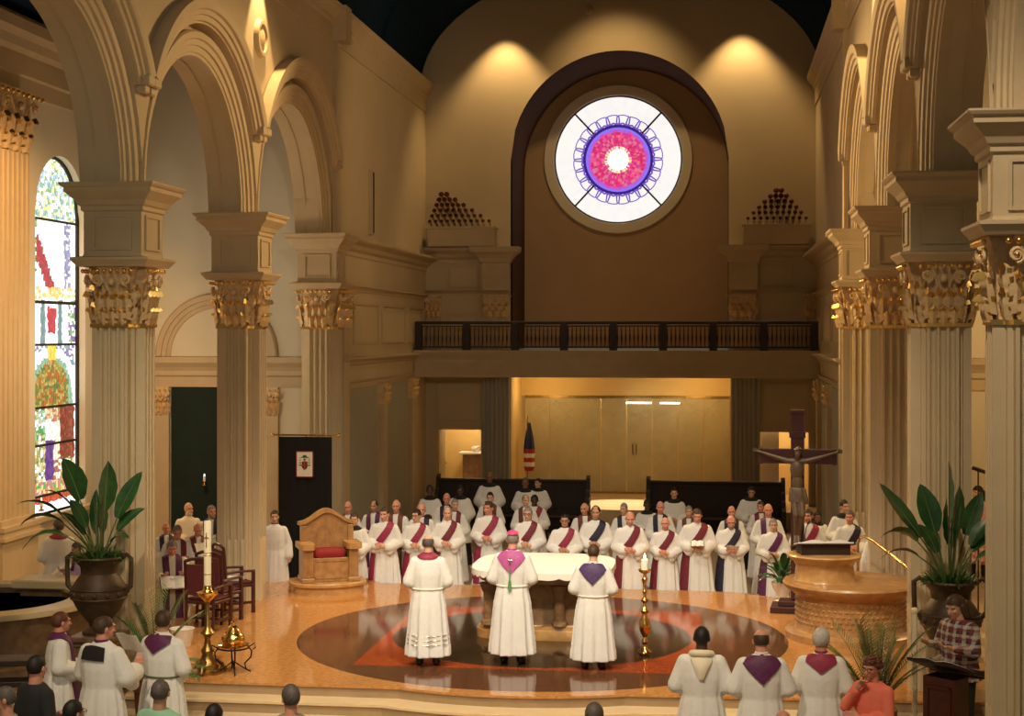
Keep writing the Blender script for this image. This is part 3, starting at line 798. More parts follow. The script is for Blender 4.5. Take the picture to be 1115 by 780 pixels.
# rose window -----------------------------------------------------
root = thing('window_rose', 'round stained glass window with magenta centre and white outer ring', 'window', (RC, YR, RZ), kind='structure')
b = MB()
b.lathe([(RR + 0.01, 0.20), (RR + 0.01, 0.0), (RR + 0.03, -0.03), (RR + 0.26, -0.10), (RR + 0.29, -0.10), (RR + 0.30, -0.02), (RR + 0.30, 0.0)], 72, cap=False)
M['surround'] = mat('pale_window_surround', (0.80, 0.70, 0.50), 0.7)
fr_ = b.build('window_surround', M['surround'], root, smooth=30); fr_.rotation_euler = (-pi / 2, 0, 0)
RND = random.Random(3)
def ringglass():
    vs, fs, cs = [], [], []
    rads = [0, 0.12, 0.22, 0.30, 0.38, 0.46, 0.54, 0.62, 0.70, 0.78, 0.85, 0.91, 0.98, 1.24, 1.30, 1.46, RR]
    NS = 72
    for i in range(len(rads) - 1):
        for j in range(NS):
            a0, a1 = 2 * pi * j / NS, 2 * pi * (j + 1) / NS
            n_ = len(vs)
            for r, a in ((rads[i], a0), (rads[i], a1), (rads[i + 1], a1), (rads[i + 1], a0)):
                vs.append((r * cos(a), 0, r * sin(a)))
            fs.append((n_, n_ + 1, n_ + 2, n_ + 3))
            rm = (rads[i] + rads[i + 1]) / 2; q = RND.random()
            am = (a0 + a1) / 2
            if rm < 0.26 + 0.05 * RND.random(): c = (1.6, 1.5, 1.25)
            elif rm < 0.42: c = [(1.2, 0.85, 0.35), (1.2, 0.35, 0.35), (1.3, 1.1, 0.8), (0.95, 0.12, 0.35)][int(q * 4)]
            elif rm < 0.76: c = [(0.90, 0.03, 0.22), (0.80, 0.04, 0.30), (1.0, 0.10, 0.30), (0.75, 0.02, 0.13), (0.85, 0.22, 0.30)][int(q * 5)]
            elif rm < 0.86: c = [(0.55, 0.12, 0.75), (0.75, 0.08, 0.5), (0.40, 0.16, 0.95)][int(q * 3)]
            elif rm < 0.92: c = (0.30, 0.20, 1.1)
            elif rm < 0.98: c = (0.03, 0.01, 0.22)
            else: c = (1.14 - 0.06 * q, 1.10 - 0.06 * q, 1.02)
            cs.append(c)
    me = bpy.data.meshes.new('rose_glass'); me.from_pydata(vs, [], fs)
    me.materials.append(M['roseglass'])
    ca = me.color_attributes.new('glass_colour', 'FLOAT_COLOR', 'CORNER')
    for p in me.polygons:
        for li in p.loop_indices: ca.data[li].color = (*cs[p.index], 1)
    return me
M['roseglass'] = emit_attr('rose_glass_light', 1.0)
M['purpleglass'] = emit('violet_glass_tracery', (0.20, 0.11, 0.62), 0.8)
M['blueglass'] = emit('deep_blue_glass_ring', (0.035, 0.012, 0.24), 0.8)
link('glass', ringglass(), root, (0, 0.06, 0))
b = MB()
for k in range(24):
    a = 2 * pi * (k + 0.5) / 24
    def P(r, t): return (r * cos(t), 0.045, r * sin(t))
    for off in (-1, 1):
        am = a + off * 0.104
        b.tube([P(0.97, a + off * 0.13), P(1.05, am + off * -0.012), P(1.16, am), P(1.25, a + off * 0.118)], [0.03, 0.024, 0.02, 0.02], 5)
    b.tube([P(1.25, a - 0.131 + 0.02), P(1.262, a), P(1.25, a + 0.131 - 0.02)], 0.016, 5)
    b.tube([P(0.99, a - 0.11), P(1.035, a), P(0.99, a + 0.11)], 0.028, 5)
b.build('tracery', M['purpleglass'], root)
b = MB(); pts = [(0.955 * cos(2 * pi * i / 64), 0.04, 0.955 * sin(2 * pi * i / 64)) for i in range(65)]
b.tube(pts, 0.035, 6, False); b.build('blue_ring', M['blueglass'], root)
b = MB()
for a in (45, 135, 225, 315):
    a = radians(a + (2 if a in (45, 225) else -2))
    b.tube([(0.99 * cos(a), 0.03, 0.99 * sin(a)), (RR * cos(a), 0.03, RR * sin(a))], 0.028, 6)
pts = [((RR) * cos(2 * pi * i / 72), 0.03, (RR) * sin(2 * pi * i / 72)) for i in range(73)]
b.tube(pts, 0.03, 6, False)
b.build('glazing_bar', M['lead'], root)

# room behind the opening ------------------------------------------
M['warmwall'] = mat('ochre_room_wall', (0.70, 0.51, 0.20), 0.85, var=0.06)
b = MB()
b.box(RX0 - 0.3, RX1 + 0.3, 47.0, 47.2, 0, 3.4)
b.box(RX0 - 0.3, RX0 - 0.05, YB + 0.3, 47, 0, 3.4); b.box(RX1 + 0.05, RX1 + 0.3, YB + 0.3, 47, 0, 3.4)
b.box(RX0 - 0.3, RX1 + 0.3, YR, 47.2, 3.38, 3.5)
struct(b.build('wall_gallery_room', M['warmwall']), 'warm ochre walls of the room behind the glass screen', 'wall')
b = MB(); b.box(RX0 - 0.05, RX1 + 0.05, 43.6, 43.8, 2.72, 3.40)
struct(b.build('trim_1', M['warmwall']), 'ochre lintel above the etched glass screen', 'lintel')
M['etch'] = mat('etched_line', (0.56, 0.50, 0.30), 0.6)
gs = thing('glass_screen', 'wide etched golden glass screen with double doors behind the stalls', 'glass screen', (0, 43.6, 0))
x0, x1 = RX0 + 0.05, RX1
nP = 8
for i in range(nP):
    a = x0 + (x1 - x0) * i / nP; c_ = x0 + (x1 - x0) * (i + 1) / nP
    m = MB(); m.box(a + 0.008, c_ - 0.008, 0, 0.03, 0.06, 2.66)
    pn = m.build('glass_panel', M['frost'], gs)
    m = MB(); rr_ = random.Random(i)
    for q in range(10):
        xx = rr_.uniform(a + 0.1, c_ - 0.1); zz = rr_.uniform(2.1, 2.6)
        m.tube([(xx + 0.08 * cos(t * 0.7 + q), -0.004, zz + 0.05 * sin(t * 0.9)) for t in range(7)], 0.006, 4)
    m.build('etched_scroll', M['etch'], pn)
b = MB(); b.box(x0, x1, -0.02, 0.05, 2.66, 2.74); b.box(x0, x1, -0.02, 0.05, 0, 0.06); b.build('frame', M['oldbrass'], gs)
b = MB()
for dx in (-0.05, 0.05): b.tube([(-2.29 + dx, -0.07, 1.1), (-2.29 + dx, -0.07, 1.4)], 0.014, 8)
for dx in (-0.05, 0.05):
    for z in (1.12, 1.38): b.tube([(-2.29 + dx, -0.07, z), (-2.29 + dx, 0, z)], 0.010, 6)
b.build('door_handle', M['oldbrass'], gs)
b = MB()
for x, w in ((-1.8, 0.7), (-0.95, 0.55)):
    b.box(x - w / 2, x + w / 2, -0.45, -0.38, 2.54, 2.58)
o = b.build('strip_lamp', M['screenlight'], loc=(-0.35, 43.55, 0.0)); tag(o, 'pair of thin bright strip lamps near the top of the glass screen', 'lamp')
# side rooms
for nm, (a, c_), lb in (('wall_sacristy', DL, 'ochre wall of the small room seen through the left doorway'), ('wall_vestry', DR, 'pale wall of the small room seen through the right doorway')):
    b = MB()
    b.box(a - 0.7, c_ + 0.5, 44.0, 44.1, 0, 2.6); b.box(a - 0.7, a - 0.6, YB + 0.3, 44, 0, 2.6); b.box(c_ + 0.5, c_ + 0.6, YB + 0.3, 44, 0, 2.6); b.box(a - 0.7, c_ + 0.6, YB + 0.3, 44, 2.55, 2.65)
    struct(b.build(nm, M['warmwall']), lb, 'wall')
b = MB(); b.box(DL[0], DL[0] + 0.06, YB + 0.02, YB + 1.0, 0, 1.9, 0.005)
dd = b.build('door_1', M['warmwall']); struct(dd, 'pale open door leaf folded back in the left doorway', 'door')
m = MB(); m.ell((DL[0] + 0.09, YB + 0.9, 0.95), 0.03, 0.03, 0.03, 8, 6); m.build('door_knob', M['brass'], dd)
b = MB(); b.box(DR[0] + 0.02, DR[0] + 0.5, YB + 0.5, YB + 0.56, 0, 1.9, 0.005)
dd = b.build('door_2', M['whitecloth']); struct(dd, 'pale half open door leaf in the right doorway', 'door')
m = MB(); m.ell((DR[0] + 0.45, YB + 0.47, 0.95), 0.03, 0.03, 0.03, 8, 6); m.build('door_knob', M['brass'], dd)
t = thing('side_table', 'small stone topped table in the room behind the left doorway', 'table', (-6.65, 43.5, 0))
b = MB(); b.box(-0.55, 0.55, -0.28, 0.28, 1.08, 1.14, 0.01); b.build('table_top', M['whitepot'], t)
b = MB(); b.box(-0.45, 0.45, -0.2, 0.2, 0, 1.08); b.build('table_base', M['altarstone'], t)
for (x, r, h, lb) in ((-6.75, 0.13, 0.16, 'white bowl on the stone table behind the left doorway'), (-6.35, 0.08, 0.26, 'white jar at the right end of the table behind the left doorway')):
    b = MB(); b.lathe([(r * 0.5, 0), (r * 0.9, h * 0.3), (r, h * 0.7), (r * 0.7, h), (r * 0.6, h * 0.98), (r * 0.8, h * 0.6), (0.0, h * 0.3)], 14)
    tag(b.build('bowl' if r > 0.1 else 'jar', M['whitepot'], smooth=50, loc=(x, 43.45, 1.14)), lb, 'bowl' if r > 0.1 else 'jar')
p = thing('picture', 'small brown framed picture on the wall behind the left doorway', 'picture', (-6.5, 43.98, 1.62))
b = MB(); b.box(-0.14, 0.14, -0.02, 0.0, -0.1, 0.1); b.build('canvas', M['clay'], p)
b = MB()
for q in ((-0.17, 0.17, 0.1, 0.13), (-0.17, 0.17, -0.13, -0.1), (-0.17, -0.14, -0.13, 0.13), (0.14, 0.17, -0.13, 0.13)): b.box(q[0], q[1], -0.03, 0, q[2], q[3])
b.build('picture_frame', M['oldbrass'], p)

# flag
fl = thing('flag', 'furled red white and blue flag on a pole beside the glass screen', 'flag', (-5.18, 42.6, 0))
b = MB(); b.lathe([(0.16, 0), (0.16, 0.03), (0.05, 0.08), (0.025, 0.1), (0.0, 0.1)], 14); b.build('stand', M['oldbrass'], fl, smooth=40)
b = MB(); b.tube([(0, 0, 0.05), (0, 0, 2.1)], 0.016, 8); b.build('pole', M['oldbrass'], fl)
b = MB(); b.lathe([(0.0, 2.1), (0.02, 2.12), (0.03, 2.17), (0.0, 2.27)], 8); b.build('finial', M['brass'], fl)
b = MB()
for (z1, z0, r1, r0, mi) in ((2.02, 1.62, 0.03, 0.10, 1), (1.62, 1.30, 0.10, 0.13, 1), (1.30, 1.18, 0.13, 0.13, 0), (1.18, 1.06, 0.13, 0.12, 2), (1.06, 0.94, 0.12, 0.13, 0), (0.94, 0.82, 0.13, 0.12, 2), (0.82, 0.70, 0.12, 0.10, 0)):
    b.mi = mi
    def rg(r, z): return [(0.05 + r * (1 + 0.25 * sin(5 * t * 2 * pi / 20)) * cos(2 * pi * t / 20), r * 0.7 * (1 + 0.25 * sin(5 * t * 2 * pi / 20)) * sin(2 * pi * t / 20), z) for t in range(20)]
    b.loft([rg(r1, z1), rg((r1 + r0) / 2, (z1 + z0) / 2), rg(r0, z0)], True, True)
b.build('cloth', [M['flagred'], M['flagblue'], M['whitecloth']], fl, smooth=60)

# choir stalls
def stall(lb, xa, xb, inner):
    r = thing('choir_stall', lb, 'choir stall', (0, 38.4, ZF))
    b = MB(); b.box(xa, xb, 0, 0.06, 0, 1.28, 0.01); b.box(xa, xb, -0.04, 0.10, 1.24, 1.32, 0.015); b.build('back', M['wood'], r)
    b = MB(); b.box(xa, xb, -0.50, 0.0, 0.42, 0.47, 0.01); b.build('seat', M['wood'], r)
    for x in (xa + 0.04, xb - 0.04):
        m = MB(); pts = [(-0.55, 0), (-0.55, 0.66), (-0.45, 0.72), (-0.34, 0.72), (-0.30, 0.86), (-0.2, 0.9), (-0.16, 1.05), (-0.06, 1.1), (-0.02, 1.36), (0.1, 1.42), (0.12, 0)]
        m.loft([[(x - 0.05, y, z) for y, z in pts], [(x + 0.05, y, z) for y, z in pts]], True, True)
        m.build('bench_end', M['wood'], r)
    b = MB()
    n = int((xb - xa) / 0.7)
    for i in range(n):
        a = xa + (xb - xa) * (i + 0.1) / n; c_ = xa + (xb - xa) * (i + 0.9) / n
        for q in ((a, c_, 0.6, 0.63), (a, c_, 1.12, 1.15), (a, a + 0.03, 0.6, 1.15), (c_ - 0.03, c_, 0.6, 1.15)): b.box(q[0], q[1], -0.02, 0.0, q[2], q[3])
    b.build('back_panel', M['wood'], r)
stall('long dark wooden choir stall left of the lit centre passage', -6.95, -3.12, 1)
stall('long dark wooden choir stall right of the lit centre passage', -1.72, 1.62, -1)

# ------------------------------------------------------------------ aisles
AXW = -13.0
WY0, WY1, WZ0, WZT = 28.55, 30.95, 0.95, 8.02
def aisle(side):
    sg = -1 if side == 'left' else 1
    xo = AXW if sg < 0 else 8.3
    xi = CX + sg * (WALLO + 0.2)
    b = MB()
    if sg < 0:
        wc = (WY0 + WY1) / 2; wr = (WY1 - WY0) / 2; zs = WZT - wr
        b.box(xo - 0.4, xo, 4, WY0, ZF, 10.6); b.box(xo - 0.4, xo, WY1, 33.4, ZF, 10.6); b.box(xo - 0.4, xo, WY0, WY1, ZF, WZ0)
        nn = 24
        for i in range(nn):
            a = WY0 + (WY1 - WY0) * i / nn; d = WY0 + (WY1 - WY0) * (i + 1) / nn
            za = zs + sqrt(max(0, wr ** 2 - (a - wc) ** 2)); zd = zs + sqrt(max(0, wr ** 2 - (d - wc) ** 2))
            b.quad((xo, a, za), (xo, d, zd), (xo, d, 10.6), (xo, a, 10.6))
            b.quad((xo, a, za), (xo - 0.4, a, za), (xo - 0.4, d, zd), (xo, d, zd))
    else:
        b.box(xo, xo + 0.3, 4, 33.4, ZF, 10.6)
    w = b.build('wall_aisle_' + side, M['aisle']); struct(w, 'cream outer wall of the %s aisle%s' % (side, ' with the tall stained window' if sg < 0 else ''), 'wall')
    m = MB()
    d_ = -sg
    def sec(y): return [(xo + d_ * q, y, z) for q, z in ((-0.05, 9.0), (0.04, 9.0), (0.05, 9.3), (0.10, 9.34), (0.10, 9.72), (0.2, 9.8), (0.26, 9.95), (0.4, 10.05), (0.42, 10.25), (-0.1, 10.25))]
    m.loft([sec(4), sec(33.3)], True, True); m.build('aisle_cornice', M['trim'], w)
    # broad fluted pilasters on the outer wall
    for yc in ((27.2,) if sg < 0 else (24.0, 30.0)):
        hw = 0.62; o = [(xo - d_ * 0.02, yc - hw), (xo + d_ * 0.22, yc - hw)]
        nf = 6; pt = 2 * hw / (nf + 0.35); wf = pt * 0.66
        for i in range(nf):
            c_ = yc - hw + pt * (i + 0.675)
            for t in range(5): o.append((xo + d_ * (0.22 - 0.035 * sin(pi * t / 4)), c_ - wf / 2 * cos(pi * t / 4)))
        o += [(xo + d_ * 0.22, yc + hw), (xo - d_ * 0.02, yc + hw)]
        m = MB(); m.prism_z(o, 1.1, 7.85); pl_ = m.build('aisle_pilaster', M['trim'], w, smooth=35)
        m = MB(); m.box(*sorted((xo, xo + d_ * 0.24)), yc - hw, yc + hw, 7.85, 9.0)
        capital_face(m, hw * 0.95, lambda u, o_, z, yc=yc: (xo + d_ * (0.24 + o_), yc + u, 7.85 + z), 1.1, beads=9)
        m.build('aisle_capital', [M['capstone'], M['gold']], pl_, smooth=50)
        m = MB(); m.box(*sorted((xo, xo + d_ * 0.34)), yc - hw - 0.12, yc + hw + 0.12, ZF, 0.75)
        for z0, z1, q in ((0.75, 0.82, 0.42), (0.82, 0.92, 0.38), (0.92, 1.0, 0.40), (1.0, 1.1, 0.30)): m.box(*sorted((xo, xo + d_ * q)), yc - hw - q + 0.24, yc + hw + q - 0.24, z0, z1)
        m.build('aisle_pedestal', M['trim'], pl_)
    # far wall with arch moulding, entablature, opening
    yf = 33.3
    xa, xb = sorted((xo, xi + sg * 0.0))
    m = MB(); m.box(xa, xb, yf, yf + 0.3, ZF, 10.6); fw = m.build('wall_aisle_end_' + side, M['aisle']); struct(fw, 'cream end wall of the %s aisle with a blind arch' % side, 'wall')
    ac = -10.94 if sg < 0 else 5.7
    m = MB()
    def PF(y, o, z): return (y, yf - o, z)
    ring_mould(m, PF, ac, 3.98, [(1.06, -0.02), (1.06, 0.05), (1.14, 0.05), (1.15, 0.08), (1.24, 0.09), (1.25, 0.13), (1.35, 0.14), (1.38, 0.11), (1.40, -0.02)], 0.0, 40)
    m.build('blind_arch', M['trim'], fw, smooth=25)
    m = MB()
    def e2(x): return [(x, yf - q, z) for q, z in ((-0.02, 3.30), (0.04, 3.30), (0.04, 3.52), (0.09, 3.56), (0.09, 3.66), (0.14, 3.74), (0.24, 3.84), (0.26, 3.96), (-0.02, 3.98))]
    m.loft([e2(xa), e2(xb)], True, True); m.build('aisle_entablature', M['trim'], fw)
    if sg < 0: m = MB(); m.box(ac - 1.05, ac + 1.05, yf - 0.03, yf + 0.01, ZF, 3.30); m.build('opening_curtain', M['greenwall'], fw)
    for xc in (ac - 1.24, ac + 1.24):
        m = MB(); m.box(xc - 0.17, xc + 0.17, yf - 0.12, yf, ZF, 2.7); q_ = m.build('aisle_end_pilaster', M['trim'], fw)
        m = MB(); m.box(xc - 0.17, xc + 0.17, yf - 0.13, yf, 2.7, 3.30)
        capital_face(m, 0.16, lambda u, o_, z, xc=xc: (xc + u, yf - 0.13 - o_, 2.7 + z), 0.58, beads=5)
        m.build('aisle_end_capital', [M['capstone'], M['gold']], q_, smooth=50)
    m = MB(); m.box(xa, xb, 4, yf, 10.5, 10.6); ob = m.build('ceiling_aisle_' + side, M['vault']); struct(ob, 'dark blue ceiling of the %s aisle' % side, 'ceiling')
aisle('left'); aisle('right')

# stained glass window ---------------------------------------------
root = thing('window_1', 'tall arched stained glass window in the left aisle with robed figures', 'window', (AXW, 0, 0), kind='structure')
wc = (WY0 + WY1) / 2; wr = (WY1 - WY0) / 2; zs = WZT - wr
RW = random.Random(11)
def sg_col(u, z):
    """u 0..1 across, z metres: colours of the little panes"""
    q = RW.random()
    white = (1.5 - 0.2 * q, 1.5 - 0.2 * q, 1.4)
    edge = abs(u - 0.5)
    if z > 6.75:
        return [white, (1.1, 1.2, 1.2), (0.35, 0.62, 0.40), (0.55, 0.75, 0.85), (1.2, 1.1, 0.5)][int(q * 5)]
    if z > 5.15:
        if 5.15 < z < 5.4: return [(1.1, 0.75, 0.2), (1.2, 1.0, 0.5), white][int(q * 3)]
        if u < 0.22 and z > 5.7: return [(0.15, 0.4, 0.12), (0.45, 0.55, 0.2), white][int(q * 3)]
        if abs((u - 0.12) - (6.5 - z) * 0.32) < 0.09: return (0.55, 0.06, 0.08)
        if abs(u - 0.82) < 0.05 and q < 0.7: return (0.35, 0.35, 0.6)
        return white
    if z > 4.25:
        if abs(u - 0.5) < 0.09 and 4.5 < z < 5.0: return (0.65, 0.05, 0.08)
        if abs(edge - 0.17) < 0.04: return (0.2, 0.35, 0.35)
        if edge > 0.33 and q < 0.6: return [(0.35, 0.2, 0.5), (0.25, 0.5, 0.15)][int(q * 3.2) % 2]
        return white
    if z > 3.0:
        if edge > 0.46: return white
        d = sqrt(((u - 0.5) / 0.44) ** 2 + (max(0, z - 3.35) / 0.75) ** 2)
        if abs(u - 0.5) < 0.1 and z > 3.95: return (1.2, 0.8, 0.1)
        if d > 1.12: return [(0.30, 0.22, 0.55), (0.25, 0.45, 0.45), white][int(q * 3)]
        if d > 0.90: return white
        if d > 0.76: return (0.30, 0.55, 0.35)
        return [(0.42, 0.35, 0.06), (0.25, 0.20, 0.04), (0.60, 0.45, 0.12), (0.55, 0.15, 0.03), (0.15, 0.22, 0.06)][int(q * 5)]
    if z > 1.55:
        if edge > 0.45: return white
        if u > 0.68 and z > 1.95: return [(0.30, 0.045, 0.03), (0.38, 0.07, 0.04), (0.22, 0.05, 0.02)][int(q * 3)]
        if 0.36 < u <= 0.68:
            if z > 2.75: return [(0.9, 0.6, 0.35), (1.1, 0.9, 0.5), (0.6, 0.25, 0.15)][int(q * 3)]
            if z > 2.35: return [white, (1.1, 1.05, 0.85)][int(q * 2)]
            if u < 0.55: return [(0.13, 0.05, 0.26), (0.20, 0.07, 0.30)][int(q * 2)]
            return [(1.1, 1.0, 0.8), (0.5, 0.2, 0.12)][int(q * 2)]
        if z > 2.4: return [(0.12, 0.42, 0.12), (0.35, 0.65, 0.35), (0.85, 0.6, 0.3), white][int(q * 4)]
        return [(0.9, 0.8, 0.4), (0.5, 0.45, 0.15), white, (0.2, 0.25, 0.1)][int(q * 4)]
    if z > 1.28: return [(0.15, 0.5, 0.10), (0.85, 0.30, 0.15), (0.95, 0.8, 0.3), (0.7, 0.25, 0.3)][int(q * 4)]
    if z > 1.14: return [(0.75, 0.12, 0.05), (0.6, 0.08, 0.04)][int(q * 2)]
    return white
M['stained'] = emit_attr('stained_glass_light', 1.2)
vs, fs, cs = [], [], []
NU, NZ = 24, 116
jit = {}
def gp(i, j):
    if (i, j) not in jit:
        u = i / NU; z = WZ0 + (WZT - WZ0) * j / NZ
        if 0 < i < NU: u += RW.uniform(-0.4, 0.4) / NU
        if 0 < j < NZ: z += RW.uniform(-0.4, 0.4) * (WZT - WZ0) / NZ
        y = WY0 + (WY1 - WY0) * u
        jit[(i, j)] = (y, z)
    return jit[(i, j)]
for j in range(NZ):
    for i in range(NU):
        q = [gp(i, j), gp(i + 1, j), gp(i + 1, j + 1), gp(i, j + 1)]
        def clampz(p):
            d = abs(p[0] - wc); return (p[0], min(p[1], zs + sqrt(max(0, wr * wr - d * d))))
        q = [clampz(p) for p in q]
        if max(p[1] for p in q) - min(p[1] for p in q) < 0.01: continue
        n_ = len(vs); vs += [(-0.2, p[0], p[1]) for p in q]; fs.append((n_, n_ + 1, n_ + 2, n_ + 3))
        cs.append(sg_col(1 - 1 + (i + 0.5) / NU, (q[0][1] + q[2][1]) / 2))
me = bpy.data.meshes.new('stained_glass'); me.from_pydata(vs, [], fs); me.materials.append(M['stained'])
ca = me.color_attributes.new('glass_colour', 'FLOAT_COLOR', 'CORNER')
for p in me.polygons:
    for li in p.loop_indices: ca.data[li].color = (*cs[p.index], 1)
link('glass', me, root)
b = MB()
for z in (1.28, 2.28, 3.02, 4.26, 5.10, 6.74):
    yy = 0; b.tube([(-0.18, WY0, z), (-0.18, WY1, z)], 0.035 if z in (5.10,) else 0.026, 6)
pts = [(-0.18, WY0, WZ0), (-0.18, WY0, zs)] + [(-0.18, wc - wr * cos(pi * i / 20), zs + wr * sin(pi * i / 20)) for i in range(1, 20)] + [(-0.18, WY1, zs), (-0.18, WY1, WZ0)]
b.tube(pts, 0.05, 6)
b.build('glazing_bar', M['lead'], root)
b = MB()
for i in range(NU + 1):
    for j in range(NZ):
        if (i * 7 + j * 3) % 4 == 0: continue
        p, q = gp(i, j), gp(i, j + 1)
        if q[1] > zs + sqrt(max(0, wr * wr - (q[0] - wc) ** 2)): continue
        b.quad((-0.195, p[0] - 0.006, p[1]), (-0.195, p[0] + 0.006, p[1]), (-0.195, q[0] + 0.006, q[1]), (-0.195, q[0] - 0.006, q[1]))
b.build('leading', M['lead'], root)
b = MB(); b.box(-0.2, 0.12, WY0 - 0.15, WY1 + 0.15, WZ0 - 0.12, WZ0, 0.02); b.build('window_sill', M['fontstone'], root)
# vent on the end wall
b = MB(); b.lathe([(0.0, 0.05), (0.1, 0.05), (0.13, 0.03), (0.14, 0.0)], 18)
o = b.build('smoke_detector', M['trim'], smooth=40); o.rotation_euler = (pi / 2, 0, 0); o.location = (-3.35, YB, 13.0)
tag(o, 'small round smoke detector high on the end wall above the arch', 'smoke detector')
# ------------------------------------------------------------------ people: shared meshes
def remeshed(b, name, voxel, smooth_it=3):
    me = b.mesh(name + '_raw', M['alb'])
    o = bpy.data.objects.new('tmp', me); COL.objects.link(o)
    md_ = o.modifiers.new('r', 'REMESH'); md_.mode = 'VOXEL'; md_.voxel_size = voxel; md_.adaptivity = 0
    sm_ = o.modifiers.new('s', 'SMOOTH'); sm_.iterations = smooth_it; sm_.factor = 0.5
    dg = bpy.context.evaluated_depsgraph_get(); dg.update()
    out = bpy.data.meshes.new_from_object(o.evaluated_get(dg))
    out.name = name; out.materials.clear()
    bpy.data.objects.remove(o); bpy.data.meshes.remove(me)
    out.polygons.foreach_set('use_smooth', [True] * len(out.polygons))
    return out

PIV = Vector((0, 0.01, 1.50))
def head_matrix(yaw, pitch):
    return Matrix.Translation(PIV) @ Euler((pitch, 0, yaw)).to_matrix().to_4x4() @ Matrix.Translation(-PIV)

def add_hand(b, wrist, fwd, across, curl, sgn):
    """palm, four unequal bent fingers, thumb leaving the side of the palm"""
    w = Vector(wrist); f = Vector(fwd).normalized(); a = (Vector(across) - f * Vector(across).dot(f)).normalized(); n = f.cross(a).normalized()
    b.capsule(w, w + f * 0.03, 0.028, 0.028)
    for q in (-0.026, -0.009, 0.009, 0.026): b.capsule(w + f * 0.02 + a * q * 0.8, w + f * 0.085 + a * q, 0.017, 0.014)
    for i, (q, L) in enumerate(((-0.031, 0.072), (-0.011, 0.082), (0.010, 0.076), (0.030, 0.058))):
        p = w + f * 0.088 + a * q; d = f.copy()
        for k, (seg, r) in enumerate(((0.45, 0.0105), (0.32, 0.0095), (0.23, 0.0085))):
            d = (d * cos(curl) + n * sin(curl)).normalized()
            p2 = p + d * L * seg; b.capsule(p, p2, r, r * 0.93, 8); p = p2
    p = w + f * 0.03 + a * (-0.032 * sgn); d = (f * 0.75 - a * 0.65 * sgn + n * 0.25).normalized()
    p2 = p + d * 0.035; b.capsule(p, p2, 0.014, 0.0115, 8)
    d = (f * 0.9 - a * 0.25 * sgn + n * 0.35).normalized(); b.capsule(p2, p2 + d * 0.032, 0.0115, 0.009, 8)

POSES = {
    # elbow, wrist, hand direction, across, curl for the right (-x) arm; left arm mirrored unless given
    'joined': dict(r=((-0.25, 0.02, 1.13), (-0.085, -0.20, 1.11), (0.9, -0.45, 0.05), (0, 0.15, 1), 0.35), l=((0.25, 0.02, 1.13), (0.085, -0.225, 1.08), (-0.9, -0.40, 0.05), (0, 0.15, 1), -0.35)),
    'reading': dict(r=((-0.24, -0.03, 1.14), (-0.15, -0.26, 1.20), (0.35, -0.8, 0.25), (0.9, 0.3, 0), 0.4), l=((0.24, -0.03, 1.14), (0.15, -0.26, 1.20), (-0.35, -0.8, 0.25), (0.9, -0.3, 0), 0.4)),
    'down': dict(r=((-0.245, 0.03, 1.13), (-0.255, -0.05, 0.88), (0.05, -0.15, -1), (0, 1, 0), 0.25), l=((0.245, 0.03, 1.13), (0.255, -0.05, 0.88), (-0.05, -0.15, -1), (0, 1, 0), -0.25)),
    'chin': dict(r=((-0.21, -0.16, 1.18), (-0.05, -0.17, 1.42), (0.45, 0.15, 0.9), (-0.4, -0.9, 0.1), 0.7), l=((0.23, -0.05, 1.12), (0.02, -0.25, 1.12), (-1, -0.1, 0.1), (0, 0.2, 1), -0.3)),
}
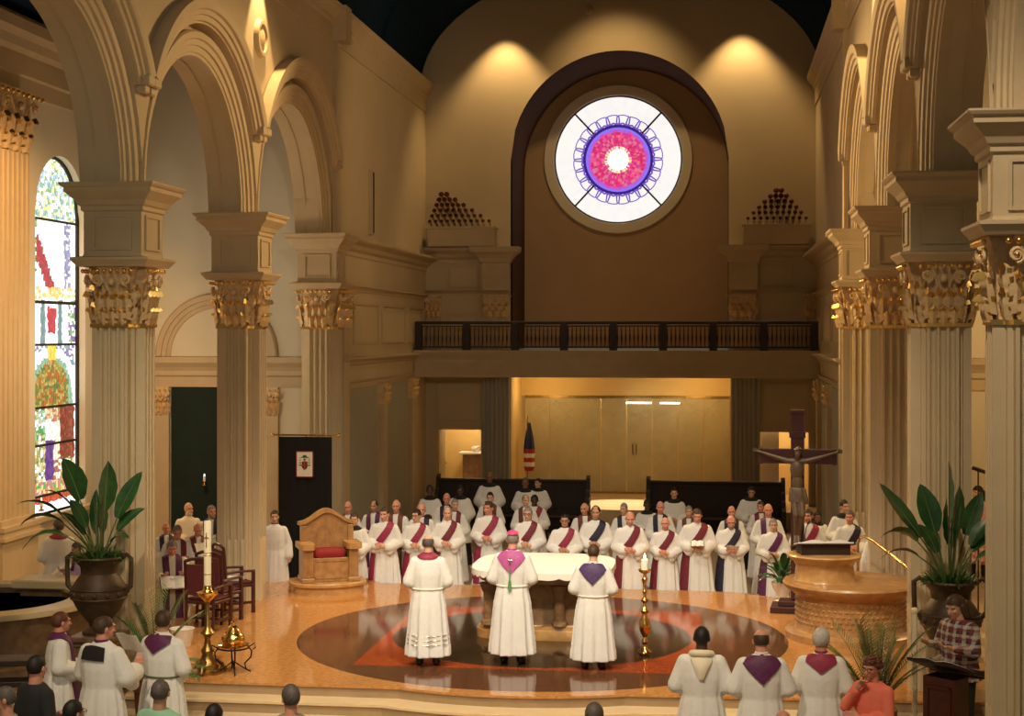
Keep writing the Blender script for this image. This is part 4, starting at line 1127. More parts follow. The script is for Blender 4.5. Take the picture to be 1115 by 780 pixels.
def make_body(name, pose, yaw=0.0, pitch=0.0):
    b = MB(); H = head_matrix(yaw, pitch)
    def hp(p): return H @ Vector(p)
    HR = H.to_3x3().to_4x4()
    b.ell(hp((0, 0.012, 1.652)), 0.073, 0.092, 0.098, 18, 12, HR)
    b.ell(hp((0, -0.022, 1.59)), 0.056, 0.068, 0.078, 16, 10, HR)
    b.ell(hp((0, -0.070, 1.538)), 0.026, 0.024, 0.020, 10, 8, HR)
    b.capsule(hp((0, -0.086, 1.640)), hp((0, -0.110, 1.598)), 0.009, 0.0155)
    b.capsule(hp((-0.042, -0.076, 1.664)), hp((0.042, -0.076, 1.664)), 0.012, 0.012)
    for s in (-1, 1):
        b.ell(hp((s * 0.038, -0.066, 1.606)), 0.020, 0.020, 0.020, 10, 8, HR)
        b.ell(hp((s * 0.076, 0.016, 1.620)), 0.010, 0.020, 0.032, 10, 8, HR)
    b.capsule(hp((-0.020, -0.086, 1.566)), hp((0.020, -0.086, 1.566)), 0.009, 0.009)
    b.capsule((0, 0.022, 1.40), hp((0, 0.012, 1.58)), 0.062, 0.055, 14)
    # trunk
    b.ell((0, 0.0, 1.28), 0.160, 0.100, 0.17, 18, 12); b.ell((0, 0.0, 1.08), 0.15, 0.105, 0.2, 18, 12); b.ell((0, 0.01, 0.93), 0.165, 0.115, 0.13, 18, 12)
    b.capsule((-0.13, 0.01, 1.37), (0.13, 0.01, 1.37), 0.055, 0.055)
    for s in (-1, 1):
        b.capsule((s * 0.09, 0.0, 0.90), (s * 0.10, -0.01, 0.49), 0.088, 0.058, 12)
        b.capsule((s * 0.10, -0.01, 0.49), (s * 0.105, 0.02, 0.09), 0.056, 0.038, 12)
        b.capsule((s * 0.105, 0.03, 0.045), (s * 0.125, -0.13, 0.035), 0.040, 0.032, 10)
    ps = POSES[pose]
    for key, s in (('r', -1), ('l', 1)):
        el, wr_, fd, ac, cu = ps[key]
        b.capsule((s * 0.165, 0.01, 1.37), el, 0.050, 0.039, 10); b.capsule(el, wr_, 0.040, 0.027, 10)
        add_hand(b, wr_, fd, ac, cu, -s)
    me = remeshed(b, name, 0.0082, 2)
    for m in (SKIN['fair'], M['eyedark'], M['lips']): me.materials.append(m)
    Hi = H.inverted()
    for p in me.polygons:
        c = p.center
        if c.z < 1.40: continue
        q = Hi @ c
        if q.y < -0.05:
            if ((abs(q.x) - 0.031) / 0.012) ** 2 + ((q.z - 1.641) / 0.0075) ** 2 < 1: p.material_index = 1
            elif (q.x / 0.026) ** 2 + ((q.z - 1.566) / 0.008) ** 2 < 1 and q.y < -0.07: p.material_index = 2
    return me, H

ALB_PROF = [(1.50, .070, .070), (1.475, .10, .080), (1.445, .155, .098), (1.40, .205, .115), (1.33, .218, .130), (1.22, .212, .145), (1.12, .200, .145), (1.03, .190, .140), (.96, .205, .155), (.80, .232, .180), (.60, .248, .20), (.40, .262, .215), (.20, .278, .228), (.07, .285, .235)]
def prof_at(z, P=ALB_PROF):
    for i in range(len(P) - 1):
        if P[i + 1][0] <= z <= P[i][0]:
            t = (P[i][0] - z) / (P[i][0] - P[i + 1][0])
            return P[i][1] + t * (P[i + 1][1] - P[i][1]), P[i][2] + t * (P[i + 1][2] - P[i][2])
    return P[-1][1], P[-1][2]
def torso_rings(hem, top=1.50, grow=0.0, seg=64, folds=10, amp=0.08):
    zs_ = [p[0] for p in ALB_PROF if hem < p[0] <= top]
    zz = []
    allz = sorted(set(zs_ + [hem] + [hem + (1.1 - hem) * i / 12 for i in range(12)]), reverse=True)
    R = []
    for z in allz:
        rx, ry = prof_at(z)
        rx += grow; ry += grow
        am = amp * max(0, min(1, (1.25 - z) / 1.0)) + 0.012 * (1 if z < 1.3 else 0)
        ring = []
        for j in range(seg):
            a = 2 * pi * j / seg
            w = 1 + am * (sin(folds * a + 2.2 * sin(2 * a)) + 0.5 * sin((folds + 6) * a + 1.0))
            ring.append((rx * w * cos(a), 0.012 + ry * w * sin(a), z))
        R.append(ring)
    return R
def make_robe(name, pose, hem, sleeve=1.0, top=1.50, vox=0.0125, tight=False):
    b = MB(); b.loft(torso_rings(hem, top), True, True)
    ps = POSES[pose]
    for key, s in (('r', -1), ('l', 1)):
        el, wr_ = Vector(ps[key][0]), Vector(ps[key][1]); d = (wr_ - el).normalized()
        e2 = wr_ - d * 0.01
        k = sleeve
        b.capsule((s * 0.165, 0.01, 1.385), el, 0.075, 0.078 * k if not tight else 0.062, 12)
        if tight:
            b.capsule(el, e2 - d * 0.04, 0.058, 0.046, 12)
        else:
            b.capsule(el + Vector((0, 0, -0.01)), e2 + Vector((0, 0, -0.03 * k)) - d * 0.06, 0.078 * k, 0.082 * k, 12)
            b.capsule(el * 0.6 + e2 * 0.4 + Vector((0, 0, -0.06 * k)), e2 - d * 0.08 + Vector((0, 0, -0.12 * k)), 0.060 * k, 0.052 * k, 12)
    return remeshed(b, name, vox, 2)
_tb = MB(); _tb.loft(torso_rings(0.07, 1.50, 0.004), True, True)
BVH = BVHTree.FromPolygons([Vector(v) for v in _tb.v], [tuple(f) for f in _tb.f])
def proj(p, off=0.014):
    co, no, i, d = BVH.find_nearest(Vector(p))
    c0 = Vector((0, 0.012, co.z)); out = (co - c0); out.z = 0
    if no.dot(Vector(p) - co) < 0 and (Vector(p) - co).length > 1e-5 and no.dot(out) < 0: no = -no
    if no.dot(out) < 0 and abs(no.z) < 0.8: no = -no
    if abs(no.z) >= 0.8 and co.z > 1.3 and no.z < 0: no = -no
    return co + no * off
def thick(grid):
    """grid of points -> closed strip"""
    b = MB(); nu, nv = len(grid), len(grid[0])
    inner = [[p - (p - Vector((0, 0.012, p.z))).normalized() * 0.022 if p.z < 1.44 else p - Vector((0, 0, 0.02)) for p in r] for r in grid]
    rings = [list(g) + list(reversed(i)) for g, i in zip(grid, inner)]
    b.loft(rings, True, True); return b
def catmull(pts, n):
    P = [Vector(p) for p in pts]; P = [P[0] * 2 - P[1]] + P + [P[-1] * 2 - P[-2]]
    out = []
    for i in range(n):
        t = i / (n - 1) * (len(P) - 3); k = min(int(t), len(P) - 4); f = t - k
        a, b_, c, d = P[k:k + 4]
        out.append(0.5 * ((2 * b_) + (c - a) * f + (2 * a - 5 * b_ + 4 * c - d) * f * f + (3 * b_ - a - 3 * c + d) * f ** 3))
    return out
def ribbon(guide, width, n=36, off=0.016):
    C = catmull(guide, n); grid = []
    C = [proj(p, 0.0) for p in C]
    for i, p in enumerate(C):
        t = (C[min(i + 1, n - 1)] - C[max(i - 1, 0)]).normalized()
        out = p - Vector((0, 0.012, p.z)) if p.z < 1.42 else Vector((p.x * 0.4, (p.y - 0.012) * 0.4, 0.25))
        if out.length < 1e-4: out = Vector((0, 0, 1))
        w = t.cross(out).normalized()
        grid.append([proj(p + w * width * q, off) for q in (-0.5, -0.25, 0, 0.25, 0.5)])
    return thick(grid)
def join(*bs):
    r = MB()
    for q in bs: r.raw(q.v, q.f)
    return r
def catalogue():
    G = {}
    G['sash'] = join(ribbon([(0.12, 0.02, 1.47), (0.115, -0.09, 1.42), (0.07, -0.15, 1.32), (-0.01, -0.16, 1.20), (-0.10, -0.15, 1.08), (-0.18, -0.10, .97), (-0.215, -0.04, .92)], 0.125),
                     ribbon([(0.12, 0.0, 1.47), (0.10, 0.10, 1.41), (0.04, 0.16, 1.28), (-0.06, 0.17, 1.12), (-0.16, 0.12, .98), (-0.21, 0.05, .92)], 0.125),
                     ribbon([(-0.185, -0.12, .97), (-0.20, -0.15, .75), (-0.215, -0.17, .5), (-0.225, -0.18, .26)], 0.115),
                     ribbon([(-0.215, 0.0, .95), (-0.24, 0.0, .75), (-0.265, 0.0, .5), (-0.28, 0.0, .33)], 0.11))
    st = [(0.10, -0.22, .42), (0.10, -0.20, .70), (0.095, -0.16, 1.0), (0.10, -0.15, 1.25), (0.095, -0.11, 1.38), (0.085, -0.02, 1.46), (0.06, 0.07, 1.465), (0, 0.085, 1.465)]
    st += [(-x, y, z) for x, y, z in reversed(st[:-1])]
    G['stole'] = ribbon(st, 0.10, 70)
    def yoke(wd_, zc, ze):
        grid = []
        for i in range(13):
            s = -1 + 2 * i / 12; row = []
            for j in range(7):
                t = j / 6
                top = Vector((s * 0.115, 0.075 - 0.05 * s * s, 1.487 - 0.015 * abs(s))); bot = Vector((s * wd_, 0.14 - 0.03 * abs(s), zc + (ze - zc) * abs(s)))
                row.append(proj(top.lerp(bot, t), 0.016))
            grid.append(row)
        return thick(grid)
    G['yoke'] = yoke(0.20, 1.20, 1.42)
    G['small_yoke'] = yoke(0.16, 1.29, 1.42)
    def patch(x0, x1, z0, z1, y):
        return thick([[proj((x0 + (x1 - x0) * i / 8, y, z0 + (z1 - z0) * j / 6), 0.015) for j in range(7)] for i in range(9)])
    G['collar'] = thick([[proj(((0.055 + 0.085 * j / 5) * cos(2 * pi * i / 28), 0.012 + (0.05 + 0.075 * j / 5) * sin(2 * pi * i / 28), 1.52 - 0.012 * j), 0.014) for j in range(6)] for i in range(29)])
    G['back_yoke'] = patch(-0.13, 0.13, 1.32, 1.48, 0.13)
    out = {k: v.mesh(k, M['black'], 60) for k, v in G.items()}
    b = MB(); b.lathe([(0.072, 1.455), (0.066, 1.49), (0.063, 1.52), (0.058, 1.52)], 20, (0, 0.018, 0)); out['neckband'] = b.mesh('neckband', M['black'], 60)
    b = MB(); b.loft(torso_rings(0.06, 0.80, -0.02, amp=0.02), True, True); out['cassock'] = b.mesh('cassock', M['black'], 60)
    b = MB(); pts = []
    for i in range(41):
        a = 2 * pi * i / 40; pts.append(((0.200) * cos(a), 0.012 + 0.150 * sin(a), 1.035))
    b.tube(pts, 0.011, 6, False); b.tube([(0.06, -0.155, 1.03), (0.07, -0.17, 0.9), (0.075, -0.19, 0.72)], 0.010, 6)
    out['cincture'] = b.mesh('cincture', M['whitecloth'], 60)
    b = MB()
    for s in (-1, 1):
        b.ell((s * 0.118, -0.055, 0.038), 0.050, 0.135, 0.042, 14, 8)
        b.capsule((s * 0.107, 0.02, 0.05), (s * 0.105, 0.015, 0.26), 0.052, 0.062)
    out['shoes'] = b.mesh('shoes', M['shoe'], 80)
    # hair styles (head space)
    def hair(fn, g=1.07, lift=0.0):
        b = MB(); seg, rings = 28, 20; vs = {}
        c0 = Vector((0, 0.014, 1.652))
        R = []
        for i in range(rings + 1):
            t = pi * (i + 0.01) / (rings + 0.02)
            R.append([Vector((0.073 * g * sin(t) * cos(2 * pi * j / seg), 0.092 * g * sin(t) * sin(2 * pi * j / seg), 0.098 * g * cos(t) + lift)) for j in range(seg)])
        for i in range(rings):
            for j in range(seg):
                q = [R[i][j], R[i][(j + 1) % seg], R[i + 1][(j + 1) % seg], R[i + 1][j]]
                c = sum(q, Vector()) / 4
                if not fn(c): continue
                w = [c0 + p * (1 + 0.018 * sin(j * 2.1 + i * 1.7)) for p in q]; inn = [c0 + p * 0.86 for p in q]
                n_ = len(b.v); b.v += [tuple(p) for p in w + inn]
                b.f += [(n_, n_ + 1, n_ + 2, n_ + 3), (n_ + 4, n_ + 7, n_ + 6, n_ + 5)] + [(n_ + a, n_ + (a + 1) % 4, n_ + 4 + (a + 1) % 4, n_ + 4 + a) for a in range(4)]
                b.m += [0] * 6
        return b
    def line_short(c): return c.z > (0.040 if c.y < -0.055 else (0.0 if c.y < -0.02 else (-0.03 if c.y < 0.02 else -0.072)))
    def line_rim(c): return c.y > -0.025 and (-0.03 if c.y < 0.02 else -0.072) < c.z < 0.035
    def line_reced(c): return line_short(c) and not (c.y < -0.02 and abs(c.x) < 0.045)
    out['hair_short'] = hair(line_short).mesh('hair', HAIR['brown'], 60)
    out['hair_full'] = hair(line_short, 1.15, 0.004).mesh('hair', HAIR['brown'], 60)
    out['hair_rim'] = hair(line_rim).mesh('hair', HAIR['grey'], 60)
    out['hair_receding'] = hair(line_reced).mesh('hair', HAIR['grey'], 60)
    b = hair(line_short, 1.16, 0.006)
    for s in (-1, 1):
        b.capsule((s * 0.07, 0.02, 1.64), (s * 0.075, 0.03, 1.50), 0.035, 0.028)
    for x in (-0.045, 0, 0.045): b.capsule((x, 0.09, 1.64), (x, 0.085, 1.47), 0.04, 0.03)
    out['hair_bob'] = b.mesh('hair', HAIR['brown'], 60)
    b = MB(); b.ell((0, 0.02, 1.665), 0.087, 0.108, 0.098, 24, 14)
    for q in range(60):
        a = random.uniform(0, 2 * pi); zz = random.uniform(-0.02, 0.09)
        rr_ = sqrt(max(0, 1 - (zz / 0.1) ** 2))
        if sin(a) < -0.35 and zz < 0.05: continue
        b.ell((0.082 * rr_ * cos(a), 0.02 + 0.102 * rr_ * sin(a), 1.665 + zz), 0.024, 0.024, 0.02, 7, 5)
    out['hair_curly'] = None
    b2 = hair(lambda c: line_short(c), 1.14, 0.004)
    for q in range(70):
        a = random.uniform(0, 2 * pi); zz = random.uniform(-0.03, 0.10)
        rr_ = sqrt(max(0, 1 - (zz / 0.112) ** 2))
        if sin(a) < -0.3 and zz < 0.055: continue
        b2.ell((0.083 * rr_ * cos(a), 0.016 + 0.104 * rr_ * sin(a), 1.656 + zz), 0.022, 0.022, 0.018, 7, 5)
    out['hair_curly'] = b2.mesh('hair', HAIR['auburn'], 60)
    b = MB()
    b.lathe([(0.0, 0.110), (0.03, 0.106), (0.055, 0.092), (0.074, 0.066), (0.078, 0.058), (0.07, 0.056)], 24, (0, 0, 0), sy=1.2)
    me = b.mesh('skullcap', M['zuchetto'], 60)
    me.transform(Matrix.Translation((0, 0.028, 1.652)) @ Euler((-0.30, 0, 0)).to_matrix().to_4x4()); out['skullcap'] = me
    b = MB()
    for s in (-1, 1):
        b.tube([(s * 0.033 + 0.022 * cos(2 * pi * i / 14), -0.102, 1.640 + 0.017 * sin(2 * pi * i / 14)) for i in range(15)], 0.0028, 5, False)
        b.tube([(s * 0.055, -0.100, 1.645), (s * 0.078, -0.03, 1.645), (s * 0.080, 0.01, 1.638)], 0.0025, 5)
    b.tube([(-0.011, -0.104, 1.644), (0, -0.107, 1.646), (0.011, -0.104, 1.644)], 0.0025, 5)
    out['glasses'] = b.mesh('glasses', M['iron'], 60)
    b = MB()
    b.ell((0, -0.062, 1.545), 0.046, 0.038, 0.042, 14, 10); b.ell((0.045, -0.03, 1.57), 0.018, 0.035, 0.045, 10, 8); b.ell((-0.045, -0.03, 1.57), 0.018, 0.035, 0.045, 10, 8)
    out['beard'] = b.mesh('beard', HAIR['grey'], 60)
    b = MB()
    rr_ = []
    for i in range(13):
        a = pi * (-0.15 + 1.3 * i / 12); rr_.append((0.10 * cos(a), 0.03 + 0.085 * sin(a), 1.475 + 0.015 * sin(a)))
    b.tube(rr_, [0.02 + 0.022 * sin(pi * i / 12) for i in range(13)], 10)
    hoodg = []
    for i in range(9):
        s = -1 + i / 4
        hoodg.append([proj((s * (0.12 - 0.10 * t), 0.15, 1.46 - 0.24 * t), 0.02 + 0.035 * sin(pi * t) * (1 - s * s)) for t in (0, 0.25, 0.5, 0.75, 1.0)])
    hb = thick(hoodg)
    out['hood'] = join(b, hb).mesh('hood', M['cream'], 60)
    # lay clothes
    b = MB()
    for s in (-1, 1):
        b.capsule((s * 0.085, 0.005, 0.93), (s * 0.10, -0.005, 0.49), 0.112, 0.082, 14); b.capsule((s * 0.10, -0.005, 0.49), (s * 0.105, 0.02, 0.10), 0.080, 0.070, 14)
    b.ell((0, 0.01, 0.95), 0.19, 0.135, 0.13, 20, 12)
    out['trousers'] = remeshed(b, 'trousers', 0.013, 3)
    b = MB(); b.loft(torso_rings(0.34, 1.08, -0.01, amp=0.03), True, True); out['skirt'] = b.mesh('skirt', M['black'], 60)
    return out
CAT = catalogue()
BOD = {}
for nm, pose, yw, pt in (('front', 'joined', 0, 0.08), ('lookl', 'joined', -0.45, 0.05), ('lookr', 'joined', 0.45, 0.05), ('bow', 'joined', 0, 0.30), ('read', 'reading', 0, 0.35), ('readl', 'reading', -0.35, 0.1), ('down', 'down', 0, 0.05), ('downr', 'down', 0.5, 0.05), ('chin', 'chin', 0.1, 0.12)):
    BOD[nm] = (*make_body('body_' + nm, pose, yw, pt), pose)
ROBE = {}
for pose in ('joined', 'reading', 'down'):
    ROBE['alb', pose] = make_robe('alb_' + pose, pose, 0.13, 1.08)
    ROBE['surplice', pose] = make_robe('surplice_' + pose, pose, 0.52, 1.3)
def lay_top(name, pose, hem, m, tight=True):
    me = make_robe(name, pose, hem, 1.0, 1.475, 0.0125, tight); me.materials.append(m); return me
for k, me in list(ROBE.items()): me.materials.append(M['alb'])
for m in (M['suit'],): CAT['trousers'].materials.append(m)

def attach(root, name, me, mat=None, H=None):
    o = link(name, me, root)
    if mat is not None and me.materials:
        o.material_slots[0].link = 'OBJECT'; o.material_slots[0].material = mat
    if H is not None: o.matrix_basis = H
    return o
def person(pos, h, yaw, body, skin, hair, hcol, label, group=None, girth=1.0, glasses=False, extra=()):
    s = h / 1.75
    r = thing('person', label, 'person', pos, yaw, group, None, (s * girth, s * girth, s))
    me, H, pose = BOD[body]
    attach(r, 'body', me, SKIN[skin])
    attach(r, 'shoes', CAT['shoes'])
    if hair: attach(r, 'hair', CAT['hair_' + hair], HAIR[hcol], H)
    if glasses: attach(r, 'glasses', CAT['glasses'], None, H)
    for e in extra:
        if e == 'beard': attach(r, 'beard', CAT['beard'], HAIR[hcol], H)
        if e == 'skullcap': attach(r, 'skullcap', CAT['skullcap'], None, H)
    return r, pose, H
# ------------------------------------------------------------------ clergy
F = ZF
GD, GP, GS = 'deacons standing behind the altar', 'priests standing behind the altar', 'altar servers standing at the back'
CLERGY = [
 # px, py of the head top, height, kind, stole colour, body, yaw deg, hair, hair colour, skin, glasses, label
 (379, 546, 1.75, 'P', 'brownstole', 'front', 5, 'rim', 'grey', 'ruddy', 0, 'balding ruddy priest in white, half hidden behind the throne back'),
 (386, 559, 1.68, 'S', None, 'front', 5, 'short', 'brown', 'fair', 0, 'young server with black collar just right of the carved throne'),
 (407.5, 545, 1.68, 'P', 'purple', 'front', -4, 'receding', 'black', 'tan', 0, 'dark haired priest in purple stole between throne and front deacons'),
 (418.7, 553, 1.76, 'D', 'magenta', 'front', -6, 'short', 'brown', 'fair', 0, 'leftmost front deacon beside the throne, white alb and magenta sash'),
 (431.5, 544.5, 1.82, 'P', 'brownstole', 'front', 0, 'rim', 'white', 'ruddy', 0, 'bald pink faced priest with reddish brown stole behind the leftmost deacons'),
 (454, 555, 1.70, 'D', 'magenta', 'lookl', 4, 'short', 'black', 'fair', 1, 'dark haired deacon with glasses and magenta sash, left of the bowed left priest'),
 (459, 548.5, 1.75, 'P', 'navy', 'front', 8, 'rim', 'grey', 'ruddy', 0, 'balding priest in dark navy stole peering over the deacon with glasses'),
 (468, 528, 1.75, 'S', None, 'front', 4, 'short', 'black', 'dark', 0, 'black haired dark skinned server in white surplice under the left doorway edge'),
 (487.5, 552, 1.75, 'D', 'maroon', 'front', 5, 'receding', 'grey', 'fair', 0, 'grey haired deacon with dark maroon sash directly right of the left altar priest'),
 (495, 543.5, 1.72, 'P', 'maroon', 'lookr', 0, 'short', 'grey', 'fair', 0, 'grey haired priest in maroon stole just behind the deacon at the altar left end'),
 (486.5, 537, 1.74, 'P', 'navy', 'front', 6, 'rim', 'dgrey', 'ruddy', 0, 'balding priest in the third row below the left doorway'),
 (501, 527.5, 1.75, 'S', None, 'bow', 8, 'short', 'black', 'dark', 0, 'dark skinned server with bowed head in front of the lit left doorway'),
 (532.5, 546.5, 1.78, 'D', 'magenta', 'lookl', 0, 'short', 'brown', 'ruddy', 0, 'brown haired deacon, hands folded, magenta sash, between left priest and bishop'),
 (533.7, 536, 1.70, 'P', 'brownstole', 'front', 3, 'short', 'black', 'fair', 0, 'dark haired priest right behind the deacon beside the pink capped bishop'),
 (533, 514, 1.84, 'S', None, 'front', 4, None, 'black', 'brown', 0, 'tall bald brown skinned server standing highest at the left stall'),
 (575, 552.6, 1.75, 'D', 'maroon', 'front', -2, 'short', 'grey', 'fair', 1, 'grey haired deacon with maroon sash just right of the bishop cap'),
 (572, 539, 1.74, 'P', 'brownstole', 'lookr', 4, 'receding', 'grey', 'fair', 0, 'grey balding priest behind the maroon sashed deacon near the bishop'),
 (582, 539, 1.63, 'D', 'magenta', 'front', -3, 'short', 'black', 'dark', 0, 'dark skinned deacon in the second row with slanting magenta sash'),
 (572, 520.5, 1.75, 'S', None, 'front', 4, 'short', 'dgrey', 'brown', 0, 'left one of the two servers standing under the furled flag'),
 (586, 521, 1.64, 'S', None, 'lookl', 0, 'short', 'black', 'fair', 0, 'right one of the two servers under the furled flag, black hair'),
 (615, 560, 1.68, 'D', 'magenta', 'front', 2, 'short', 'black', 'tan', 1, 'short dark haired deacon with glasses centred behind the white altar top'),
 (636.6, 548, 1.68, 'P', 'brownstole', 'lookl', 10, 'rim', 'white', 'ruddy', 0, 'pink bald priest in plain white beside the end of the left stall'),
 (648.7, 551, 1.80, 'D', 'navy', 'front', 0, 'receding', 'black', 'tan', 0, 'dark haired deacon with navy sash above the right altar priest'),
 (679.5, 548, 1.70, 'P', 'navy', 'lookl', 6, 'short', 'grey', 'fair', 0, 'grey haired priest in straight navy stole below the lit passage'),
 (686, 556.5, 1.79, 'D', 'maroon', 'bow', 4, None, 'grey', 'ruddy', 0, 'bald red faced deacon with long maroon sash beside the right altar priest'),
 (704.5, 543.5, 1.66, 'S', None, 'bow', 0, 'short', 'black', 'dark', 0, 'dark skinned server at the stepped end of the right stall'),
 (719, 546, 1.75, 'P', 'navy', 'front', 0, 'rim', 'grey', 'ruddy', 0, 'bald priest in navy stole behind the short deacon above the tall candlestick'),
 (724.5, 563.5, 1.63, 'D', 'maroon', 'front', -4, 'rim', 'white', 'ruddy', 0, 'short bald deacon with maroon sash right of the tall candlestick flame'),
 (734, 531, 1.75, 'S', None, 'front', 0, 'short', 'black', 'fair', 0, 'server with black collar standing against the right stall, left of two'),
 (750, 551, 1.64, 'P', 'brownstole', 'front', 0, 'short', 'grey', 'fair', 0, 'grey haired priest almost hidden behind the brown haired deacon with book'),
 (759, 553.5, 1.80, 'D', 'maroon', 'bow', 2, 'short', 'brown', 'ruddy', 0, 'brown haired deacon with maroon sash holding a small white book'),
 (796.5, 551, 1.70, 'P', 'navy', 'front', 0, None, 'grey', 'ruddy', 0, 'bald priest directly behind the ruddy bearded deacon'),
 (796, 561, 1.66, 'D', 'navy', 'bow', 2, 'rim', 'grey', 'ruddy', 0, 'ruddy bearded deacon with navy sash holding a white sheet'),
 (818, 529, 1.75, 'S', None, 'bow', 4, 'short', 'black', 'tan', 0, 'dark haired server against the right stall, right of two'),
 (828.6, 546, 1.62, 'P', 'maroon', 'lookl', 6, 'short', 'brown', 'ruddy', 0, 'brown haired priest turned aside behind the potted lily'),
 (836.5, 548.7, 1.80, 'P', 'purple', 'front', 4, None, 'grey', 'ruddy', 0, 'bald priest in purple stole behind the plant left of the crucifix'),
 (842, 565, 1.65, 'D', 'purple', 'front', 2, 'short', 'grey', 'fair', 0, 'deacon with purple sash partly covered by the potted lily leaves'),
 (880, 555, 1.75, 'D', 'magenta', 'lookl', 6, 'short', 'brown', 'ruddy', 0, 'deacon with magenta sash half hidden by the upright of the crucifix'),
 (890, 556, 1.58, 'S', None, 'bow', 4, 'short', 'black', 'brown', 0, 'dark haired server looking down just right of the crucifix'),
 (918.8, 544.6, 1.84, 'S', None, 'lookr', 6, 'short', 'black', 'fair', 0, 'young black haired server in white by the right hand column'),
 (925.7, 556.4, 1.74, 'D', 'navy', 'lookl', 8, 'short', 'dgrey', 'ruddy', 0, 'deacon with dark navy sash standing behind the open book on the ambo'),
 (957, 570, 1.72, 'P', 'brownstole', 'down', 0, 'short', 'grey', 'fair', 0, 'clergyman mostly hidden behind the golden lit right column'),
 # group left between the columns
 (205, 547.5, 1.76, 'P', 'cream', 'lookr', 30, None, 'white', 'fair', 0, 'bald white bearded priest standing before the dark green curtain'),
 (230, 550.5, 1.75, 'P', 'navy', 'lookr', 15, 'short', 'grey', 'ruddy', 0, 'grey haired priest in dark stole right of the white bearded one'),
 (242.6, 566, 1.60, 'P', 'brownstole', 'downr', 20, 'rim', 'blond', 'fair', 0, 'bald priest with brown stole close beside the second left column'),
 (215, 569, 1.66, 'P', 'maroon', 'read', 35, 'rim', 'grey', 'ruddy', 0, 'balding priest behind the red chairs reading from a white sheet'),
 (181, 569, 1.58, 'P', 'navy', 'front', 25, 'rim', 'grey', 'ruddy', 0, 'bald ruddy priest farthest left between the two left columns'),
 (192.5, 571, 1.78, 'P', 'maroon', 'read', 30, 'short', 'grey', 'ruddy', 0, 'grey haired priest directly behind the stooped reader in cream'),
 (187, 588, 1.66, 'C', 'purple', 'read', 25, 'short', 'grey', 'ruddy', 0, 'stooped grey haired priest in cream vestment reading an open book'),
]
DIAG = {'brownstole': 'brownstole'}
count = {}
PEOPLE = {}
for (px, py, h, kind, colr, body, yaw, hair, hcol, skin, gl, label) in CLERGY:
    pos = at_z(px, py, F + h); pos.z = F
    girth = (1.05 if kind == 'D' else 0.95) + 0.04 * sin(px * 1.7) + (0.22 if kind == 'C' else 0)
    grp = {'D': GD, 'P': GP, 'S': GS, 'C': GP}[kind]
    if px < 260: grp = 'priests gathered between the left columns'
    ex = ['beard'] if 'bearded' in label else []
    r, pose, H = person(pos, h, radians(yaw), body, skin, hair, hcol, label, grp, girth, bool(gl), ex)
    PEOPLE[label] = (r, pose)
    if kind == 'S':
        attach(r, 'surplice', ROBE['surplice', pose]); attach(r, 'cassock', CAT['cassock']); attach(r, 'collar', CAT['collar']); attach(r, 'neckband', CAT['neckband'])
    else:
        attach(r, 'alb', ROBE['alb', pose], M['cream'] if (kind == 'C' or colr == 'cream') else None)
        if kind == 'D': attach(r, 'stole', CAT['sash'], M[colr])
        elif colr != 'cream': attach(r, 'stole', CAT['stole'], M[colr])
        if px % 3 < 1: attach(r, 'neckband', CAT['neckband'])

def clergy(pos, h, yaw, body, skin, hair, hcol, label, girth, parts, group=None, alb='alb', glasses=False, extra=()):
    r, pose, H = person(pos, h, yaw, body, skin, hair, hcol, label, group, girth, glasses, extra)
    attach(r, alb, ROBE[alb, pose])
    for nm, key, m in parts: attach(r, nm, CAT[key], m and M[m])
    return r
def ground(px, py, z):
    p = at_z(px, py, z); return p
# three at the altar (feet on the platform)
g3 = 'celebrants standing at the altar with backs turned'
pB = ground(558, 722, 0); pLp = ground(466, 724, 0); pRp = ground(646, 728, 0)
r = clergy(pB, 1.80, pi - 0.05, 'bow', 'ruddy', 'rim', 'grey', 'bishop in white with hot pink skullcap at the altar centre, seen from behind', 1.05, [('yoke', 'yoke', 'pink'), ('cincture', 'cincture', None), ('neckband', 'neckband', 'pink')], g3, extra=('skullcap',))
# gold cross and green tassel on the bishop's back
b = MB(); 
for p0, p1 in (((0, 1.335), (0, 1.42)), ((-0.03, 1.39), (0.03, 1.39))):
    b.tube([proj((p0[0], 0.2, p0[1]), 0.028), proj((p1[0], 0.2, p1[1]), 0.028)], 0.010, 6)
b.build('back_cross', M['brass'], r)
M['greencord'] = mat('green_cord', (0.09, 0.30, 0.10), 0.6)
b = MB(); b.tube([proj((0, 0.2, z), 0.024) for z in (1.30, 1.24, 1.18, 1.12)], 0.007, 6); b.tube([proj((0, 0.2, z), 0.026) for z in (1.12, 1.06, 1.00)], [0.013, 0.020, 0.026], 8)
b.build('tassel', M['greencord'], r)
b = MB(); b.box(0.185, 0.215, -0.03, 0.03, 0.93, 1.03, 0.006); b.build('belt_pouch', M['black'], r)
r = clergy(pLp, 1.76, pi + 0.12, 'bow', 'fair', 'rim', 'dgrey', 'balding priest with lace banded hem at the left end of the altar, seen from behind', 1.03, [('stole', 'stole', 'magenta'), ('neckband', 'neckband', 'magenta'), ('cincture', 'cincture', None)], g3)
for z in (0.30, 0.36, 0.42):
    m = MB(); rr_ = []
    for i in range(65):
        rx, ry = prof_at(z); a = 2 * pi * i / 64
        w = 1 + 0.035 * min(1, (1.25 - z)) * (sin(13 * a + 2.2 * sin(2 * a)) + 0.5 * sin(19 * a + 1.0)) + 0.012
        rr_.append((rx * w * cos(a), 0.012 + ry * w * sin(a), z))
    m.tube(rr_, 0.006, 5, False); m.build('lace_band', M['tin'], r)
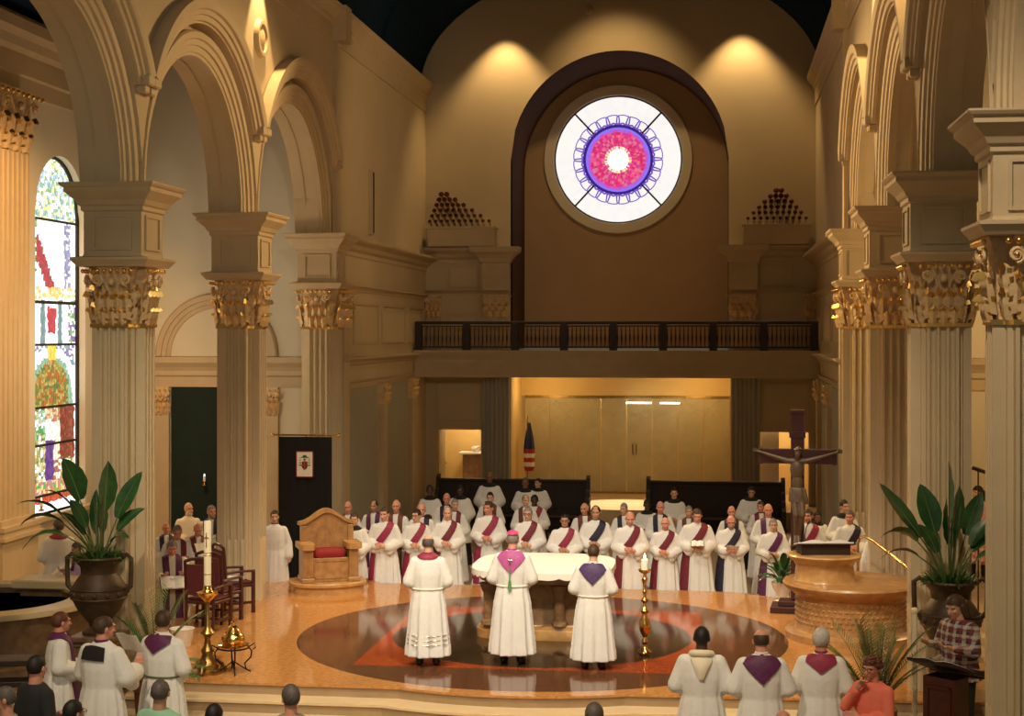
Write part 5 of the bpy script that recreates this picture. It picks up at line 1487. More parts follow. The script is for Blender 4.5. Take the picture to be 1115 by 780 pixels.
r = clergy(pRp, 1.66, pi - 0.02, 'bow', 'fair', 'short', 'brown', 'brown haired priest with violet yoke at the right end of the altar, seen from behind', 1.08, [('yoke', 'yoke', 'violet'), ('neckband', 'neckband', 'paper'), ('cincture', 'cincture', None)], g3)

# three priests at the front right
g4 = 'priests at the front right with backs turned'
def front(px, py, h, z=F):
    p = at_z(px, py, z + h); p.z = z; return p
clergy(front(764, 683, 1.76), 1.76, pi, 'front', 'dark', 'short', 'black', 'black haired priest in hooded cream alb, left of three at front right', 1.10, [('hood', 'hood', None)], g4)
clergy(front(829, 686, 1.76), 1.76, pi + 0.05, 'bow', 'ruddy', 'rim', 'brown', 'balding priest with broad purple yoke, middle of three at front right', 1.12, [('yoke', 'yoke', 'purple'), ('neckband', 'neckband', 'paper')], g4)
clergy(front(894, 685, 1.74), 1.74, pi - 0.05, 'lookl', 'ruddy', 'full', 'white', 'white haired priest with small maroon yoke, right of three at front right', 1.09, [('yoke', 'small_yoke', 'magenta'), ('neckband', 'neckband', 'magenta')], g4)
# three clergy at the front left
g5 = 'clergy at the front left below the potted palm'
clergy(front(66, 667, 1.68), 1.68, 2.0, 'lookr', 'ruddy', 'short', 'auburn', 'red brown haired priest in profile with purple stole, leftmost of three by the palm', 1.16, [('stole', 'stole', 'purple'), ('neckband', 'neckband', 'purple')], g5)
r = clergy(front(112, 671.5, 1.84), 1.84, pi - 0.35, 'readl', 'ruddy', 'short', 'brown', 'brown haired cleric in white surplice with black yoke, back turned, holding papers', 1.16, [('cassock', 'cassock', None), ('yoke', 'back_yoke', None), ('neckband', 'neckband', 'purple')], g5, 'surplice')
clergy(front(178, 665, 1.78), 1.78, pi - 0.30, 'lookr', 'tan', 'short', 'brown', 'brown haired priest with purple yoke and belted alb, back turned, beside the brass stand', 1.14, [('yoke', 'small_yoke', 'purple'), ('neckband', 'neckband', 'paper'), ('cincture', 'cincture', 'stem')], g5)
# far left beside the font
clergy(front(64, 566, 1.76), 1.76, pi + 0.45, 'lookr', 'ruddy', 'short', 'dgrey', 'clergyman with red stole and turned back beyond the font, behind palm leaves', 1.1, [('stole', 'stole', 'magenta')])
r, pose, H = person(front(86, 590, 1.52), 1.52, -1.1, 'read', 'ruddy', 'short', 'dgrey', 'dark haired server in lilac and purple facing left beside the big urn', None, 1.0)
attach(r, 'robe', ROBE['alb', pose], M['lilac']); attach(r, 'stole', CAT['stole'], M['purple'])
clergy(front(299, 556, 1.72), 1.72, 0.3, 'down', 'fair', 'short', 'brown', 'server in white mostly hidden behind the hanging black banner', 1.0, [('neckband', 'neckband', None)])

# ------------------------------------------------------------------ lay people
def layman(px, py, h, yaw, body, skin, hair, hcol, label, top, topm, bottom='trousers', bm_='suit', z=F, girth=1.05, glasses=False, group=None):
    r, pose, H = person(front(px, py, h, z), h, yaw, body, skin, hair, hcol, label, group, girth, glasses)
    key = ('lay', pose, top)
    if key not in ROBE: ROBE[key] = lay_top('%s_%s' % (top, pose), pose, 0.80 if top != 'dress' else 0.35, M['suit'], True)
    attach(r, top, ROBE[key], M[topm])
    if bottom: 
        me = CAT[bottom]; attach(r, bottom, me, M[bm_])
    return r
def plaid():
    m = bpy.data.materials.new('plaid_shirt'); m.use_nodes = True
    nt = m.node_tree; b = nt.nodes['Principled BSDF']; b.inputs['Roughness'].default_value = 0.85
    tc = nt.nodes.new('ShaderNodeTexCoord'); prev = None
    base = nt.nodes.new('ShaderNodeRGB'); base.outputs[0].default_value = (0.045, 0.035, 0.04, 1); prev = base.outputs[0]
    for direction, colr, sc, ph, th in (('X', (0.55, 0.50, 0.44), 3.2, 0, 0.75), ('Z', (0.55, 0.50, 0.44), 3.2, 0.6, 0.75), ('X', (0.26, 0.03, 0.04), 3.2, 2.5, 0.9), ('Z', (0.26, 0.03, 0.04), 3.2, 3.0, 0.9)):
        w = nt.nodes.new('ShaderNodeTexWave'); w.bands_direction = direction; w.inputs['Scale'].default_value = sc; w.inputs['Phase Offset'].default_value = ph
        nt.links.new(tc.outputs['Object'], w.inputs['Vector'])
        g = nt.nodes.new('ShaderNodeMath'); g.operation = 'GREATER_THAN'; g.inputs[1].default_value = th
        nt.links.new(w.outputs['Fac'], g.inputs[0])
        h_ = nt.nodes.new('ShaderNodeMath'); h_.operation = 'MULTIPLY'; h_.inputs[1].default_value = 0.62; nt.links.new(g.outputs[0], h_.inputs[0])
        mx = nt.nodes.new('ShaderNodeMix'); mx.data_type = 'RGBA'; mx.inputs[7].default_value = (*colr, 1)
        nt.links.new(h_.outputs[0], mx.inputs[0]); nt.links.new(prev, mx.inputs[6]); prev = mx.outputs[2]
    nt.links.new(prev, b.inputs['Base Color']); return m
M['plaid'] = plaid()
M['floral'] = mat('red_white_floral', (0.80, 0.76, 0.72), 0.85, col2=(0.55, 0.05, 0.06), scale=11)
layman(40, 714, 1.74, pi - 0.6, 'lookr', 'ruddy', 'short', 'black', 'black haired man in dark suit in the lower left corner, back turned', 'jacket', 'suit', girth=1.12)
layman(175, 741, 1.70, pi - 0.35, 'lookr', 'tan', 'receding', 'dgrey', 'grey haired man in mint green shirt at the bottom left, back turned', 'shirt', 'greencloth', girth=1.12, glasses=True)
layman(80, 763, 1.66, pi - 0.9, 'lookr', 'tan', 'short', 'black', 'black haired head at the bottom edge right of the dark suited man', 'shirt', 'greyshirt', glasses=True)
layman(6, 748, 1.66, -1.35, 'front', 'ruddy', 'short', 'dgrey', 'older man with glasses cut by the left picture edge, facing right', 'shirt', 'greyshirt', glasses=True)
layman(233, 767, 1.64, pi, 'front', 'tan', 'short', 'black', 'black haired head at the bottom edge below the brass stand', 'shirt', 'greyshirt')
layman(317, 747, 1.68, pi + 0.1, 'lookr', 'ruddy', 'full', 'dgrey', 'grey haired person at the bottom edge before the altar steps', 'shirt', 'greyshirt')
layman(647, 767, 1.66, pi, 'front', 'fair', 'full', 'dgrey', 'grey haired head at the bottom edge below the right altar priest', 'shirt', 'greyshirt')
layman(853, 774, 1.62, pi, 'front', 'ruddy', None, 'white', 'bald head at the bottom edge between the two front right priests', 'shirt', 'greyshirt')
layman(950, 716, 1.60, -0.75, 'chin', 'ruddy', 'curly', 'auburn', 'woman in coral shirt with hand on chin at the lower right', 'blouse', 'coral', glasses=True, girth=1.12)
r = layman(1044, 648, 1.72, -0.9, 'read', 'fair', 'bob', 'brown', 'woman in plaid shirt reading at the dark wooden lectern', 'shirt', 'plaid', z=-0.15, girth=1.14)
layman(1065, 530, 1.86, -0.5, 'lookl', 'fair', 'bob', 'black', 'dark haired woman in red and white floral dress glimpsed between the right columns', 'dress', 'floral', bottom=None)

# things held
def hold(name, label, cat, person_key, me_fn, loc, rot=(0, 0, 0)):
    r = PEOPLE[person_key][0]; s = r.scale.z
    R = Matrix.Rotation(r.rotation_euler.z, 4, 'Z')
    o = me_fn(name); o.location = Vector(r.location) + R @ (Vector(loc) * s); o.rotation_euler = (rot[0], rot[1], r.rotation_euler.z + rot[2])
    return tag(o, label, cat)
def sheet(w, h):
    def f(name):
        b = MB(); N_ = 8
        g = [[(-w / 2 + w * i / N_, 0.012 * sin(i * 0.8), h * j / 2 - h / 2) for j in range(3)] for i in range(N_ + 1)]
        b.loft([[(*g[i][0][:2], g[i][0][2]), g[i][2], (g[i][2][0], g[i][2][1] + 0.002, g[i][2][2]), (g[i][0][0], g[i][0][1] + 0.002, g[i][0][2])] for i in range(N_ + 1)], True, True)
        return b.build(name, M['paper'])
    return f
def open_book(w, h):
    def f(name):
        b = MB()
        for s in (-1, 1):
            n_ = 7; top = [(s * w / 2 * i / n_, 0.0, 0.012 + 0.02 * sin(pi * min(1, i / n_ * 1.1))) for i in range(n_ + 1)]
            b.loft([[(x, -h / 2, 0.006), (x, -h / 2, z), (x, h / 2, z), (x, h / 2, 0.006)] for x, _, z in top], True, True)
        b.mi = 1; b.box(-w / 2 - 0.01, w / 2 + 0.01, -h / 2 - 0.01, h / 2 + 0.01, -0.004, 0.006)
        return b.build(name, [M['paper'], M['bookcover']])
    return f
hold('sheet_of_paper', 'white sheet held by the ruddy bearded deacon', 'paper', 'ruddy bearded deacon with navy sash holding a white sheet', sheet(0.22, 0.16), (0.02, -0.30, 1.16), (0.9, 0, 0))
hold('prayer_book', 'small white book held by the brown haired deacon', 'book', 'brown haired deacon with maroon sash holding a small white book', open_book(0.22, 0.15), (0, -0.30, 1.16), (0.5, 0, 0))
hold('sheet_of_paper', 'white sheet held by the balding priest behind the red chairs', 'paper', 'balding priest behind the red chairs reading from a white sheet', sheet(0.26, 0.32), (0.0, -0.40, 1.30), (-0.9, 0, 0))
hold('prayer_book', 'open book with pale pages held by the stooped priest in cream', 'book', 'stooped grey haired priest in cream vestment reading an open book', open_book(0.42, 0.30), (0, -0.50, 1.10), (0.5, 0, 0))
def hold_at(r, fn, loc, rot, name, label, cat):
    PEOPLE['_tmp'] = (r, None); return hold(name, label, cat, '_tmp', fn, loc, rot)
for o in list(COL.objects):
    if o.get('label') == 'brown haired cleric in white surplice with black yoke, back turned, holding papers':
        hold_at(o, sheet(0.30, 0.26), (0.02, -0.44, 1.40), (-0.6, 0, 0), 'sheet_of_paper', 'white papers held up by the surpliced cleric below the palm', 'paper')
    if o.get('label') == 'dark haired server in lilac and purple facing left beside the big urn':
        hold_at(o, sheet(0.24, 0.30), (0.0, -0.38, 1.24), (-0.9, 0, 0), 'sheet_of_paper', 'white paper held by the server in lilac beside the urn', 'paper')
# ------------------------------------------------------------------ altar
AXC, AYC = -2.56, 23.2
def superell(a, b_, n, k=56, c=(0, 0)):
    out = []
    for i in range(k):
        t = 2 * pi * i / k; ct, st = cos(t), sin(t)
        out.append((c[0] + a * abs(ct) ** (2 / n) * (1 if ct >= 0 else -1), c[1] + b_ * abs(st) ** (2 / n) * (1 if st >= 0 else -1)))
    return out
al = thing('altar', 'oval carved brown stone altar in the centre of the dark floor disc', 'altar', (AXC, AYC, 0))
b = MB(); b.loft([[(x * s, y * s, z) for x, y in superell(1.0, 0.56, 3.6)] for s, z in ((1.0, 0), (1.0, 0.12), (0.98, 0.14), (0.94, 0.15), (0.93, 0.20), (0.89, 0.23))], True, True); b.build('plinth', M['marbletop'], al, smooth=35)
b = MB(); b.loft([[(x * s, y * s2, z) for x, y in superell(0.86, 0.46, 3.4)] for s, s2, z in ((0.98, 0.95, 0.22), (0.92, 0.88, 0.34), (0.90, 0.86, 0.55), (0.94, 0.96, 0.72), (1.02, 1.25, 0.82), (1.10, 1.7, 0.90), (1.14, 2.0, 0.93))], True, True); b.build('pedestal', M['altarstone'], al, smooth=40)
for x, y in ((-0.78, -0.42), (-0.27, -0.46), (0.27, -0.46), (0.78, -0.42), (-0.78, 0.42), (-0.27, 0.46), (0.27, 0.46), (0.78, 0.42)):
    m = MB(); m.lathe([(0.12, 0), (0.12, 0.05), (0.085, 0.08), (0.075, 0.30), (0.085, 0.46), (0.11, 0.50), (0.15, 0.60)], 14)
    m.build('colonnette', M['altarstone'], al, smooth=40, loc=(x, y, 0.21))
b = MB(); b.loft([[(x * s, y * s, z) for x, y in superell(1.03, 1.03, 3.4)] for s, z in ((0.90, 0.88), (0.92, 0.92), (0.97, 0.95), (0.99, 0.98), (1.0, 1.03), (0.99, 1.05))], True, True); b.build('mensa', M['altarstone'], al, smooth=35)
k = 140
ot = superell(1.04, 1.04, 3.4, k)
b = MB()
rings = [[(x * 0.3, y * 0.3, 1.062) for x, y in ot], [(x * 0.97, y * 0.97, 1.064) for x, y in ot], [(x * 1.005, y * 1.005, 1.055) for x, y in ot],
         [(x * 1.012, y * 1.012, 0.985 - 0.03 * abs(sin(pi * 35 * i / k))) for i, (x, y) in enumerate(ot)], [(x * 1.004, y * 1.004, 0.985 - 0.03 * abs(sin(pi * 35 * i / k))) for i, (x, y) in enumerate(ot)], [(x * 0.995, y * 0.995, 1.052) for x, y in ot]]
b.loft(rings, True, True)
tag(b.build('altar_cloth', M['whitecloth'], smooth=50, loc=(AXC, AYC, 0)), 'white scalloped linen cloth covering the altar top', 'altar cloth')

# ------------------------------------------------------------------ candlesticks
def turned(profile_mat, prof, root, name, seg=20):
    b = MB(); b.lathe(prof, seg); return b.build(name, profile_mat, root, smooth=45)
cp = at_z(702, 713, 0.0)
c1 = thing('candlestick', 'tall turned golden candlestick with lit candle right of the altar', 'candlestick', cp, 0, None, None, (0.82, 0.82, 1.0))
turned(M['brass'], [(0.05, 0), (0.11, 0.01), (0.12, 0.04), (0.05, 0.09), (0.035, 0.14), (0.06, 0.18), (0.045, 0.21), (0.03, 0.24)], c1, 'base')
turned(M['brass'], [(0.03, 0.24), (0.07, 0.30), (0.10, 0.37), (0.095, 0.45), (0.05, 0.53), (0.035, 0.57), (0.09, 0.61), (0.04, 0.66), (0.03, 0.72), (0.075, 0.76), (0.03, 0.80), (0.026, 0.86), (0.055, 0.89), (0.028, 0.93), (0.035, 1.00), (0.055, 1.06), (0.03, 1.10), (0.03, 1.13)], c1, 'stem')
turned(M['brass'], [(0.03, 1.13), (0.10, 1.16), (0.11, 1.19), (0.08, 1.19), (0.05, 1.17), (0.0, 1.17)], c1, 'drip_pan')
turned(M['waxwhite'], [(0.06, 1.18), (0.062, 1.32), (0.05, 1.335), (0.0, 1.335)], c1, 'candle')
turned(M['flame'], [(0.0, 1.335), (0.016, 1.35), (0.018, 1.375), (0.0, 1.42)], c1, 'flame', 10)
point('candle_light', (cp.x, cp.y, 1.47), 3, WARM, 0.02)
pp = at_z(226, 733, 0.0)
c2 = thing('paschal_candlestick', 'ornate bronze stand with a very tall decorated ivory candle at the left', 'candlestick', pp)
turned(M['oldbrass'], [(0.20, 0), (0.21, 0.03), (0.14, 0.06), (0.15, 0.12), (0.10, 0.17), (0.07, 0.25), (0.09, 0.30), (0.05, 0.36), (0.035, 0.45), (0.06, 0.50), (0.10, 0.53), (0.06, 0.58), (0.03, 0.62), (0.028, 0.95)], c2, 'stem')
b = MB()
for i in range(3):
    a = 2 * pi * i / 3 + 0.5
    b.tube([(0.1 * cos(a), 0.1 * sin(a), 0.16), (0.19 * cos(a), 0.19 * sin(a), 0.12), (0.22 * cos(a), 0.22 * sin(a), 0.05), (0.25 * cos(a), 0.25 * sin(a), 0.02)], [0.03, 0.028, 0.025, 0.03], 8)
b.build('claw_feet', M['oldbrass'], c2, smooth=50)
turned(M['brass'], [(0.03, 0.94), (0.07, 0.98), (0.13, 1.04), (0.14, 1.07), (0.09, 1.07), (0.06, 1.10), (0.055, 1.16), (0.0, 1.16)], c2, 'drip_pan')
turned(M['wax'], [(0.048, 1.10), (0.048, 2.00), (0.04, 2.01), (0.0, 2.01)], c2, 'candle')
b = MB()
for z in (1.3, 1.55, 1.58): b.lathe([(0.0485, z), (0.052, z + 0.006), (0.0485, z + 0.012)], 20)
b.tube([(0, -0.049, 1.66), (0, -0.049, 1.86)], 0.008, 6); b.tube([(-0.03, -0.045, 1.79), (0, -0.05, 1.79), (0.03, -0.045, 1.79)], 0.008, 6)
b.build('candle_ornament', M['brass'], c2, smooth=50)
# brass bucket on a wire stand
hp_ = at_z(254, 733, 0.0)
h_ = thing('holy_water_vessel', 'domed polished brass vessel on a scrolled iron stand by the step edge', 'vessel', hp_)
turned(M['brass'], [(0.04, 0.34), (0.18, 0.35), (0.21, 0.38), (0.20, 0.385), (0.12, 0.39), (0.155, 0.42), (0.16, 0.46), (0.145, 0.50), (0.11, 0.53), (0.11, 0.55), (0.07, 0.59), (0.07, 0.61), (0.03, 0.64), (0.035, 0.67), (0.0, 0.70)], h_, 'vessel_body')
b = MB()
b.tube([(0.20 * cos(2 * pi * i / 30), 0.20 * sin(2 * pi * i / 30), 0.335) for i in range(31)], 0.012, 6, False)
for i in range(4):
    a = 2 * pi * i / 4 + 0.4
    def Q(r, z): return (r * cos(a), r * sin(a), z)
    b.tube([Q(0.20, 0.335), Q(0.24, 0.28), Q(0.23, 0.2), Q(0.15, 0.12), Q(0.17, 0.04), Q(0.23, 0.012)], 0.011, 6)
    b.tube([Q(0.17, 0.04), Q(0.08, 0.10), Q(0.0, 0.16)], 0.009, 6)
    b.tube([Q(0.20, 0.335), Q(0.28, 0.38), Q(0.29, 0.32), Q(0.25, 0.30)], 0.009, 6)
b.build('wire_stand', M['iron'], h_, smooth=60)

# ------------------------------------------------------------------ throne (cathedra)
th = thing('throne', 'honey coloured carved throne with red cushion and arched back', 'throne', (-6.68, 26.45, 0), radians(24), None, None, (0.82, 0.82, 0.98))
def dshape(w, d, n=24, back=0.0):
    """half oval front"""
    pts = [(w * cos(pi + pi * i / n), -d * sin(pi * i / n)) for i in range(n + 1)]
    return pts + [(w, back), (-w, back)]
b = MB()
b.loft([[(x, y, z) for x, y in dshape(0.74, 0.46, back=0.45)] for z in (0.0, 0.12)], True, True)
b.loft([[(x * s, y * s, z) for x, y in dshape(0.80, 0.52, back=0.45)] for s, z in ((0.96, 0.12), (1.0, 0.14), (1.0, 0.18), (0.97, 0.20))], True, True)
b.build('foot_step', M['marbletop'], th, smooth=35)
b = MB(); b.box(-0.38, 0.38, -0.18, 0.40, 0.20, 0.62, 0.01)
for q in ((-0.34, 0.34, 0.26, 0.285), (-0.34, 0.34, 0.56, 0.585), (-0.34, -0.315, 0.26, 0.585), (0.315, 0.34, 0.26, 0.585)): b.box(q[0], q[1], -0.195, -0.17, q[2], q[3])
b.build('seat_block', M['marble'], th)
for s in (-1, 1):
    m = MB(); m.box(*sorted((s * 0.38, s * 0.58)), -0.26, 0.40, 0.20, 0.78, 0.01)
    for i in range(5): m.tube([(s * (0.40 + 0.04 * i), -0.262, 0.30), (s * (0.40 + 0.04 * i), -0.262, 0.74)], 0.014, 6)
    m.box(*sorted((s * 0.36, s * 0.61)), -0.29, 0.40, 0.20, 0.28, 0.015)
    m.build('arm_support', M['marble'], th)
    m = MB(); m.loft([[(s * x, y, z) for x, y in ((0.34, 0.40), (0.34, -0.24), (0.38, -0.33), (0.49, -0.36), (0.60, -0.33), (0.66, -0.24), (0.66, 0.40))] for z in (0.78, 0.80, 0.86, 0.88)], True, True)
    m.build('armrest', M['marbletop'], th)
b = MB()
prof = [(-0.56, 0.62), (-0.56, 1.18), (-0.48, 1.20)] + [(-0.42 + 0.84 * i / 16, 1.22 + 0.17 * sin(pi * i / 16) ** 1.3) for i in range(17)] + [(0.48, 1.20), (0.56, 1.18), (0.56, 0.62)]
b.prism_y(prof, 0.28, 0.42)
for s in (-1, 1): b.box(*sorted((s * 0.44, s * 0.56)), 0.22, 0.30, 0.86, 1.16, 0.01)
b.build('backrest', M['marble'], th)
b = MB()
crown = [(-0.61, 1.17), (-0.61, 1.22), (-0.48, 1.245)] + [(-0.42 + 0.84 * i / 16, 1.27 + 0.18 * sin(pi * i / 16) ** 1.3) for i in range(17)] + [(0.48, 1.245), (0.61, 1.22), (0.61, 1.17), (0.46, 1.19)] + [(0.42 - 0.84 * i / 16, 1.21 + 0.17 * sin(pi * i / 16) ** 1.3) for i in range(17)] + [(-0.46, 1.19)]
b.prism_y(crown, 0.22, 0.46); b.build('crown_moulding', M['marbletop'], th)
b = MB()
b.loft([[(x * 0.33 , y * 0.22 + 0.05, z) for x, y in superell(1, 1, 4, 32)] for z in (0.62,)] + [[(x * 0.35, y * 0.24 + 0.05, z) for x, y in superell(1, 1, 4, 32)] for z in (0.66, 0.72)] + [[(x * 0.30, y * 0.20 + 0.05, z) for x, y in superell(1, 1, 4, 32)] for z in (0.76,)], True, True)
M['redcushion'] = mat('red_velvet', (0.28, 0.015, 0.015), 0.8, var=0.2)
tag(b.build('cushion', M['redcushion'], smooth=60), 'red velvet cushion lying on the throne seat', 'cushion').matrix_world = Matrix.Translation((-6.68, 26.45, 0.004)) @ Matrix.Rotation(radians(24), 4, 'Z') @ Matrix.Diagonal((0.82, 0.82, 0.98, 1))

# ------------------------------------------------------------------ black banner on a stand
bp_ = at_y(333, 474, 28.6)
bn = thing('banner_stand', 'gilded pole stand with crossbar behind the throne', 'banner stand', (bp_.x, 28.62, F))
b = MB(); b.lathe([(0.24, 0), (0.24, 0.04), (0.05, 0.08), (0.02, 0.12), (0.0, 0.12)], 18); b.build('stand_base', M['oldbrass'], bn, smooth=45)
zt = bp_.z - F
b = MB(); b.tube([(0, 0, 0.1), (0, 0, zt)], 0.016, 8); b.build('upright', M['brass'], bn)
b = MB(); b.tube([(-0.62, -0.03, zt), (0.62, -0.03, zt)], 0.016, 8)
for s in (-1, 1): b.ell((s * 0.64, -0.03, zt), 0.035, 0.035, 0.035, 12, 8)
b.build('crossbar', M['brass'], bn)
br = thing('banner', 'long black velvet banner with a small coat of arms hanging from the gilded bar', 'banner', (bp_.x, 28.57, bp_.z))
b = MB(); N_ = 40; hw = 0.51
def row(z, am): return [(-hw + 2 * hw * i / N_, -0.02 + am * sin(i * 0.95), z) for i in range(N_ + 1)] + [(hw - 2 * hw * i / N_, 0.0 + am * sin((N_ - i) * 0.95), z) for i in range(N_ + 1)]
b.loft([row(-0.03, 0.004), row(-0.6, 0.012), row(-1.6, 0.02), row(-2.75, 0.03)], True, True); b.build('cloth', M['banner'], br, smooth=50)
b = MB()
for x in (-0.42, -0.1, 0.2, 0.44): b.tube([(x, -0.03, -0.04), (x, -0.05, 0.0), (x, -0.03, 0.025)], 0.006, 6)
b.build('hanging_ring', M['brass'], br)
cr = MB(); cr.box(-0.16, 0.16, -0.052, -0.045, -0.78, -0.30); panel = cr.build('arms_panel', M['whitecloth'], br)
b = MB()
for q in ((-0.17, 0.17, -0.31, -0.29), (-0.17, 0.17, -0.79, -0.77), (-0.17, -0.15, -0.79, -0.29), (0.15, 0.17, -0.79, -0.29)): b.box(q[0], q[1], -0.056, -0.045, q[2], q[3])
b.build('panel_border', M['redcushion'], panel)
b = MB(); b.prism_y([(-0.07, -0.42), (-0.075, -0.41), (-0.035, -0.395), (-0.03, -0.37), (0.03, -0.37), (0.035, -0.395), (0.075, -0.41), (0.07, -0.42)], -0.058, -0.05)
for s in (-1, 1):
    for i in range(3):
        for j in range(i + 1):
            b.ell((s * (0.085 + 0.018 * (j - i / 2)), -0.055, -0.47 - 0.045 * i), 0.008, 0.004, 0.014, 8, 6)
    b.tube([(s * 0.06, -0.055, -0.415), (s * 0.09, -0.055, -0.43), (s * 0.085, -0.055, -0.46)], 0.003, 5)
M['armsgreen'] = mat('arms_green', (0.03, 0.13, 0.05), 0.7)
b.build('galero', M['armsgreen'], panel)
b = MB(); b.prism_y([(-0.055, -0.49), (0.055, -0.49), (0.055, -0.58), (0.04, -0.62), (0, -0.65), (-0.04, -0.62), (-0.055, -0.58)], -0.058, -0.05); b.build('shield', M['redcushion'], panel)
b = MB(); b.box(-0.008, 0.008, -0.062, -0.056, -0.65, -0.43); b.box(-0.025, 0.025, -0.062, -0.056, -0.46, -0.445); b.box(-0.055, 0.0, -0.062, -0.056, -0.57, -0.555)
b.build('arms_cross', M['brass'], panel)
b = MB(); b.box(-0.09, 0.09, -0.058, -0.05, -0.72, -0.70, 0.002); b.build('motto_ribbon', M['wax'], panel)

# low cabinet left of the banner
b = MB(); b.box(-0.28, 0.28, -0.25, 0.25, 0, 0.98, 0.01); b.mi = 1; b.box(-0.32, 0.32, -0.29, 0.29, 0.98, 1.04, 0.01)
q = at_y(303, 640, 28.0)
tag(b.build('side_cabinet', [M['altarstone'], M['fontstone']], loc=(q.x - 0.42, 29.0, F)), 'small stone cabinet with a pale top between the column and the banner', 'cabinet')

# ------------------------------------------------------------------ ambo
am = thing('ambo', 'two tier round honey stone ambo at the right of the platform', 'ambo', (1.95, 23.55, 0))
b = MB()
b.lathe([(0.96, 0), (0.96, 0.10), (0.90, 0.13), (0.82, 0.14), (0.80, 0.20), (0.80, 0.62), (0.84, 0.66), (0.90, 0.70), (0.97, 0.75), (0.99, 0.80), (0.97, 0.83), (0.6, 0.84)], 64)
for i in range(30):
    for j in range(5):
        a = pi + pi * (i + 0.5 * (j % 2)) / 30 - 0.1
        b.ell((0.803 * cos(a), 0.803 * sin(a), 0.26 + 0.075 * j), 0.03, 0.012, 0.022, 8, 5, Matrix.Rotation(a + pi / 2, 4, 'Z'))
b.build('lower_drum', M['marble'], am, smooth=35)
b = MB()
b.lathe([(0.46, 0.84), (0.44, 0.88), (0.42, 1.06), (0.45, 1.12), (0.52, 1.17), (0.54, 1.21), (0.52, 1.23), (0.0, 1.24)], 48, (-0.38, -0.05, 0))
b.build('upper_drum', M['marbletop'], am, smooth=35)
b = MB()
for i in range(3): b.box(0.55, 0.80, 0.2 + 0.25 * i, 0.7 + 0.25 * i, ZF, 0.6 - 0.2 * i)
b.build('rear_step', M['marble'], am)
bk = thing('lectionary', 'large open book on a dark slanted rest on top of the ambo', 'book', (1.55, 23.5, 1.235), radians(8))
b = MB(); b.loft([[(-0.36, -0.20, 0), (0.36, -0.20, 0), (0.36, 0.22, 0), (-0.36, 0.22, 0)], [(-0.36, -0.20, 0.16), (0.36, -0.20, 0.16), (0.36, 0.22, 0.08), (-0.36, 0.22, 0.08)]], True, True); b.build('book_rest', M['wood'], bk)
b = MB()
for s in (-1, 1):
    prof = [(s * 0.40 * i / 8, 0.02 + 0.035 * sin(pi * min(1, i / 8 * 1.15))) for i in range(9)]
    b.loft([[(x, -0.24, 0.175), (x, -0.24, 0.175 + z), (x, 0.20, 0.095 + z), (x, 0.20, 0.095)] for x, z in prof], True, True)
b.build('pages', M['paper'], bk)
b = MB(); b.loft([[(-0.43, -0.26, 0.162), (0.43, -0.26, 0.162), (0.43, 0.23, 0.072), (-0.43, 0.23, 0.072)], [(-0.43, -0.26, 0.178), (0.43, -0.26, 0.178), (0.43, 0.23, 0.088), (-0.43, 0.23, 0.088)]], True, True); b.build('cover', M['bookcover'], bk)
mc = thing('microphone', 'thin black gooseneck microphone rising from the ambo book', 'microphone', (1.30, 23.75, 1.235))
b = MB(); b.tube([(0, 0, 0), (0, 0.0, 0.22), (0.02, 0.02, 0.34), (0.05, 0.06, 0.40)], 0.008, 6); b.build('gooseneck', M['iron'], mc)
b = MB(); b.capsule((0.05, 0.06, 0.40), (0.07, 0.09, 0.43), 0.018, 0.018); b.build('microphone_head', M['black'], mc)
rl_ = thing('handrail', 'curved brass handrail sloping down behind the ambo', 'handrail', (0, 0, 0))
pts = [Vector((2.16, 24.72, 0.0)), Vector((2.16, 24.72, 1.22)), Vector((2.19, 24.72, 1.31)), Vector((2.26, 24.70, 1.34)), Vector((2.38, 24.67, 1.28)), Vector((3.0, 24.1, 0.82)), Vector((3.25, 24.05, 0.62))]
b = MB(); b.tube(pts, 0.022, 8); b.build('rail', M['brass'], rl_, smooth=60)
b = MB()
b.tube([(3.2, 24.06, 0.0), (3.2, 24.06, 0.66)], 0.018, 8); b.build('rail_post', M['brass'], rl_)

# ------------------------------------------------------------------ crucifix
cy = 25.6
p0 = at_y(868.5, 447, cy); p1 = at_y(829, 497, cy); p2 = at_y(913, 497, cy)
zc = (p1.z + p2.z) / 2; hwc = (p2.x - p1.x) / 2
cx_ = thing('processional_crucifix', 'large dark wooden standing crucifix with a carved figure right of the altar', 'crucifix', (p0.x, cy, 0), radians(-6))
b = MB(); b.box(-0.42, 0.42, -0.3, 0.3, -0.0, 0.10, 0.01); b.box(-0.30, 0.30, -0.2, 0.2, 0.10, 0.18, 0.01); b.build('base', M['crosswood'], cx_)
b = MB(); b.box(-0.105, 0.105, -0.055, 0.055, 0.18, p0.z, 0.012); b.box(-0.115, 0.115, -0.065, 0.065, p0.z - 0.06, p0.z + 0.012, 0.01); b.build('upright', M['crosswood'], cx_)
b = MB(); b.box(-hwc, hwc, -0.05, 0.05, zc - 0.12, zc + 0.12, 0.012)
for s in (-1, 1): b.box(*sorted((s * (hwc - 0.06), s * (hwc + 0.012))), -0.06, 0.06, zc - 0.132, zc + 0.132, 0.01)
b.build('crossbeam', M['crosswood'], cx_)
S_ = 0.86
b = MB(); zs_ = zc - 0.06      # shoulder line
yb = -0.15
b.ell((0.02, yb - 0.05, zs_ + 0.15), 0.055, 0.065, 0.085, 14, 10); b.ell((0.015, yb - 0.08, zs_ + 0.10), 0.042, 0.045, 0.06, 12, 8)
b.capsule((0.02, yb - 0.05, zs_ + 0.10), (0, yb, zs_), 0.04, 0.05)
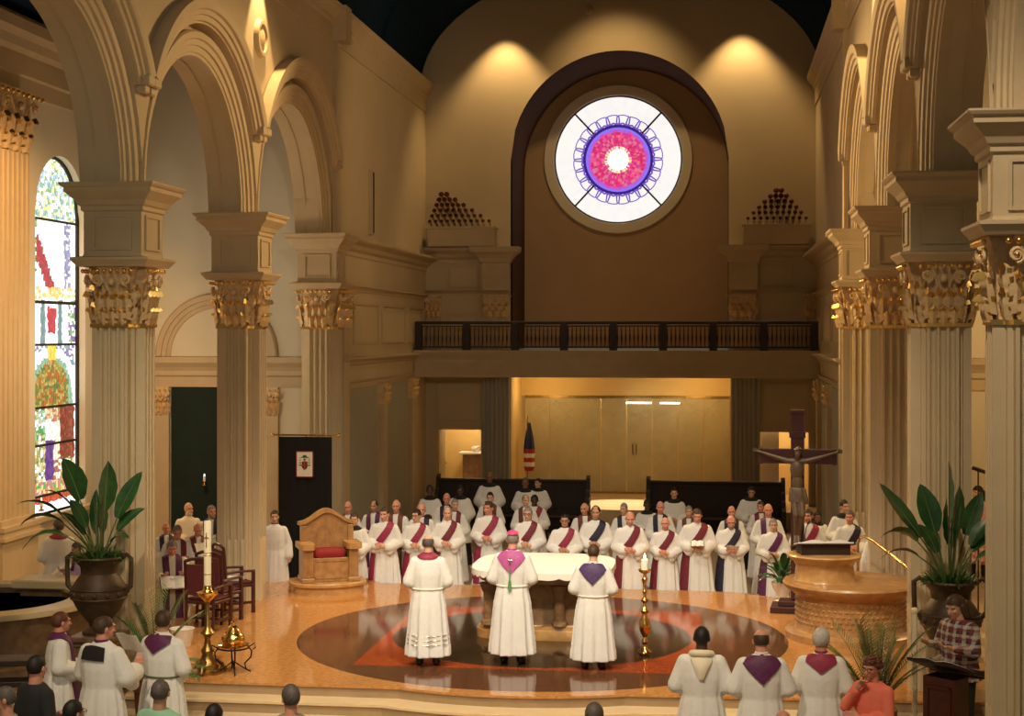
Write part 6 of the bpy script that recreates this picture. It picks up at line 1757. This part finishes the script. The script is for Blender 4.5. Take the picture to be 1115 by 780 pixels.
b.ell((0, yb, zs_ - 0.14), 0.115, 0.075, 0.17, 16, 12); b.ell((0.005, yb, zs_ - 0.36), 0.088, 0.062, 0.15, 16, 12); b.ell((0, yb, zs_ - 0.50), 0.105, 0.075, 0.10, 16, 10)
b.capsule((-0.10, yb, zs_ - 0.01), (0.10, yb, zs_ - 0.01), 0.05, 0.05)
for s in (-1, 1):
    el = (s * 0.36, yb + 0.02, zs_ + 0.055); hd = (s * 0.60, yb + 0.06, zs_ + 0.13)
    b.capsule((s * 0.12, yb, zs_ - 0.01), el, 0.042, 0.034); b.capsule(el, hd, 0.032, 0.022)
    b.capsule(hd, (s * 0.655, yb + 0.07, zs_ + 0.15), 0.024, 0.024)
    for i in range(4): b.capsule((s * 0.66, yb + 0.065, zs_ + 0.125 + 0.016 * i), (s * (0.715 - 0.004 * abs(i - 1.5)), yb + 0.045, zs_ + 0.125 + 0.021 * i), 0.008, 0.007, 6)
    b.capsule((s * 0.64, yb + 0.055, zs_ + 0.165), (s * 0.67, yb + 0.04, zs_ + 0.205), 0.009, 0.008, 6)
    kn = (s * 0.05 + 0.04, yb - 0.10, zs_ - 0.86); an = (s * 0.025, yb + 0.02, zs_ - 1.20)
    b.capsule((s * 0.06, yb, zs_ - 0.52), kn, 0.072, 0.050); b.capsule(kn, an, 0.048, 0.032)
    b.capsule(an, (s * 0.03, yb - 0.05, zs_ - 1.32), 0.032, 0.026)
bm_c = remeshed(b, 'carved_figure', 0.0085, 2); bm_c.materials.append(M['corpus'])
cf = link('carved_figure', bm_c, cx_)
b = MB()
b.loft([[((rx + 0.012 * sin(5 * t * 2 * pi / 30)) * cos(2 * pi * t / 30), yb + (ry + 0.012 * sin(5 * t * 2 * pi / 30)) * sin(2 * pi * t / 30), zs_ + z) for t in range(30)] for rx, ry, z in ((0.108, 0.078, -0.44), (0.118, 0.09, -0.47), (0.125, 0.10, -0.56), (0.13, 0.11, -0.66))], True, True)
b.capsule((0.11, yb - 0.02, zs_ - 0.46), (0.15, yb - 0.03, zs_ - 0.66), 0.03, 0.04)
b.build('loincloth', M['corpus'], cf, smooth=60)
b = MB(); b.tube([(0.02 + 0.06 * cos(2 * pi * i / 24), yb - 0.045 + 0.068 * sin(2 * pi * i / 24), zs_ + 0.185 + 0.008 * sin(i * 2.4)) for i in range(25)], 0.013, 6, False); b.build('crown', M['crosswood'], cf, smooth=60)
b = MB(); b.box(-0.10, 0.10, -0.09, -0.05, zs_ - 1.40, zs_ - 1.30, 0.01); b.build('foot_rest', M['crosswood'], cx_)
b = MB(); b.box(-0.13, 0.13, -0.07, -0.055, zc + 0.30, zc + 0.40, 0.003); b.build('title_plaque', M['crosswood'], cx_)

# ------------------------------------------------------------------ chairs left
def make_chair():
    r = thing('side_chair', 'x', 'chair')
    b = MB(); b.box(-0.26, 0.26, -0.25, 0.25, 0.42, 0.47, 0.012); b.build('seat_frame', M['redwood'], r)
    b = MB(); b.box(-0.23, 0.23, -0.22, 0.22, 0.465, 0.51, 0.02); b.build('seat', M['maroonseat'], r)
    b = MB(); b.loft([[(x, 0.24 + 0.05 * (z - 0.5), z) for x in (-0.20, 0.20)] + [(x, 0.28 + 0.05 * (z - 0.5), z) for x in (0.20, -0.20)] for z in (0.56, 1.02)], True, True); b.build('backrest', M['maroonseat'], r)
    b = MB(); b.tube([(-0.24, 0.28, 1.06), (-0.12, 0.285, 1.10), (0, 0.285, 1.11), (0.12, 0.285, 1.10), (0.24, 0.28, 1.06)], 0.026, 8); b.build('top_rail', M['redwood'], r)
    for s in (-1, 1):
        m = MB(); m.box(s * 0.24 - 0.025, s * 0.24 + 0.025, -0.25, -0.20, 0, 0.66, 0.006); m.build('leg', M['redwood'], r)
        m = MB(); m.tube([(s * 0.24, 0.27, 0), (s * 0.24, 0.235, 0.45), (s * 0.24, 0.28, 1.07)], 0.026, 6); m.build('leg', M['redwood'], r)
        m = MB(); m.tube([(s * 0.24, -0.25, 0.67), (s * 0.25, 0.0, 0.68), (s * 0.24, 0.25, 0.66)], 0.022, 6); m.build('armrest', M['redwood'], r)
    b = MB(); b.box(-0.24, 0.24, -0.02, 0.02, 0.15, 0.19); 
    for s in (-1, 1): b.box(s * 0.24 - 0.015, s * 0.24 + 0.015, -0.22, 0.25, 0.15, 0.19)
    b.build('stretcher', M['redwood'], r)
    return r
CH = make_chair()
for i, (px, py, rz, lb) in enumerate(((224, 688, 165, 'red backed wooden armchair nearest the nave in front of the reading priests'), (236, 678, 160, 'second red backed wooden armchair, behind the tall candle'), (252, 668, 130, 'red wooden armchair closest to the second left column'))):
    o = CH if i == 0 else copy_tree(CH)
    q = at_z(px, py, 0); o.location = (q.x, q.y + 0.15, 0); o.rotation_euler.z = radians(rz); LASTCH = o; o['label'] = lb; o['group'] = 'red armchairs between the left columns'
b = MB(); b.box(-0.14, 0.14, -0.1, 0.1, 0, 0.012); b.box(-0.13, 0.13, -0.09, 0.09, 0.012, 0.05, 0.01)
q = at_z(236, 640, 0.52)
o = b.build('hymnal', M['paper']); o.location = (LASTCH.location.x, LASTCH.location.y, 0.512); 
tag(o, 'white folded booklet lying on the red armchair seat', 'book')

# ------------------------------------------------------------------ baptismal font pool
fp = thing('baptismal_font', 'large round brown marble baptismal pool with cream rim and dark water', 'font', (-11.05, 22.45, F))
RO, ZR = 1.72, 0.92
b = MB(); b.lathe([(RO - 0.05, 0), (RO - 0.05, 0.12), (RO - 0.12, 0.15), (RO - 0.12, ZR - 0.06)], 64, cap=False); b.lathe([(RO - 0.40, 0.3), (RO - 0.40, ZR - 0.05)], 64, cap=False); b.build('basin_wall', M['fontside'], fp, smooth=35)
b = MB(); b.lathe([(RO - 0.42, ZR - 0.05), (RO - 0.42, ZR), (RO - 0.01, ZR), (RO, ZR - 0.02), (RO, ZR - 0.08), (RO - 0.1, ZR - 0.09), (RO - 0.42, ZR - 0.05)], 64, cap=False); b.build('rim', M['fontstone'], fp, smooth=35)
b = MB(); b.lathe([(RO - 0.40, ZR - 0.14), (0.0, ZR - 0.14)], 64); b.build('water', M['water'], fp)
b = MB(); b.box(0.0, 1.4, 0.95, 1.6, ZR - 0.02, ZR + 0.12, 0.02); b.build('raised_slab', M['fontstone'], fp)
b = MB(); b.box(0.1, 1.3, 1.05, 1.5, 0.02, ZR - 0.02); b.build('slab_support', M['fontside'], fp)
b = MB(); b.box(-0.24, 0.24, -0.14, 0.14, 0, 0.03, 0.005); b.loft([[(-0.22, -0.1, 0.03), (0.22, -0.1, 0.03), (0.22, 0.1, 0.03), (-0.22, 0.1, 0.03)], [(-0.18, 0.02, 0.2), (0.16, 0.02, 0.22), (0.16, 0.08, 0.22), (-0.18, 0.08, 0.2)]], True, True)
tag(b.build('music_folder', M['black'], loc=(-11.9, 23.85, F + ZR)), 'black folder standing on the far rim of the font', 'folder')

# dark bench at the left edge
q = at_z(14, 735, -0.2)
bb = thing('keyboard_bench', 'dark wooden bench frame at the left picture edge before the font', 'bench', (-8.72, 18.2, F), radians(15))
b = MB(); b.box(-0.42, 0.42, -0.2, 0.2, 0.88, 0.95, 0.01); b.build('bench_top', M['wood'], bb)
for x in (-0.38, 0.38):
    for y in (-0.16, 0.16):
        m = MB(); m.box(x - 0.035, x + 0.035, y - 0.035, y + 0.035, 0, 0.88, 0.006); m.build('leg', M['wood'], bb)
b = MB(); b.box(-0.38, 0.38, -0.18, -0.14, 0.62, 0.68); b.box(-0.38, 0.38, 0.14, 0.18, 0.62, 0.68); b.build('stretcher', M['wood'], bb)

# ------------------------------------------------------------------ plants
def leaf_mesh(b, base, tip_dir, L, wd, droop, fold=0.25, n=10, petiole=0.0, twist=0.0):
    """blade arching from base along tip_dir"""
    d = Vector(tip_dir).normalized(); p = Vector(base); side = d.cross(Vector((0, 0, 1)))
    if side.length < 1e-3: side = Vector((1, 0, 0))
    side.normalize(); side = (Matrix.Rotation(twist, 3, d) @ side)
    C = []; D = []
    for i in range(n + 1):
        C.append(p.copy()); D.append(d.copy()); p = p + d * (L / n)
        d = (d + Vector((0, 0, -droop / n))).normalized()
    L_, R_ = [], []
    rows = []
    for i in range(n + 1):
        t = i / n; w = wd * (sin(pi * min(1, 0.06 + t * 0.94)) ** 0.75) * (1 - 0.15 * t)
        nrm = side.cross(D[i]).normalized()
        wob = 0.02 * wd * sin(i * 1.9)
        rows.append([C[i] - side * w / 2 + nrm * (w * fold * 0.5 + wob), C[i] - side * w / 4 + nrm * w * fold * 0.2, C[i], C[i] + side * w / 4 + nrm * w * fold * 0.2, C[i] + side * w / 2 + nrm * (w * fold * 0.5 - wob)])
    n0 = len(b.v)
    for r in rows: b.v += [tuple(q) for q in r]
    for i in range(n):
        for j in range(4):
            a = n0 + i * 5 + j; b.f.append((a, a + 1, a + 6, a + 5)); b.m.append(b.mi)
    return C
def urn_mesh(root, s=1.0):
    b = MB(); b.lathe([(0.0, 0.0), (0.20, 0.0), (0.21, 0.04), (0.12, 0.10), (0.13, 0.14), (0.26, 0.30), (0.34, 0.46), (0.35, 0.56), (0.28, 0.68), (0.22, 0.76), (0.23, 0.84), (0.30, 0.93), (0.34, 0.96), (0.33, 0.98), (0.29, 0.95), (0.0, 0.90)], 40)
    b.build('urn_body', M['urn'], root, smooth=40)
    b = MB()
    for z, r in ((0.46, 0.345), (0.58, 0.35)): b.tube([(r * cos(2 * pi * i / 40), r * sin(2 * pi * i / 40), z) for i in range(41)], 0.012, 6, False)
    for i in range(14):
        a = 2 * pi * i / 14; b.ell((0.345 * cos(a), 0.345 * sin(a), 0.52), 0.03, 0.03, 0.035, 8, 6)
    b.build('urn_relief', M['urn'], root, smooth=50)
    for sg in (-1, 1):
        m = MB(); m.tube([(sg * 0.33, 0, 0.52), (sg * 0.41, 0, 0.60), (sg * 0.42, 0, 0.80), (sg * 0.42, 0, 0.95), (sg * 0.36, 0, 1.0), (sg * 0.29, 0, 0.94)], [0.03, 0.032, 0.03, 0.03, 0.028, 0.025], 10)
        m.build('urn_handle', M['urn'], root, smooth=60)
def pedestal(x, y, h, label):
    r = thing('plant_pedestal', label, 'pedestal', (x, y, F))
    b = MB(); b.box(-0.30, 0.30, -0.30, 0.30, 0, 0.12, 0.015); b.box(-0.26, 0.26, -0.26, 0.26, 0.12, 0.18, 0.02); b.build('pedestal_base', M['fontside'], r)
    b = MB(); b.box(-0.22, 0.22, -0.22, 0.22, 0.18, h - 0.14, 0.008); b.build('pedestal_shaft', M['fontside'], r)
    b = MB(); b.box(-0.25, 0.25, -0.25, 0.25, h - 0.14, h - 0.07, 0.02); b.box(-0.29, 0.29, -0.29, 0.29, h - 0.07, h, 0.015); b.build('pedestal_cap', M['fontside'], r)
def big_plant(x, y, z, lb, leaves, seed, top):
    R = random.Random(seed)
    r = thing('urn_plant', lb, 'potted plant', (x, y, z))
    urn_mesh(r)
    for (az, el, st, L, wd, dr, tw) in leaves:
        a = radians(az); e = radians(el)
        d = Vector((cos(a) * cos(e), sin(a) * cos(e), sin(e)))
        base = Vector((0.05 * cos(a), 0.05 * sin(a), 0.92))
        pts = []; p = base.copy(); dd = Vector((cos(a) * cos(e) * 0.35, sin(a) * cos(e) * 0.35, 1)).normalized()
        for i in range(9):
            pts.append(p.copy()); dd = (dd * 0.78 + d * 0.22).normalized(); p = p + dd * st / 8
        m = MB(); m.mi = 1; m.tube(pts, [0.016 - 0.001 * i for i in range(9)], 6); m.mi = 0
        C = leaf_mesh(m, pts[-1], (pts[-1] - pts[-2]), L, wd, dr, 0.22, 12, twist=radians(tw))
        m.mi = 1; m.tube([c + Vector((0, 0, 0.002)) for c in C], [0.008 * (1 - 0.8 * i / len(C)) for i in range(len(C))], 5)
        m.build('leaf', [M['leaf'], M['stem']], r, smooth=60)
    m = MB()
    for i in range(240):
        a = R.uniform(0, 2 * pi); rr_ = R.uniform(0, 0.3); L = R.uniform(0.10, 0.22); e = R.uniform(0.2, 1.4)
        leaf_mesh(m, (rr_ * cos(a), rr_ * sin(a), 0.93), (cos(a) * cos(e), sin(a) * cos(e), sin(e)), L, 0.035, 1.2, 0.2, 3)
    o = m.build('ferns', M['fern'], r, smooth=60); o['kind'] = 'stuff'
    return r
# left urn: azimuth 0 = +x (right), 90 = away
zc_ = 19.1
uL = at_y(108, 690, 18.75); 
pedestal(uL.x, 18.75, uL.z - F, 'brown stone pedestal under the left urn')
big_plant(uL.x, 18.75, uL.z, 'bronze urn on the left with a broad leaved plant before the first column', [
    (172, 68, 0.78, 0.58, 0.40, 0.5, 80), (70, 84, 0.62, 0.62, 0.34, 0.2, 85), (20, 66, 0.55, 0.66, 0.24, 0.5, 65), (100, 80, 0.45, 0.55, 0.26, 0.3, 80), (165, 52, 0.62, 0.60, 0.18, 1.2, 30), (200, 42, 0.70, 0.60, 0.17, 1.3, 20), (185, 32, 0.62, 0.62, 0.17, 1.7, 30), (192, 18, 0.5, 0.6, 0.15, 1.8, -20),
    (20, 55, 0.40, 0.45, 0.18, 1.0, 50), (-60, 70, 0.45, 0.48, 0.22, 0.6, 80), (120, 75, 0.40, 0.5, 0.2, 0.5, -60), (240, 65, 0.45, 0.45, 0.18, 0.8, 60), (-90, 80, 0.35, 0.5, 0.2, 0.5, 80), (-30, 40, 0.30, 0.4, 0.14, 1.4, 20), (210, 60, 0.35, 0.42, 0.18, 1.0, 40), (90, 85, 0.30, 0.5, 0.22, 0.4, 80)], 5, 0)
uR = at_y(1035, 722, 18.9)
pedestal(uR.x, 18.9, uR.z - F, 'brown stone pedestal under the right urn')
big_plant(uR.x, 18.9, uR.z, 'bronze urn on the right with a tall broad leaved plant before the column', [
    (95, 88, 0.72, 0.72, 0.34, 0.12, 88), (165, 74, 0.62, 0.60, 0.30, 0.3, 80), (176, 52, 0.62, 0.80, 0.20, 0.15, 55), (60, 78, 0.58, 0.6, 0.28, 0.4, 80), (25, 70, 0.60, 0.55, 0.24, 0.6, 70), (15, 50, 0.45, 0.45, 0.18, 1.0, 40), (170, 44, 0.60, 0.48, 0.22, 1.9, 40), (185, 28, 0.48, 0.48, 0.15, 1.6, 20), (0, 35, 0.4, 0.38, 0.15, 1.2, 20), (10, 60, 0.5, 0.45, 0.18, 0.8, 50),
    (-70, 78, 0.45, 0.55, 0.2, 0.5, 80), (-110, 80, 0.50, 0.55, 0.24, 0.4, 85), (140, 70, 0.4, 0.42, 0.18, 0.8, 60), (200, 65, 0.4, 0.42, 0.16, 0.8, 60), (-90, 85, 0.3, 0.5, 0.22, 0.4, 85), (80, 84, 0.35, 0.6, 0.26, 0.3, 85)], 8, 0)
def palm(name, lb, x, y, z, n, L, m_key, seed, pot=True, leafw=0.014, spread=(0.5, 1.3), per=18, zb=0.35, potmat='clay'):
    R = random.Random(seed)
    r = thing(name, lb, 'potted plant', (x, y, z))
    if pot:
        b = MB(); b.lathe([(0.0, 0), (0.16, 0), (0.20, zb * 0.8), (0.235, zb * 0.82), (0.235, zb), (0.20, zb), (0.19, zb - 0.04), (0.0, zb - 0.05)], 28); b.build('pot', M[potmat], r, smooth=40)
    for i in range(n):
        a = 2 * pi * i / n + R.uniform(-0.3, 0.3); e = R.uniform(*spread); LL = L * R.uniform(0.75, 1.1)
        d = Vector((cos(a) * cos(e), sin(a) * cos(e), sin(e))); p = Vector((0.03 * cos(a), 0.03 * sin(a), zb - 0.02)); pts = []
        for k in range(13):
            pts.append(p.copy()); p = p + d * LL / 12; d = (d + Vector((0, 0, -0.085))).normalized()
        m = MB(); m.mi = 1; m.tube(pts, [0.009 * (1 - 0.06 * k) for k in range(13)], 5); m.mi = 0
        for k in range(per):
            t = 0.25 + 0.75 * k / per; f = t * 12; q = pts[min(11, int(f))].lerp(pts[min(12, int(f) + 1)], f - int(f))
            tg = (pts[min(12, int(f) + 1)] - pts[int(f)]) if int(f) < 12 else pts[12] - pts[11]; tg.normalize()
            sd = tg.cross(Vector((0, 0, 1))).normalized()
            for s in (-1, 1):
                leaf_mesh(m, q, tg * 0.7 + sd * s * 0.8 + Vector((0, 0, 0.1)), 0.24 * LL * (1.1 - 0.7 * abs(t - 0.55)), leafw * 1.4, 0.7, 0.1, 4)
        m.build('frond', [M[m_key], M['stem']], r, smooth=60)
    return r
q = at_y(964, 700, 18.05)
palm('potted_palm', 'feathery olive palm in a clay pot at the right front by the lectern', q.x - 0.1, 18.05, -0.15, 30, 1.0, 'palm', 3, spread=(1.0, 1.52), zb=0.40, leafw=0.009, per=20)
q = at_y(146, 735, 17.55)
palm('potted_palm', 'green palm in a terracotta tub between two front left clergy', q.x, 18.1, F, 13, 0.80, 'fern', 9, spread=(0.5, 1.35), zb=0.80)
q = at_y(152, 650, 19.2)
palm('potted_palm', 'slender yellow green palm by the red armchairs below the first left column', q.x + 0.2, 19.25, F, 9, 0.95, 'palm', 12, spread=(1.1, 1.5), zb=0.75, potmat='fontside')
def lily(lb, x, y, z, seed):
    R = random.Random(seed)
    r = thing('potted_lily', lb, 'potted plant', (x, y, z))
    b = MB(); b.lathe([(0.0, 0), (0.13, 0), (0.14, 0.02), (0.07, 0.07), (0.09, 0.12), (0.16, 0.24), (0.185, 0.32), (0.19, 0.34), (0.17, 0.34), (0.15, 0.30), (0.0, 0.29)], 28); b.build('pot', M['whitepot'], r, smooth=40)
    for i in range(26):
        a = 2 * pi * i * 0.381; e = R.uniform(0.3, 1.35); L = R.uniform(0.28, 0.42)
        m = MB(); st = R.uniform(0.1, 0.34); d = Vector((cos(a) * cos(e), sin(a) * cos(e), sin(e)))
        p0_ = Vector((0, 0, 0.30)); p1_ = p0_ + d * st
        m.mi = 1; m.tube([p0_, p0_ + d * st * 0.5 + Vector((0, 0, 0.02)), p1_], 0.006, 5); m.mi = 0
        leaf_mesh(m, p1_, d + Vector((0, 0, 0.1)), L, 0.13, 1.6, 0.2, 7)
        m.build('leaf', [M['leaf'], M['stem']], r, smooth=60)
q = at_z(852, 656, 0)
lily('glossy green lily in a white pedestal pot left of the ambo', q.x, q.y, 0, 4)
# white vase by the chairs
b = MB(); b.lathe([(0.0, 0), (0.12, 0), (0.13, 0.02), (0.17, 0.24), (0.18, 0.26), (0.15, 0.26), (0.12, 0.05), (0.0, 0.04)], 24)
q = at_z(198, 704, 0)
tag(b.build('white_planter', M['whitepot'], smooth=40, loc=(q.x, q.y, 0)), 'empty cream planter on the platform edge beside the red armchairs', 'planter')
# wooden lectern at the right
q = at_z(1022, 760, -0.15)
lt = thing('lectern', 'dark wooden lectern with open music at the lower right', 'lectern', (2.42, 17.15, -0.15), radians(-40))
b = MB(); b.box(-0.24, 0.24, -0.18, 0.18, 0, 0.08, 0.01); b.build('lectern_base', M['wood'], lt)
b = MB(); b.box(-0.19, 0.19, -0.14, 0.14, 0.08, 0.98, 0.006)
for q_ in ((-0.15, 0.15, 0.16, 0.19), (-0.15, 0.15, 0.86, 0.89), (-0.15, -0.12, 0.16, 0.89), (0.12, 0.15, 0.16, 0.89)): b.box(q_[0], q_[1], -0.155, -0.14, q_[2], q_[3])
b.build('lectern_body', M['redwood'], lt)
b = MB(); b.loft([[(-0.32, -0.25, 1.14), (0.32, -0.25, 1.14), (0.32, 0.22, 0.97), (-0.32, 0.22, 0.97)], [(-0.32, -0.25, 1.17), (0.32, -0.25, 1.17), (0.32, 0.22, 1.0), (-0.32, 0.22, 1.0)]], True, True); b.box(-0.32, 0.32, 0.20, 0.24, 0.96, 1.05); b.build('desk_top', M['wood'], lt)
b = MB()
for s in (-1, 1): b.loft([[(s * x, -0.20, 1.158 + z), (s * x, -0.20, 1.165 + z), (s * x, 0.16, 1.03 + z), (s * x, 0.16, 1.023 + z)] for x, z in ((0.0, 0.0), (0.1, 0.018), (0.2, 0.012), (0.27, 0.002))], True, True)
o = b.build('sheet_music', M['paper']); o.location = lt.location; o.rotation_euler = lt.rotation_euler; tag(o, 'open white sheet music on the dark wooden lectern', 'sheet music')
b = MB(); b.box(1.6, 3.5, 16.2, 18.4, ZF, -0.15)
struct(b.build('floor_riser', M['tread']), 'low stone riser under the lectern at the right', 'floor')
# stair rail glimpsed in the right aisle
sr = thing('stair_rail', 'dark sloping stair rail in the right aisle seen between columns', 'handrail', (5.0, 28.0, F))
b = MB(); b.tube([(-0.6, 0, 2.6), (1.6, 0, 1.8)], 0.035, 8); b.build('rail', M['wood'], sr)
b = MB()
for i in range(7): b.tube([(-0.5 + 0.32 * i, 0, 0), (-0.5 + 0.32 * i, 0, 2.56 - 0.116 * i)], 0.014, 6)
b.build('rail_bars', M['wood'], sr)
# small candle sconces on the left pilaster and green curtain
for (x, y, z, lb) in ((-12.58, 27.9, 1.15, 'small candle lamp on the pedestal of the left aisle pilaster'), (-11.15, 33.05, 1.15, 'small white candle lamp glowing against the dark green curtain')):
    r = thing('candle_lamp', lb, 'lamp', (x, y, z))
    b = MB(); b.lathe([(0.0, 0), (0.05, 0), (0.05, 0.02), (0.02, 0.04), (0.02, 0.07), (0.04, 0.09), (0.0, 0.09)], 12); b.build('holder', M['brass'], r, smooth=45)
    b = MB(); b.lathe([(0.025, 0.085), (0.03, 0.2), (0.0, 0.2)], 12); b.build('candle', M['waxwhite'], r, smooth=45)
    b = MB(); b.lathe([(0.0, 0.2), (0.012, 0.215), (0.0, 0.255)], 8); b.build('flame', M['flame'], r)
    if y > 30:
        b = MB(); b.tube([(0, 0.02, 0.0), (0, 0.12, -0.06), (0, 0.22, -0.02)], 0.012, 6); b.build('wall_bracket', M['brass'], r)

q = at_y(996, 662, 18.25); PH = q.z + 0.15
b = MB(); b.lathe([(0.12, 0), (0.12, 0.03), (0.03, 0.06), (0.028, PH - 0.06), (0.04, PH - 0.05), (0.04, PH - 0.02), (0.02, PH), (0.0, PH)], 16)
tag(b.build('processional_pole', M['wax'], smooth=40, loc=(q.x, 18.25, -0.15)), 'slim cream pole with rounded top standing left of the right urn', 'pole')
